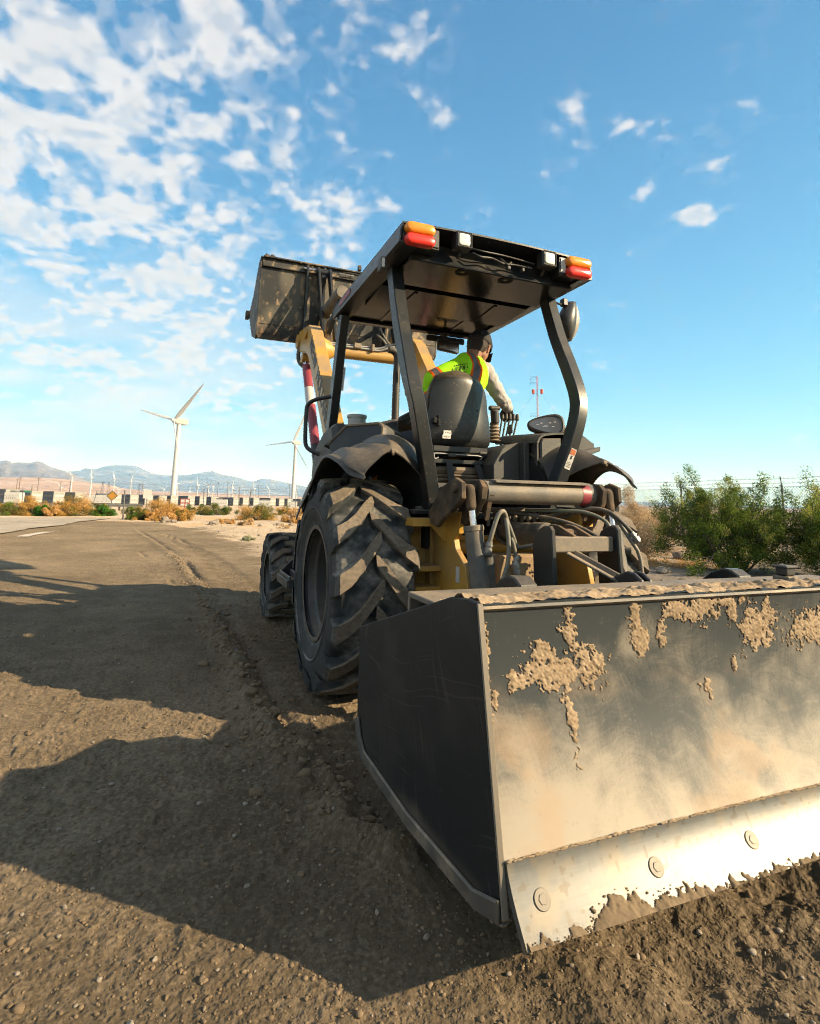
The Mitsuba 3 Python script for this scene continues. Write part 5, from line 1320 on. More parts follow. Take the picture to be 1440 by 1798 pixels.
torso = [(J['pelvis'] + V(-0.07, 0, 0), 0.12, J['pelvis'] + V(0.09, 0, 0), 0.12), (J['pelvis'], 0.135, J['waist'], 0.125), (J['waist'] + V(-0.05, 0, 0), 0.115, J['chest'] + V(-0.075, 0, 0), 0.125), (J['waist'] + V(0.05, 0, 0), 0.110, J['chest'] + V(0.075, 0, 0.01), 0.125),
         (J['chest'] + V(-0.08, 0, 0), 0.12, J['ls'] + V(0.035, 0, -0.005), 0.085), (J['chest'] + V(0.08, 0, 0.02), 0.12, J['rs'] + V(-0.045, 0, 0), 0.080), (J['chest'] + V(0.02, 0, 0.04), 0.115, J['neck'] + V(-0.02, 0, -0.03), 0.075),
         (J['neck'] + V(0, -0.005, -0.02), 0.062, J['ls'] + V(0.03, 0, 0.0), 0.082), (J['neck'] + V(0, -0.005, -0.02), 0.062, J['rs'] + V(-0.03, 0, 0.0), 0.072)]
arm_r = [(J['rs'], 0.062, J['re'], 0.046), (J['re'], 0.045, J['rw'] * 0.6 + J['re'] * 0.4, 0.042), (J['rw'] * 0.6 + J['re'] * 0.4, 0.042, J['rw'], 0.031)]
arm_l = [(J['ls'], 0.062, J['le'], 0.046), (J['le'], 0.045, J['lw'] * 0.6 + J['le'] * 0.4, 0.042), (J['lw'] * 0.6 + J['le'] * 0.4, 0.042, J['lw'], 0.031)]
legs = [(J['lh'], 0.095, J['lk'], 0.062), (J['rh'], 0.095, J['rk'], 0.062), (J['lk'], 0.060, J['la'], 0.042), (J['rk'], 0.060, J['ra'], 0.042), (J['la'], 0.045, J['lt'], 0.035), (J['ra'], 0.045, J['rt'], 0.035)]
f = unit(V(0.62, 0.62, -0.50))           # the way the face looks: down to the right, at the levers
r = unit(np.cross(f, V(0, 0, 1)))
r = unit(r + V(0, 0, -0.10))
u = np.cross(r, f)
H = J['head']
hp = lambda a, b, c: H + r * a + f * b + u * c
head = [(hp(0, -0.025, 0.045), 0.083, hp(0, 0.018, 0.04), 0.080), (hp(0, -0.03, 0.0), 0.078, hp(0, 0.025, -0.01), 0.074), (hp(0, 0.02, -0.03), 0.062, hp(0, 0.05, -0.075), 0.040), (hp(-0.025, 0.01, -0.04), 0.05, hp(-0.02, 0.055, -0.08), 0.030), (hp(0.025, 0.01, -0.04), 0.05, hp(0.02, 0.055, -0.08), 0.030),
        (hp(0, 0.085, 0.02), 0.010, hp(0, 0.108, -0.022), 0.013), (hp(-0.03, 0.074, 0.026), 0.014, hp(0.03, 0.074, 0.026), 0.014), (hp(-0.018, 0.082, -0.055), 0.010, hp(0.018, 0.082, -0.055), 0.010), (hp(-0.083, -0.012, 0.015), 0.012, hp(-0.079, -0.004, -0.025), 0.009), (hp(0.083, -0.012, 0.015), 0.012, hp(0.079, -0.004, -0.025), 0.009),
        (J['neck'] + V(0, 0, -0.03), 0.060, hp(0, -0.035, -0.05), 0.056), (hp(-0.083, -0.02, 0.02), 0.014, hp(-0.075, -0.01, 0.0), 0.010), (hp(0.083, -0.02, 0.02), 0.014, hp(0.075, -0.01, 0.0), 0.010)]
# the right hand closed on the lever knobs, the left one on the steering wheel
def hand(w, d, side, up):
    d, up = unit(d), unit(up)
    s = unit(np.cross(d, up)) * side
    up = unit(np.cross(s, d)) * (1 if side > 0 else -1)
    at = lambda a, b, c: w + d * a + s * b + up * c
    out = [(w, 0.029, at(0.03, 0.0, 0.0), 0.029), (at(0.03, 0.020, 0), 0.018, at(0.075, 0.028, 0.004), 0.014), (at(0.03, -0.020, 0), 0.018, at(0.075, -0.030, 0.0), 0.013), (at(0.035, 0.0, 0), 0.020, at(0.08, 0.0, 0.006), 0.014)]
    for k, (b, L) in enumerate(((0.031, 0.95), (0.011, 1.05), (-0.011, 1.0), (-0.031, 0.82))):
        k0, k1, k2, k3 = at(0.080, b, 0.004), at(0.080 + 0.030 * L, b * 1.04, -0.008), at(0.080 + 0.034 * L, b * 1.02, -0.034 * L), at(0.080 + 0.014 * L, b, -0.050 * L)
        out += [(k0, 0.0105, k1, 0.0095), (k1, 0.0095, k2, 0.0085), (k2, 0.0085, k3, 0.0075)]
    t0, t1, t2 = at(0.022, 0.030, -0.006), at(0.050, 0.052, -0.018), at(0.074, 0.050, -0.034)
    return out + [(t0, 0.014, t1, 0.011), (t1, 0.011, t2, 0.009)]


hr = hand(J['rw'], V(0.35, 0.55, -0.45), -1, V(0.2, 0.4, 0.9))
hl = hand(J['lw'], V(0.5, 0.8, 0.1), 1, V(0, -0.3, 1))
body = blob(torso + arm_r + arm_l + legs + head + hr + hl, 0.014, 6)
scene[PE] = mikit.ply(body, mat('skin', principled((0.36, 0.175, 0.105), 0.55, 0, 0.4)), smooth=True)
grow = lambda parts, k: [(a, ra + k, b, rb + k) for a, ra, b, rb in parts]
# shirt with long sleeves, creased
shirt = blob(grow(torso, 0.006) + grow(arm_r[:2], 0.013) + grow([(J['rw'] * 0.6 + J['re'] * 0.4, 0.042, J['rw'] * 0.93 + J['re'] * 0.07, 0.036)], 0.010) + grow(arm_l[:2], 0.013) + grow([(J['lw'] * 0.6 + J['le'] * 0.4, 0.042, J['lw'] * 0.95 + J['le'] * 0.05, 0.034)], 0.010), 0.012, 8)
v = np.array(shirt.vertices)
n = np.array(shirt.vertex_normals)
cr = meshkit.fbm(np.stack([v[:, 0] * 16 + v[:, 2] * 8, v[:, 1] * 16, v[:, 2] * 24 - v[:, 0] * 18], -1), 3, 71) - 0.5
wob = np.abs(meshkit.noise(np.stack([v[:, 0] * 26 + v[:, 2] * 14, v[:, 1] * 20, v[:, 2] * 32], -1), 72) - 0.5)
shirt.vertices = v + n * (cr * 0.020 - wob * 0.012)[:, None]
put('shirt', shirt, mat('shirt_cloth', principled((0.50, 0.47, 0.46), 0.9, 0, 0.2, sheen=0.3)), PE, smooth=True)
tag(f'{PE}__shirt', 'pale grey long sleeved shirt')
# vest
vest = blob(grow(torso[1:], 0.019) + [(J['ls'], 0.088, J['ls'] * 0.65 + J['le'] * 0.35, 0.075), (J['chest'] + V(-0.10, 0, -0.02), 0.13, J['waist'] + V(-0.09, 0, 0.02), 0.12)], 0.0075, 8)
v = np.array(vest.vertices)
n = np.array(vest.vertex_normals)
ax = unit(J['rs'] - J['ls'])
mid = (J['rs'] + J['ls']) / 2
spine = unit(J['neck'] - J['waist'])
lat = (v - mid) @ ax
up_ = (v - mid) @ spine
fold = meshkit.fbm(np.stack([v[:, 0] * 10, v[:, 1] * 10, v[:, 2] * 7], -1), 3, 73) - 0.5
vest.vertices = v + n * (0.016 * fold)[:, None]
fc = vest.vertices[vest.faces].mean(1)
lat = (fc - mid) @ ax
up_ = (fc - mid) @ spine
nk = np.linalg.norm(fc - (J['neck'] + V(0.012, 0.01, 0.04)), axis=1)
armhole = ((lat > 0.185) | (lat < -0.33)) & (up_ > -0.13)
keep = (nk > 0.072) & ~armhole & (fc[:, 2] > 1.62)
a_ = np.abs(lat + 0.095 - 0.07 * SM(-0.05, 0.12, up_))
brace = (a_ > 0.092) & (a_ < 0.168)
grey = (a_ > 0.108) & (a_ < 0.152)
belt = (up_ < -0.235) & (up_ > -0.31)
belt_g = (up_ < -0.25) & (up_ > -0.295)


def part(mask, key, mtl, lift=0.0):
    q = tm(vest.vertices + np.array(vest.vertex_normals) * lift, vest.faces[mask])
    q.remove_unreferenced_vertices()
    return put(key, q, mtl, PE, smooth=True)


is_b = (brace | belt) & keep
is_g = (grey & ~belt | belt_g) & is_b
part(keep & ~is_b, 'vest', mat('lime_mesh', principled((0.42, 0.95, 0.02), 0.8, 0, 0.2)))
part(is_b & ~is_g, 'orange_trim', mat('orange_trim_cloth', principled((1.0, 0.16, 0.01), 0.8, 0, 0.2)))
part(is_g, 'reflective_stripe', mat('grey_tape', principled((0.13, 0.12, 0.125), 0.55, 0, 0.4)))
tag(f'{PE}__vest', 'lime yellow safety vest with orange edged grey stripes')
# the print between the shoulders: dark broken lettering
rr = np.random.default_rng(5)
marks = []
vt = trimesh.Trimesh(vest.vertices, vest.faces, process=False)
cen = mid - ax * 0.085 + spine * 0.060


def on_back(a, b):
    p = cen + ax * a + spine * b
    cand = vt.vertices
    d = cand - p
    back = unit(np.cross(ax, spine))
    back = back if back[1] < 0 else -back
    e = np.linalg.norm(d - (d @ back)[:, None] * back, axis=1) - 0.02 * (d @ back)
    k = int(np.argmin(e))
    return p + back * ((cand[k] - p) @ back) + np.array(vt.vertex_normals[k]) * 0.003


def mark(a, b, w, h):
    q = [on_back(a - w / 2, b - h / 2), on_back(a + w / 2, b - h / 2), on_back(a + w / 2, b + h / 2), on_back(a - w / 2, b + h / 2)]
    marks.append(tm(q, [[0, 1, 2], [0, 2, 3]]))


for k in range(7):
    mark(-0.046 + 0.0153 * k, 0.034, 0.009, 0.012)
for k in range(9):
    mark(-0.054 + 0.0135 * k, -0.038, 0.007, 0.010)
for a in (-0.034, -0.022, -0.002, 0.010, 0.024, 0.036):
    mark(a, 0.0, 0.006, 0.040)
for a, b in ((-0.028, 0.016), (-0.028, -0.014), (0.004, 0.018), (0.004, -0.016), (0.030, 0.002), (0.030, 0.018)):
    mark(a, b, 0.014, 0.007)
for a in (-0.058, 0.056):
    mark(a, 0.004, 0.008, 0.020)
put('vest_print', cat(*marks), mat('black_print', principled((0.012, 0.014, 0.012), 0.8)), PE)
# trousers
put('trousers', blob(grow(legs[:4], 0.008) + [(J['pelvis'] + V(-0.07, 0, 0), 0.128, J['pelvis'] + V(0.09, 0, 0), 0.128)], 0.015, 6), mat('dark_denim', principled((0.03, 0.035, 0.05), 0.9)), PE, smooth=True)
put('boots', cat(blob(grow(legs[4:5], 0.012), 0.02, 4), blob(grow(legs[5:6], 0.012), 0.02, 4)), 'caked_iron', PE, smooth=True)
# cropped hair and the cap
hair = blob([(hp(0, -0.028, 0.042), 0.0865, hp(0, 0.0, 0.05), 0.084), (hp(0, -0.034, 0.0), 0.079, hp(0, -0.02, 0.02), 0.081), (hp(0, -0.042, -0.03), 0.064, hp(0, -0.03, 0.0), 0.075)], 0.01, 4)
put('hair', hair, mat('brown_hair', principled((0.035, 0.022, 0.015), 0.8)), PE, smooth=True)
cap = blob([(hp(0, -0.022, 0.058), 0.098, hp(0, 0.018, 0.058), 0.095), (hp(0, -0.020, 0.090), 0.086, hp(0, 0.015, 0.092), 0.082)], 0.009, 6)
fcx = (cap.vertices[cap.faces].mean(1) - H)
kp = (fcx @ u > 0.030) & ~((fcx @ f < -0.06) & (np.abs(fcx @ r) < 0.035) & (fcx @ u < 0.062))
q = tm(cap.vertices, cap.faces[kp])
q.remove_unreferenced_vertices()
put('cap', q, mat('cap_cloth', principled((0.022, 0.022, 0.024), 0.75, 0, 0.35)), PE, smooth=True)
vz = np.array([[hp(0.092 * math.sin(t) * (1 - 0.12 * k), 0.060 + k * 0.075 * math.cos(t) ** 0.8 + 0.03 * math.cos(t), 0.036 - 0.022 * k - 0.03 * abs(math.sin(t)) ** 2 * k) for t in np.linspace(-1.35, 1.35, 17)] for k in np.linspace(0, 1, 6)])
put('cap_peak', sheet(vz, 0.004), 'cap_cloth', PE, smooth=50)
put('cap_strap', tube(smooth_path([hp(-0.045, -0.098, 0.034), hp(0, -0.117, 0.034), hp(0.045, -0.098, 0.034)], 6), 0.006, 6), 'cap_cloth', PE, smooth=50)
put('cap_button', hull((hp(0, 0.0, 0.176), 0.007), (hp(0, 0.001, 0.178), 0.006)), 'cap_cloth', PE, smooth=50)
cuff = J['rw'] * 0.98 + J['re'] * 0.02
put('glove_cuff', rod(J['rw'] - unit(J['rw'] - J['re']) * 0.03, J['rw'] + V(0.35, 0.55, -0.45) * 0.028, 0.036, 16, 0.006), mat('red_cloth', principled((0.55, 0.06, 0.03), 0.85)), PE, smooth=40)
gl = blob(grow(hr, 0.0035), 0.006, 4)
put('glove', gl, mat('black_glove', principled((0.018, 0.016, 0.016), 0.7)), PE, smooth=True)

# ---------------------------------------------------------------- wind turbines
zg = lambda x, y: float(ground_height(np.array([x], float), np.array([y], float), False)[0])


mat('white_paint', principled((0.66, 0.66, 0.65), 0.45))
mat('nacelle_paint', principled((0.46, 0.44, 0.40), 0.5))


def blade_mesh(L, chord):
    t = np.linspace(0, 1, 14)
    ch = chord * np.interp(t, [0, 0.05, 0.2, 0.5, 0.85, 1], [0.45, 0.55, 1.0, 0.72, 0.42, 0.10])
    tk = chord * np.interp(t, [0, 0.05, 0.2, 0.5, 1], [0.45, 0.40, 0.24, 0.13, 0.03])
    a = np.linspace(0, 2 * np.pi, 13)[:-1]
    g = []
    for k in range(14):
        tw = math.radians(36 + 16 * (1 - t[k]))
        x = (np.cos(a) * 0.5 + 0.14) * ch[k]
        y = np.sin(a) * 0.5 * tk[k]
        g.append(np.stack([x * math.cos(tw) - y * math.sin(tw), x * math.sin(tw) + y * math.cos(tw), np.full(12, t[k] * L)], -1))
    m = quadgrid(np.array(g), False, True)
    if m.volume < 0:
        m.invert()
    return m


def turbine(hub, R, tower, phase, yaw, label, group=None, far=False, name='wind_turbine'):
    """Rotor phase: degrees clockwise from upright, seen from the camera. yaw: way the rotor faces (degrees, 0 = towards +y)."""
    t = holder(name)
    tag(t, label, 'wind turbine', group)
    hub = V(*hub)
    c, s = math.cos(math.radians(yaw)), math.sin(math.radians(yaw))
    ax = V(s, c, 0)                     # rotor axis, away from the camera
    rt = V(c, -s, 0)                    # to the right in the picture
    base = 0.032 * tower if not far else 0.034 * tower
    back = hub + ax * 0.10 * R
    put('tower', tube([back + V(0, 0, -tower), back + V(0, 0, -tower * 0.5), back + V(0, 0, -0.03 * R)], [base, base * 0.86, base * 0.68], 28 if not far else 10), 'white_paint', t, smooth=50)
    nl, nw = 0.30 * R, 0.10 * R
    nac = prism([(-0.10 * nl, -0.5 * nw), (-0.02 * nl, -0.62 * nw), (0.85 * nl, -0.62 * nw), (nl, -0.35 * nw), (nl, 0.5 * nw), (0, 0.55 * nw)], 'x', -0.5 * nw, 0.5 * nw, 0.1 * nw)
    M = np.eye(4)
    M[:3, 0], M[:3, 1], M[:3, 2], M[:3, 3] = rt, ax, V(0, 0, 1), hub
    nac.apply_transform(M)
    put('nacelle', nac, 'nacelle_paint' if not far else 'white_paint', t)
    hb = hull((V(0, -0.03 * R, 0), 0.045 * R), (V(0, -0.075 * R, 0), 0.025 * R))
    hb.apply_transform(M)
    put('hub', hb, 'white_paint', t, smooth=50)
    for k in range(3):
        a = math.radians(phase + 120 * k)
        b = blade_mesh(R * 0.98, 0.085 * R if not far else 0.10 * R)
        A = np.eye(4)
        A[:3, 0], A[:3, 1], A[:3, 2], A[:3, 3] = V(math.cos(a), 0, -math.sin(a)), V(0, 1, 0), V(math.sin(a), 0, math.cos(a)), V(0, -0.04 * R, 0)
        b.apply_transform(M @ A)
        put('blade', b, 'white_paint', t, smooth=50)
    return t


turbine((-6.6, 281.5, 37.1), 24.0, 42.0, 45, 45, 'tall white wind turbine, the nearest and largest of all')
turbine((64.5, 365.6, 38.7), 22.6, 45.0, 25, 45, 'white wind turbine of the second size, just left of the tractor')
TURBINE_ROW = [(-232, 1464, 46.1, 21, -35), (-208, 1582, 47.1, 21, -2), (-290, 1705, 23.3, 21, -48), (-225, 1715, 22.3, 21, 35), (-158, 1588, 44.7, 21, -8), (-158, 1722, 21.2, 21, -58), (-130, 1724, 43.7, 21, 20),
               (-97, 1726, 21.4, 21, 5), (-11, 1481, 35.5, 21, -5), (21, 1729, 19.7, 21, 20), (33, 1382, 30.6, 21, -5), (76, 1885, 40.4, 21, -60), (83, 1727, 36.7, 21, 45), (80, 1885, 19.3, 21, -10), (117, 1477, 28.0, 21, 12),
               (172, 2300, 23.0, 21, 0), (169, 1472, 27.9, 21, -3), (223, 2063, 30.3, 21, 35), (241, 1712, 30.2, 21, -35), (319, 1699, 37.1, 21, 40), (-50, 1886, 26.4, 21, 50), (259, 2582, 19.8, 21, 0)]
ORDINAL = ('first second third fourth fifth sixth seventh eighth ninth tenth eleventh twelfth thirteenth fourteenth fifteenth sixteenth seventeenth eighteenth nineteenth twentieth twenty-first twenty-second').split()
TURBINE_ROW.sort(key=lambda t: math.atan2(t[0] - CAM[0], t[1] - CAM[1]))
for i, (x, y, z, R, ph) in enumerate(TURBINE_ROW):
    gz = zg(x, y)
    turbine((x, y, z), R, z - gz + 0.5, ph, 25 + (x * 7 + y) % 30, f'small far white wind turbine, {ORDINAL[i]} from the left of the distant ones', 'distant wind turbines on the plain', True)

# ---------------------------------------------------------------- storage units behind the fence
mat('unit_grey', principled((0.16, 0.165, 0.17), 0.6))
mat('unit_sunlit', principled((0.36, 0.345, 0.30), 0.6))  # end walls coloured lighter to stand for sun, against the shaded grey sides
mat('unit_white', principled((0.56, 0.55, 0.52), 0.6))
mat('unit_vent', principled((0.30, 0.29, 0.26), 0.6))
UNITS = [(-33.9, 130.9), (-31.4, 139.2), (-28.5, 146.8), (-25.3, 153.7), (-18.4, 165.9), (-14.6, 171.5), (-11.1, 176.1), (-7.5, 180.5), (-4.4, 184.0), (0.5, 189.1), (4.1, 192.6), (7.8, 195.8), (15.3, 202.0), (18.8, 204.6), (22.7, 207.2), (29.3, 211.5), (32.8, 213.6), (36.3, 215.6), (41.9, 218.5), (46.1, 220.6)]


def storage_unit(x, y, w, l, h, yaw, label, group, white=False):
    t = holder('storage_unit')
    tag(t, label, 'container', group)
    z = zg(x, y) - 0.05
    c, s = math.cos(yaw), math.sin(yaw)
    M = np.eye(4)
    M[:3, 0], M[:3, 1], M[:3, 3] = V(c, s, 0), V(-s, c, 0), V(x, y, z)
    def add(nm, m, b):
        m.apply_transform(M)
        put(nm, m, b, t)
    # corner nearest to the camera at the origin: the long side runs to -x, the end to +y
    add('shell', box([-l, 0, 0.15], [0, w, h], 0.04), 'unit_white' if white else 'unit_grey')
    if not white:
        add('end_wall', box([0, 0.03, 0.2], [0.05, w - 0.03, h - 0.05], 0.02), 'unit_sunlit')
        add('plinth', box([-l, 0.1, -0.4], [-0.1, w - 0.1, 0.15], 0), 'unit_vent')
        n = 4
        for r_ in range(2):
            for k in range(n):
                x0 = -l + 0.35 + k * (l - 0.5) / n
                add('vent', box([x0, -0.05, 0.55 + 1.15 * r_], [x0 + (l - 0.5) / n - 0.35, 0, 0.95 + 1.15 * r_], 0.01), 'unit_vent')
        for r_ in range(2):
            add('vent', box([0.05, 0.35, 0.6 + 1.1 * r_], [0.08, w - 0.35, 1.0 + 1.1 * r_], 0.01), 'unit_white')
    else:
        add('roof_unit', box([-l * 0.75, w * 0.3, h], [-l * 0.35, w * 0.8, h + 0.35], 0.03), 'unit_grey')
        for k in range(5):
            x0 = -l + 0.5 + k * (l - 0.8) / 5
            add('vent', box([x0, -0.03, h * 0.45], [x0 + (l - 0.8) / 5 - 0.5, 0, h * 0.62], 0.01), 'unit_vent')


def ordinal(k):
    return ('first second third fourth fifth sixth seventh eighth ninth tenth eleventh twelfth thirteenth fourteenth fifteenth sixteenth seventeenth eighteenth nineteenth twentieth twenty-first twenty-second').split()[k]


for k, (x, y) in enumerate(UNITS):
    storage_unit(x, y, 2.7 + 0.004 * k * 10, 6.2, 2.95, math.radians(-45), f'grey storage container with its sunlit end coloured paler, {ordinal(k)} from the left in the long row', 'storage containers in a row')
for (x, y, l, h), lab in zip([(-14.5, 124.5, 3.6, 2.2), (-30.5, 126.5, 2.6, 2.3), (9.3, 147.2, 3.6, 1.9), (23.5, 170.5, 3.4, 2.0), (34.0, 184.0, 2.6, 1.9)],
                             ['white low equipment cabin left of the yellow road sign', 'white low equipment cabin at the left edge of the picture', 'white low equipment cabin in the middle of the container row', 'white low equipment cabin behind a leaning fence post', 'white low equipment cabin beside the second wind turbine']):
    storage_unit(x, y, 2.4, l, h, math.radians(-8), lab, None, True)

# ---------------------------------------------------------------- fence, signs, guard rail, poles
mat('galvanised', principled((0.16, 0.16, 0.155), 0.55, 0.3))
mat('wood_pole', principled((0.10, 0.075, 0.055), 0.9))
FE = holder('wire_fence')
tag(FE, 'wire fence of thin leaning steel posts in front of the containers', 'fence')
POSTS = [((-16.6, 65.0), (-16.7, 65.0), 2.0), ((-9.99, 61.62), (-9.60, 61.60), 1.9), ((-4.43, 29.27), (-4.47, 29.25), 1.50), ((-0.03, 44.99), (-0.06, 44.99), 1.95), ((2.81, 39.46), (2.98, 39.47), 1.85), ((3.73, 56.55), (3.75, 56.57), 2.5), ((8.54, 51.59), (8.55, 51.61), 2.2)]
for (bx, by), (tx_, ty_), h in POSTS:
    z = zg(bx, by)
    put('post', rod((bx, by, z - 0.2), (tx_, ty_, z + h), 0.034, 8), 'galvanised', FE, smooth=40)
order = [0, 1, 3, 4, 6]
for k in range(4):
    pts = []
    for i in order:
        (bx, by), (tx_, ty_), h = POSTS[i]
        z = zg(bx, by)
        pts.append((tx_, ty_, z + h - 0.05 - 0.35 * k))
    pts = [(-40, 75, 1.9 - 0.35 * k)] + pts + [(30, 58, 1.5 - 0.35 * k)]
    put('wire', tube(np.array(pts), 0.008, 4), 'galvanised', FE)

GR = holder('guard_rail')
tag(GR, 'grey steel guard rail beyond the road, under the yellow sign', 'guard rail')
gp = [(-21.0, 52.0), (-14.0, 54.5), (-9.0, 55.8), (-5.0, 56.5)]
gpz = [zg(a, b) for a, b in gp]
prof = [(-0.02, 0.0), (0.03, 0.05), (0.03, 0.11), (-0.02, 0.155), (0.03, 0.20), (0.03, 0.26), (-0.02, 0.31)]
g = np.array([[(x, y + d, z + 0.30 + e) for d, e in prof] for (x, y), z in zip(gp, gpz)])
put('rail', sheet(np.ascontiguousarray(g), 0.01), 'galvanised', GR)
for x, y in [(-19, 52.9), (-16, 53.9), (-13, 54.8), (-10, 55.6), (-7, 56.2), (-5.3, 56.5)]:
    z = zg(x, y)
    put('post', box([x - 0.08, y + 0.05, z - 0.1], [x + 0.08, y + 0.22, z + 0.66], 0.01), 'wood_pole', GR)


def sign(name, label, x, y, z0, zc, plate, color, rim=None, yaw=0.12):
    t = holder(name)
    tag(t, label, 'sign')
    put('post', rod((x, y + 0.04, z0 - 0.2), (x, y + 0.04, zc + 0.2), 0.035, 8), 'galvanised', t)
    p = np.array(plate)
    put('plate', prism([(x + a, zc + b) for a, b in p], 'y', y - 0.02, y, 0.004), color, t)
    if rim:
        put('rim', cat(*[bar((x + a[0], y - 0.024, zc + a[1]), (x + b[0], y - 0.024, zc + b[1]), 0.05, 0.006, up=(0, 1, 0)) for a, b in zip(p * 0.93, np.roll(p, -1, 0) * 0.93)]), rim, t)
    return t


sign('road_sign', 'yellow diamond road sign on a thin post', -6.31, 42.29, zg(-6.31, 42.29), 1.17, [(0, -0.37), (0.37, 0), (0, 0.37), (-0.37, 0)], mat('sign_yellow', principled((0.42, 0.20, 0.02), 0.6)), mat('sign_black', principled((0.05, 0.04, 0.03), 0.6)))
sign('road_sign', 'white square sign seen from behind beside the orange bush', -3.94, 40.46, zg(-3.94, 40.46), 1.34, [(-0.27, -0.30), (0.27, -0.30), (0.27, 0.30), (-0.27, 0.30)], 'unit_white')
rs_ = sign('road_sign', 'red and white notice board right of the orange bush', -1.30, 58.5, zg(-1.3, 58.5), 0.62, [(-0.46, -0.42), (0.46, -0.42), (0.46, 0.42), (-0.46, 0.42)], mat('sign_red', principled((0.32, 0.05, 0.03), 0.6)))
for dx in (-0.22, 0.22):
    for dz in (-0.20, 0.20):
        put('panel', box([-1.30 + dx - 0.17, 58.474, 0.62 + dz - 0.14], [-1.30 + dx + 0.17, 58.4795, 0.62 + dz + 0.14], 0.0), 'unit_white', rs_)
st = holder('road_sign')
tag(st, 'small green street name sign on a pole above the containers', 'sign')
put('post', rod((-14.9, 60, -0.2), (-14.9, 60, 2.0), 0.04, 8), 'galvanised', st)
put('plate', box([-15.5, 59.95, 1.35], [-14.95, 59.97, 1.52], 0.004), mat('sign_green', principled((0.02, 0.20, 0.12), 0.6)), st)
POLES = [(-96, 420, 14), (-88, 430, 14), (-120, 520, 15), (-72, 410, 12), (-66, 405, 12), (26, 480, 16), (34, 486, 16.5), (58, 480, 15), (88, 505, 17), (112, 520, 16), (142, 520, 16), (160, 530, 15), (18, 470, 14)]
POLES.sort(key=lambda t: math.atan2(t[0] - CAM[0], t[1] - CAM[1]))
for i, (x, y, h) in enumerate(POLES):
    t = holder('utility_pole')
    tag(t, f'thin far utility pole behind the containers, {ORDINAL[i]} from the left', 'utility pole', 'distant utility poles')
    z = zg(x, y)
    put('pole', tube([(x, y, z), (x, y, z + h)], [0.22, 0.14], 6), 'wood_pole', t)
    put('cross_arm', box([x - 1.3, y - 0.1, z + h - 1.2], [x + 1.3, y + 0.1, z + h - 1.0], 0), 'wood_pole', t)
ww = holder('power_line')
tag(ww, 'thin power lines strung between the far poles', 'cable')
for k, (zo, dx) in enumerate(((13.0, 0), (12.6, 1.0), (10.5, 0.5), (8.5, 0), (7.0, 0))):
    pts = []
    for i in range(9):
        a, b = V(-120 + 35 * i, 440 + 12 * i), V(-120 + 35 * (i + 1), 440 + 12 * (i + 1))
        for t in np.linspace(0, 1, 6, endpoint=False):
            q = a + (b - a) * t
            pts.append((q[0], q[1], zo - 1.2 - 1.2 * 4 * t * (1 - t)))
    put('wire', tube(np.array(pts), 0.035, 4), 'wood_pole', ww)
for i, (x, y) in enumerate(((-172, 1500), (-158, 1490), (-100, 1600), (-92, 1610))):
    t = holder('transmission_tower')
    tag(t, f'dark lattice transmission tower against the tan foothills, {ORDINAL[i]} from the left', 'pylon', 'distant transmission towers')
    z = zg(x, y)
    b = []
    for sx, sy in ((-1, -1), (1, -1), (1, 1), (-1, 1)):
        b.append(tube([(x + sx * 3, y + sy * 3, z), (x + sx * 0.8, y + sy * 0.8, z + 38)], 0.28, 4))
    for k in range(6):
        w0, w1 = 3 - 2.2 * k / 6, 3 - 2.2 * (k + 1) / 6
        b += [tube([(x - w0, y - w0, z + 6.3 * k), (x + w1, y - w1, z + 6.3 * (k + 1))], 0.16, 4), tube([(x + w0, y - w0, z + 6.3 * k), (x - w1, y - w1, z + 6.3 * (k + 1))], 0.16, 4)]
    b += [tube([(x - 6, y, z + q), (x + 6, y, z + q)], 0.3, 4) for q in (26, 31, 36)]
    put('lattice', cat(*b), 'wood_pole', t)
# red and white mast with warning balls, right of the seat
MA = holder('radio_mast')
tag(MA, 'slender red and white radio mast with two orange marker balls', 'mast')
mx_, my_ = 89.35, 128.0
mzg = zg(mx_, my_)


def lattice(z0, z1, w):
    b = []
    c3 = [(math.cos(a) * w, math.sin(a) * w) for a in (0.3, 2.4, 4.5)]
    for a, q in c3:
        b.append(tube([(mx_ + a, my_ + q, z0), (mx_ + a, my_ + q, z1)], 0.05, 5))
    n = max(2, int((z1 - z0) / 0.5))
    for k in range(n):
        za, zb = z0 + (z1 - z0) * k / n, z0 + (z1 - z0) * (k + 1) / n
        for i in range(3):
            (a, q), (c, d) = c3[i], c3[(i + 1) % 3]
            b.append(tube([(mx_ + a, my_ + q, za), (mx_ + c, my_ + d, zb)], 0.028, 3))
    return cat(*b)


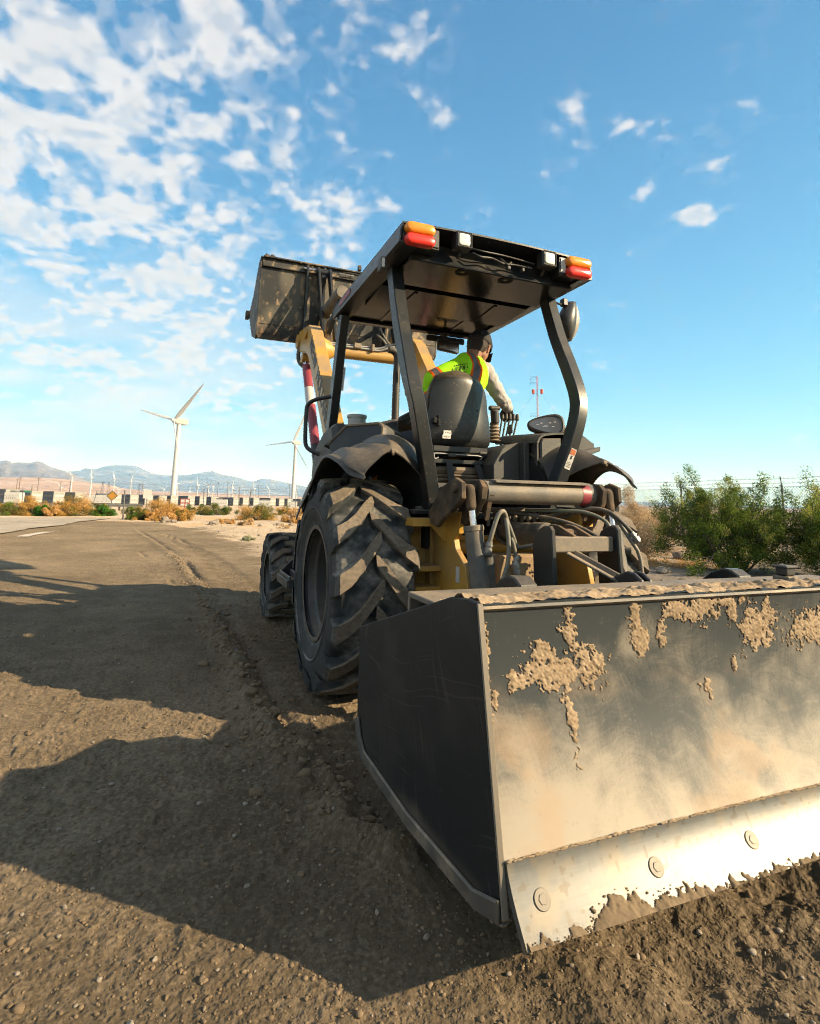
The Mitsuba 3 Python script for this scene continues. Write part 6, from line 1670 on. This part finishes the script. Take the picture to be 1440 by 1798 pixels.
zt = 37.1
for k in range(9):
    z1 = zt - k * 4.2
    z0 = max(mzg, z1 - 4.2)
    if z1 > mzg:
        put('section', lattice(z0, z1, 0.19), mat('mast_red', principled((0.62, 0.16, 0.12), 0.6)) if k in (0, 1, 2, 4, 6) and k != 3 else 'white_paint', MA)
for s in (-1, 1):
    for dz in (-0.3, 0.3):
        put('marker_ball', hull((V(mx_ + s * 0.98, my_ - s * 0.62, 32.7 + dz), 0.42)), mat('ball_orange', principled((0.75, 0.10, 0.03), 0.6)), MA, smooth=50)
    put('guy_wire', tube([(mx_, my_, 33.5), (mx_ + s * 20, my_ - s * 13, mzg)], 0.02, 3), 'galvanised', MA)
for z, n in ((36.3, 3), (35.0, 2), (25.6, 3), (24.0, 3), (20.0, 2)):
    for k in range(n):
        put('antenna', tube([(mx_ - 0.2, my_, z + 0.4 * k), (mx_ - 1.9 + 0.4 * k, my_ + 1.2, z + 0.4 * k)], 0.035, 4), 'galvanised', MA)
    put('antenna_boom', tube([(mx_ - 1.6, my_ + 1, z - 0.2), (mx_ - 1.6, my_ + 1, z + 1.0)], 0.03, 4), 'galvanised', MA)

# chain link fence with barbed wire on the right
CF = holder('chain_link_fence')
tag(CF, 'chain link fence topped with barbed wire behind the bushes on the right', 'fence')
fa, fb = V(12.6, 16.5), V(11.4, -1.5)
Lf = np.linalg.norm(fb - fa)
fd = (fb - fa) / Lf
fh = 1.72
gz0 = -0.03
wires = []
step = 0.075
nst = int((Lf + fh) / step)
for k in range(nst):
    for sg_ in (1, -1):
        s0 = k * step if sg_ > 0 else k * step - fh
        a0, a1 = s0 - (fh if sg_ > 0 else 0), s0
        a0, a1 = (s0 - fh, s0) if sg_ > 0 else (s0 + fh, s0)
        # from (a0, bottom) to (a1, top), clipped to the fence
        t0, t1 = 0.0, 1.0
        lo, hi = a0, a1
        if min(lo, hi) < 0 or max(lo, hi) > Lf:
            ts = sorted([np.clip((0 - lo) / (hi - lo), 0, 1), np.clip((Lf - lo) / (hi - lo), 0, 1)])
            t0, t1 = ts
        if t1 - t0 < 0.02:
            continue
        p = [(fa[0] + fd[0] * (lo + (hi - lo) * t), fa[1] + fd[1] * (lo + (hi - lo) * t), gz0 + fh * t) for t in (t0, t1)]
        wires.append(tube(np.array(p), 0.0030, 3, False))
put('mesh', cat(*wires), 'galvanised', CF)
for zz in (0.0, fh - 0.02):
    put('wire', tube(np.array([(*fa, gz0 + zz), (*fb, gz0 + zz)]), 0.005, 4), 'galvanised', CF)
for zz, lean in ((fh + 0.10, 0.03), (fh + 0.21, 0.06)):
    pts = np.array([(*(fa + (fb - fa) * t), gz0 + zz - 0.03 * math.sin(t * 19) ** 2) for t in np.linspace(0, 1, 40)])
    barbs = []
    for k in range(150):
        q = fa + (fb - fa) * (k + 0.5) / 150
        barbs.append(tube(np.array([(q[0], q[1] - 0.02, gz0 + zz - 0.03), (q[0] + 0.01, q[1] + 0.02, gz0 + zz + 0.025)]), 0.003, 3, False))
    put('barbed_wire', cat(tube(pts, 0.0045, 4), *barbs), 'galvanised', CF)
for t in (0.04, 0.22, 0.40, 0.58, 0.76, 0.94):
    q = fa + (fb - fa) * t
    put('post', cat(rod((q[0], q[1], -0.3), (q[0], q[1], gz0 + fh + 0.04), 0.025, 8), rod((q[0], q[1], gz0 + fh + 0.03), (q[0] - 0.03, q[1], gz0 + fh + 0.24), 0.014, 6)), 'galvanised', CF)

# ---------------------------------------------------------------- mountains and foothills
def ridge(name, skyline, r0, r1, label, mtl, seed, nseg=420, nr=46, az0=-75, az1=110, rough=0.5, floor=-40.0, wild=0.6):
    sk = np.array(skyline)
    az = np.linspace(az0, az1, nseg)
    el = np.interp(az, sk[:, 0], sk[:, 1])
    out = np.clip(np.maximum(sk[0, 0] - az, az - sk[-1, 0]), 0, 30)
    el = el * (1 + 0.5 * (meshkit.fbm(np.stack([az * 0.13, az * 0, az * 0], -1), 3, seed) - 0.5) * SM(0, 6, out))
    t = np.linspace(0, 1.35, nr)
    A, T_ = np.meshgrid(np.radians(az), t, indexing='ij')
    R = r0 + (r1 - r0) * T_
    x, y = CAM[0] + R * np.sin(A), CAM[1] + R * np.cos(A)
    crest = np.tan(np.radians(el))[:, None] * r1
    prof = np.where(T_ <= 1, T_ ** 1.25, 1 - ((T_ - 1) / 0.35) ** 1.5)
    s = 6.0 / (r1 - r0)
    q = np.stack([x * s, y * s, x * 0], -1)
    w = meshkit.fbm(q * 0.7, 3, seed + 1)[..., None] * 1.2
    n1 = 1 - np.abs(meshkit.fbm(q + w, 5, seed + 2) * 2 - 1)
    n2 = 1 - np.abs(meshkit.fbm(q * 3.1 + w * 2, 4, seed + 3) * 2 - 1)
    n = 0.65 * n1 + 0.35 * n2
    mid = np.sin(np.pi * np.clip(T_, 0, 1))
    z = crest * prof * (1 + wild * mid * (n - 0.78) * 1.6) + CAM[2]
    z = z + crest * rough * 0.06 * (n2 - 0.7) * (T_ > 0.05)
    z = np.where(T_ < 0.03, floor, z)
    k = put(name, quadgrid(np.stack([x, y, z], -1)), mtl, smooth=True)
    tag(k, label, kind='structure')


def rock_color(lo, hi, pale, scale):
    def f(p, n, uv):
        a = fbm(p.x * scale, p.y * scale, p.z * scale * 2, 4)
        b = fbm(p.x * scale * 6, p.y * scale * 6, p.z * scale * 8, 3)
        c = mix(lo, hi, dr.clip(a * 0.8 + (b - 0.5) * 0.9 + 0.1, 0, 1))
        return mix(c, mi.Color3f(*pale), smoothstep(0.55, 0.75, b) * smoothstep(0.3, 0.8, a) * 0.6)
    return principled(proc_color(f), 0.95, 0, 0.1)


mat('brown_rock', rock_color((0.085, 0.070, 0.055), (0.20, 0.165, 0.13), (0.33, 0.26, 0.20), 0.0022))
mat('blue_rock', rock_color((0.06, 0.06, 0.055), (0.16, 0.145, 0.125), (0.42, 0.36, 0.30), 0.0014))
mat('tan_rock', rock_color((0.23, 0.15, 0.095), (0.42, 0.29, 0.19), (0.50, 0.37, 0.26), 0.004))
SK1 = [(-40, 3.0), (-25, 2.9), (-18, 2.5), (-14.06, 2.68), (-13.62, 2.8), (-13.21, 2.59), (-12.71, 2.66), (-12.11, 2.65), (-11.53, 2.82), (-11.11, 2.75), (-10.46, 2.4), (-9.82, 2.18), (-9.26, 2.06), (-8.28, 1.61), (-6.91, 1.06), (-5, 0.5), (-3, 0.1), (0, -0.2)]
SK2 = [(-30, 1.6), (-14, 1.2), (-9.98, 1.69), (-9.26, 2.06), (-8.33, 2.2), (-7.83, 2.43), (-7.48, 2.34), (-7.12, 2.36), (-6.4, 2.69), (-5.51, 2.84), (-4.73, 2.87), (-3.88, 2.76), (-3.14, 2.43), (-2.16, 2.1), (-1.43, 2.03), (-0.46, 2.11), (0.53, 2.15), (1.52, 2.4), (2.63, 2.6), (3.58, 2.31), (4.64, 2.18), (5.71, 1.89), (6.52, 1.69), (7.04, 1.98), (7.85, 2.06), (8.95, 1.81), (10.06, 1.62), (11.17, 1.43), (12.3, 1.17), (15.12, 0.85), (20.83, 0.6), (30, 0.5), (42.24, 0.46), (45.2, 0.52), (47.09, 0.42), (52.0, 0.32), (57.6, 0.28), (75, 0.4), (100, 0.8)]
SK3 = [(-40, 1.5), (-20, 1.4), (-13.92, 1.38), (-11.99, 1.46), (-9.95, 1.45), (-7.81, 1.23), (-6.25, 1.09), (-4.63, 0.73), (-2.75, 0.58), (-0.83, 0.58), (4.23, 0.49), (12.33, 0.33), (20, 0.2), (40, 0.12), (70, 0.1)]
ridge('mountain', SK1, 4200, 7000, 'brown rocky mountain at the far left', 'brown_rock', 5, az0=-60, az1=2)
ridge('mountain_001', SK2, 7500, 11500, 'long blue hazy mountain range on the horizon', 'blue_rock', 15)
ridge('foothill', SK3, 2300, 3900, 'low tan foothills below the mountains', 'tan_rock', 25, nr=40, wild=0.35)


# ---------------------------------------------------------------- bushes
def leaf_cards(c, n, s, r, seed, up=0.3, long=1.6):
    """n small leaf-sized faces in the ball-shaped clump of radius r."""
    q = np.random.default_rng(seed)
    d = q.normal(0, 1, (n, 3))
    d /= np.linalg.norm(d, axis=1, keepdims=True)
    p = np.asarray(c) + d * np.asarray(r) * (q.uniform(0, 1, (n, 1)) ** 0.45)
    a = q.normal(0, 1, (n, 3)) + V(0, 0, up)
    a /= np.linalg.norm(a, axis=1, keepdims=True)
    b = np.cross(a, q.normal(0, 1, (n, 3)))
    b /= np.linalg.norm(b, axis=1, keepdims=True) + 1e-9
    k = s * q.uniform(0.6, 1.3, (n, 1))
    a, b = a * k * long, b * k
    return np.stack([p - a, p - b * 0.55, p + a, p + b * 0.55], 1)


def cards_mesh(quads):
    v = np.concatenate(quads).reshape(-1, 3)
    k = np.arange(len(v) // 4) * 4
    return tm(v, np.concatenate([np.stack([k, k + 1, k + 2], 1), np.stack([k, k + 2, k + 3], 1)]))


def leafmat(name, c, thin=0.6):
    return mat(name, {'type': 'twosided', 'b': {'type': 'principled', 'base_color': rgb(*c), 'roughness': 0.6, 'specular': 0.3}} if thin <= 0 else
               {'type': 'principledthin', 'base_color': rgb(*c), 'roughness': 0.6, 'diff_trans': thin})


leafmat('leaf_dark', (0.065, 0.105, 0.020), 0.7)
leafmat('leaf_mid', (0.14, 0.19, 0.035), 0.7)
leafmat('leaf_yellow', (0.30, 0.30, 0.07), 0.7)
leafmat('leaf_olive', (0.13, 0.13, 0.035), 0.6)
leafmat('leaf_green', (0.06, 0.16, 0.025), 0.6)
leafmat('dry_ochre', (0.40, 0.235, 0.065), 0.5)
leafmat('dry_orange', (0.52, 0.31, 0.12), 0.5)
leafmat('dry_straw', (0.50, 0.345, 0.19), 0.5)
leafmat('dry_tan', (0.47, 0.35, 0.22), 0.5)
leafmat('sage_leaf', (0.30, 0.30, 0.19), 0.5)
mat('grey_twig', principled((0.17, 0.135, 0.105), 0.9))
mat('dry_twig', principled((0.52, 0.40, 0.27), 0.9))


def branch(p0, d, L, r, q, depth, out, tips, bend=0.35, kids=3):
    n = 6
    pts, d = [np.asarray(p0, float)], unit(d)
    for k in range(n):
        d = unit(d + q.normal(0, bend / n ** 0.5, 3) + V(0, 0, 0.03))
        pts.append(pts[-1] + d * L / n)
    out.append(tube(np.array(pts), np.linspace(r, r * 0.5, n + 1), 5, False))
    if depth == 0:
        tips.append((pts[-1], d))
        tips.append((pts[n // 2 + 1], d))
        return
    for k in range(kids):
        i = q.integers(n // 2, n + 1)
        branch(pts[i], unit(d + q.normal(0, 0.55, 3)), L * q.uniform(0.5, 0.8), r * 0.55, q, depth - 1, out, tips, bend, kids)


def creosote(key, x, y, h, w, seed, label, lean=(0, 0, 0), stems=24, leaves=120, tall=()):
    q = np.random.default_rng(seed)
    t = holder('creosote_bush')
    tag(t, label, 'bush')
    out, tips = [], []
    z = float(ground_height(np.array([x], float), np.array([y], float))[0])
    for k in range(stems):
        a = 2 * np.pi * (k + q.uniform(0, 0.8)) / stems
        sp = q.uniform(0.25, 1.0)
        d = unit(V(math.cos(a) * w * sp, math.sin(a) * w * sp, h * q.uniform(0.45, 0.95)) + V(*lean))
        L = math.hypot(w * sp, h) * q.uniform(0.48, 0.66)
        branch((x + math.cos(a) * 0.12, y + math.sin(a) * 0.12, z - 0.03), d, L, 0.020 * q.uniform(0.7, 1.2), q, 2, out, tips, 0.35, 4)
    for dx, dy, hh in tall:
        n = 9
        pts = [V(x + dx * k / n + 0.05 * math.sin(k), y + dy * k / n, z + hh * k / n) for k in range(n + 1)]
        out.append(tube(np.array(pts), np.linspace(0.016, 0.006, n + 1), 5, False))
        for k in range(4, n + 1):
            tips += [(pts[k], V(0, 0, 1)), (pts[k] + V(0.03, 0, 0.05), V(0, 0, 1)), (pts[k] + V(-0.03, 0.02, 0.1), V(0, 0, 1))]
    for k in range(int(stems * 6)):
        a, e, rr_ = q.uniform(0, 2 * np.pi), q.uniform(0, 1), q.uniform(0.35, 0.95)
        tips.append((V(x + math.cos(a) * w * 0.95 * rr_, y + math.sin(a) * w * 0.95 * rr_, z + h * (0.14 + 0.55 * e * (1.15 - 0.6 * rr_))), V(0, 0, 1)))
    put('stems', cat(*out), 'grey_twig', t, smooth=True)
    sets = {'leaf_dark': [], 'leaf_mid': [], 'leaf_yellow': []}
    for i, (p, d) in enumerate(tips):
        nm = ('leaf_dark', 'leaf_mid', 'leaf_mid', 'leaf_dark', 'leaf_yellow')[q.integers(0, 5)]
        if p[2] < z + 0.1:
            continue
        r = q.uniform(0.07, 0.15)
        sets[nm].append(leaf_cards(p + d * r * 0.3, int(leaves * q.uniform(0.5, 1.1)), 0.0125, (r, r, r * 1.2), seed * 1000 + i))
    for nm, s_ in sets.items():
        if s_:
            put('foliage', cards_mesh(s_), nm, t)


creosote('a', 7.75, 4.15, 1.30, 1.0, 3, 'green creosote bush with bare forked stems, right behind the blade', tall=((-0.55, 0.45, 1.80), (-0.70, 0.50, 1.55), (0.45, -0.35, 1.62)), lean=(-0.1, 0.1, 0))
creosote('b', 8.75, 2.75, 1.22, 1.05, 4, 'darker creosote bush at the right edge of the picture', tall=((0.02, 0.05, 1.75), (-0.35, 0.3, 1.45), (0.25, -0.2, 1.6)))
creosote('c', 10.1, 1.3, 1.5, 1.0, 6, 'creosote bush cut off by the right edge', stems=16, leaves=70)


def tumble(x, y, h, w, seed, label, mats, n=900, top=None):
    q = np.random.default_rng(seed)
    t = holder('dry_bush')
    tag(t, label, 'bush')
    z = zg(x, y)
    out = []
    for k in range(n):
        a = q.uniform(0, 2 * np.pi)
        e = q.uniform(0.05, 1.0) ** 0.8 * math.pi / 2
        rad = V(w * math.cos(a) * math.cos(e), w * math.sin(a) * math.cos(e), h * math.sin(e)) * q.uniform(0.55, 1.0)
        p0 = V(x, y, z) + rad * q.uniform(0.25, 0.7)
        d = unit(rad + q.normal(0, 0.4, 3) * w)
        pts = [p0]
        L = q.uniform(0.15, 0.40) * h
        for j in range(4):
            d = unit(d + q.normal(0, 0.45, 3))
            pts.append(pts[-1] + d * L / 4)
        out.append(tube(np.array(pts), np.linspace(0.0045, 0.002, 5), 3, False))
    put('twigs', cat(*out), mats[0], t)
    quads = []
    for k in range(int(n * 0.25)):
        a = q.uniform(0, 2 * np.pi)
        e = q.uniform(0.1, 1.0) ** 0.8 * math.pi / 2
        rad = V(w * math.cos(a) * math.cos(e), w * math.sin(a) * math.cos(e), h * math.sin(e)) * q.uniform(0.75, 1.02)
        quads.append(leaf_cards(V(x, y, z) + rad, 45, 0.006, (0.08, 0.08, 0.09), seed * 77 + k, 0.8, 4.5))
    for p, r in (top or []):
        quads.append(leaf_cards(V(x, y, z) + V(*p), 1500, 0.006, r, seed * 7, 1.5, 5))
    put('foliage', cards_mesh(quads), mats[1], t)


tumble(7.5, 6.35, 1.15, 0.95, 11, 'dry tan tumbleweed heap behind the right rear wheel', ('dry_twig', 'dry_tan'), 1500, top=(((-0.15, 0.0, 1.35), (0.16, 0.16, 0.26)),))
tumble(8.8, 7.0, 1.05, 0.55, 12, 'dry bush with a greenish crown between tumbleweed and creosote', ('dry_twig', 'leaf_olive'), 500)
tumble(6.6, 7.2, 1.05, 0.75, 13, 'dry tan tumbleweed against the tractor tyre', ('dry_twig', 'dry_tan'), 900)


def shrub(x, y, h, w, seed, label, palette, n=26, dens=240, leaf=0.022, twigs=True, group=None):
    q = np.random.default_rng(seed)
    t = holder('desert_shrub')
    tag(t, label, 'bush', group)
    z = zg(x, y) - 0.04
    sets, st_ = {}, []
    for k in range(n):
        a, e = q.uniform(0, 2 * np.pi), math.asin(q.uniform(0.02, 1.0))
        rad = V(w * math.cos(a) * math.cos(e), w * math.sin(a) * math.cos(e), h * math.sin(e) * 0.85) * q.uniform(0.5, 0.98)
        nm = palette[q.integers(0, len(palette))]
        r = q.uniform(0.14, 0.30) * min(w, h)
        sets.setdefault(nm, []).append(leaf_cards(V(x, y, z) + rad, dens, leaf, (r * 1.2, r * 1.2, r), seed * 900 + k, 0.9, 2.2))
        st_.append(tube(smooth_path([(x, y, z), V(x, y, z) + rad * 0.5 + q.normal(0, 0.05, 3) * w, V(x, y, z) + rad], 3), 0.010 * h, 4, False))
    put('stems', cat(*st_), 'grey_twig', t)
    for nm, s_ in sets.items():
        put('foliage', cards_mesh(s_), nm, t)


OCH = ('dry_ochre', 'dry_orange', 'dry_ochre', 'leaf_olive')
shrub(-2.65, 28.9, 1.50, 1.15, 21, 'tall rust orange bush in front of the largest turbine', ('dry_ochre', 'dry_orange', 'dry_ochre', 'dry_ochre'), 60, 330, 0.016)
shrub(-3.75, 28.3, 0.85, 0.60, 22, 'green low bush at the left foot of the rust orange bush', ('leaf_mid', 'leaf_olive', 'dry_ochre'), 26)
shrub(-3.0, 27.9, 0.72, 0.50, 23, 'small orange bush in front of the rust orange bush', ('dry_orange', 'dry_ochre'), 22)
shrub(-1.75, 28.2, 0.75, 0.75, 24, 'orange and green bush at the right foot of the rust orange bush', OCH, 30)
shrub(-10.6, 33.0, 1.05, 1.0, 25, 'ochre and green bush at the left edge of the picture', ('leaf_olive', 'dry_ochre', 'leaf_mid'), 40)
shrub(-9.35, 33.4, 1.25, 0.95, 26, 'ochre bush between the left edge and the dark green bush', OCH, 40)
shrub(-8.65, 33.0, 0.80, 0.60, 27, 'dark green rounded bush among ochre bushes on the left', ('leaf_green', 'leaf_green', 'leaf_dark'), 30)
shrub(-7.35, 33.6, 1.35, 1.15, 28, 'large ochre bush left of the yellow sign', OCH, 46)
shrub(-8.1, 32.5, 0.65, 0.6, 29, 'low ochre bush in front of the large ochre bush', ('dry_ochre', 'dry_orange'), 20)
shrub(-5.75, 33.4, 0.85, 0.60, 30, 'bright green bush standing alone on the sand', ('leaf_green', 'leaf_green', 'leaf_dark', 'leaf_mid'), 32)
shrub(2.35, 30.3, 1.15, 1.15, 31, 'ochre green bush behind the leaning fence post', ('dry_ochre', 'leaf_olive', 'leaf_olive', 'dry_orange'), 44)
shrub(3.75, 24.5, 0.85, 0.95, 32, 'orange brush left of the tractor wheel', ('dry_orange', 'dry_ochre', 'dry_straw'), 40)
shrub(4.4, 26.2, 1.05, 0.9, 33, 'orange brush behind the front tyre', ('dry_orange', 'dry_ochre'), 34)
shrub(0.9, 40.0, 0.95, 1.4, 34, 'olive scrub behind the leaning fence', ('leaf_olive', 'leaf_dark'), 30)
shrub(-0.6, 42.0, 0.95, 1.2, 35, 'olive scrub right of the red notice board', ('leaf_olive', 'leaf_dark', 'dry_ochre'), 26)
shrub(6.2, 41.0, 1.0, 1.3, 36, 'olive scrub behind the orange brush', ('leaf_olive', 'dry_ochre'), 26)
shrub(-7.1, 43.0, 0.8, 0.7, 37, 'olive scrub below the yellow sign', ('leaf_olive', 'dry_ochre'), 18)
shrub(-4.9, 41.5, 1.1, 0.7, 38, 'thin olive scrub between the yellow and the white sign', ('leaf_olive', 'leaf_dark'), 14, 120)
shrub(0.13, 13.6, 0.22, 0.30, 39, 'small grey green sage tuft on the sand by the lane', ('sage_leaf',), 26, 150, 0.009)
shrub(0.9, 22.0, 0.35, 0.45, 40, 'straw tuft on the sand', ('dry_straw', 'dry_orange'), 14, 150)
shrub(0.2, 24.5, 0.35, 0.5, 41, 'straw tuft by the pale rock', ('dry_straw', 'dry_orange'), 12, 140)
shrub(2.1, 19.5, 0.22, 0.35, 42, 'small straw tuft on the sand before the tractor', ('dry_straw',), 10, 120)
q = np.random.default_rng(9)
gr_ = []
for k in range(240):
    x, y = q.uniform(5.2, 9.0), q.uniform(4.6, 6.2)
    gr_.append(leaf_cards((x, y, zg(x, y) + 0.03), 40, 0.004, (0.10, 0.10, 0.05), 5000 + k, 0.9, 7))
put('dry_grass', cards_mesh(gr_), 'dry_orange')
tag('dry_grass', 'orange dry grass under the bushes on the right', 'grass', kind='stuff')

for (x, y, s, sd), lab in zip([(-0.28, 23.5, 0.24, 1), (-2.35, 25.2, 0.22, 2), (-2.0, 25.1, 0.12, 3), (5.9, 4.05, 0.11, 4), (1.3, 20.5, 0.10, 5), (0.55, 26.5, 0.15, 6), (2.9, 22.3, 0.13, 7)],
                              ['pale rock on the sand below the straw tuft', 'grey stone under the rust orange bush', 'small stone right of the grey stone under the orange bush', 'pale stone on the gravel behind the right wheel', 'small pale rock on the sand', 'pale rock beyond the straw tuft', 'pale rock before the orange brush']):
    v, f_ = pebble(sd + 20, 3)
    v = v * (0.9 + 0.25 * meshkit.fbm(v * 4, 3, sd))[:, None] * s
    t = put('rock', tm(v + V(x, y, zg(x, y) + s * 0.25), f_), 'pale_pebbles', smooth=35)
    tag(t, lab, 'rock')

# ---------------------------------------------------------------- the air
scene['air'] = {'type': 'homogeneous', 'albedo': rgb(0.95, 0.95, 0.95), 'sigma_t': rgb(0.000026, 0.000056, 0.000105)}
scene['haze'] = {'type': 'cube', 'to_world': T().translate([0, 8000, 500]).scale([24000, 24000, 780]), 'bsdf': {'type': 'null'}, 'interior': {'type': 'ref', 'id': 'air'}}
tag('haze', 'thin blue desert haze', kind='stuff')
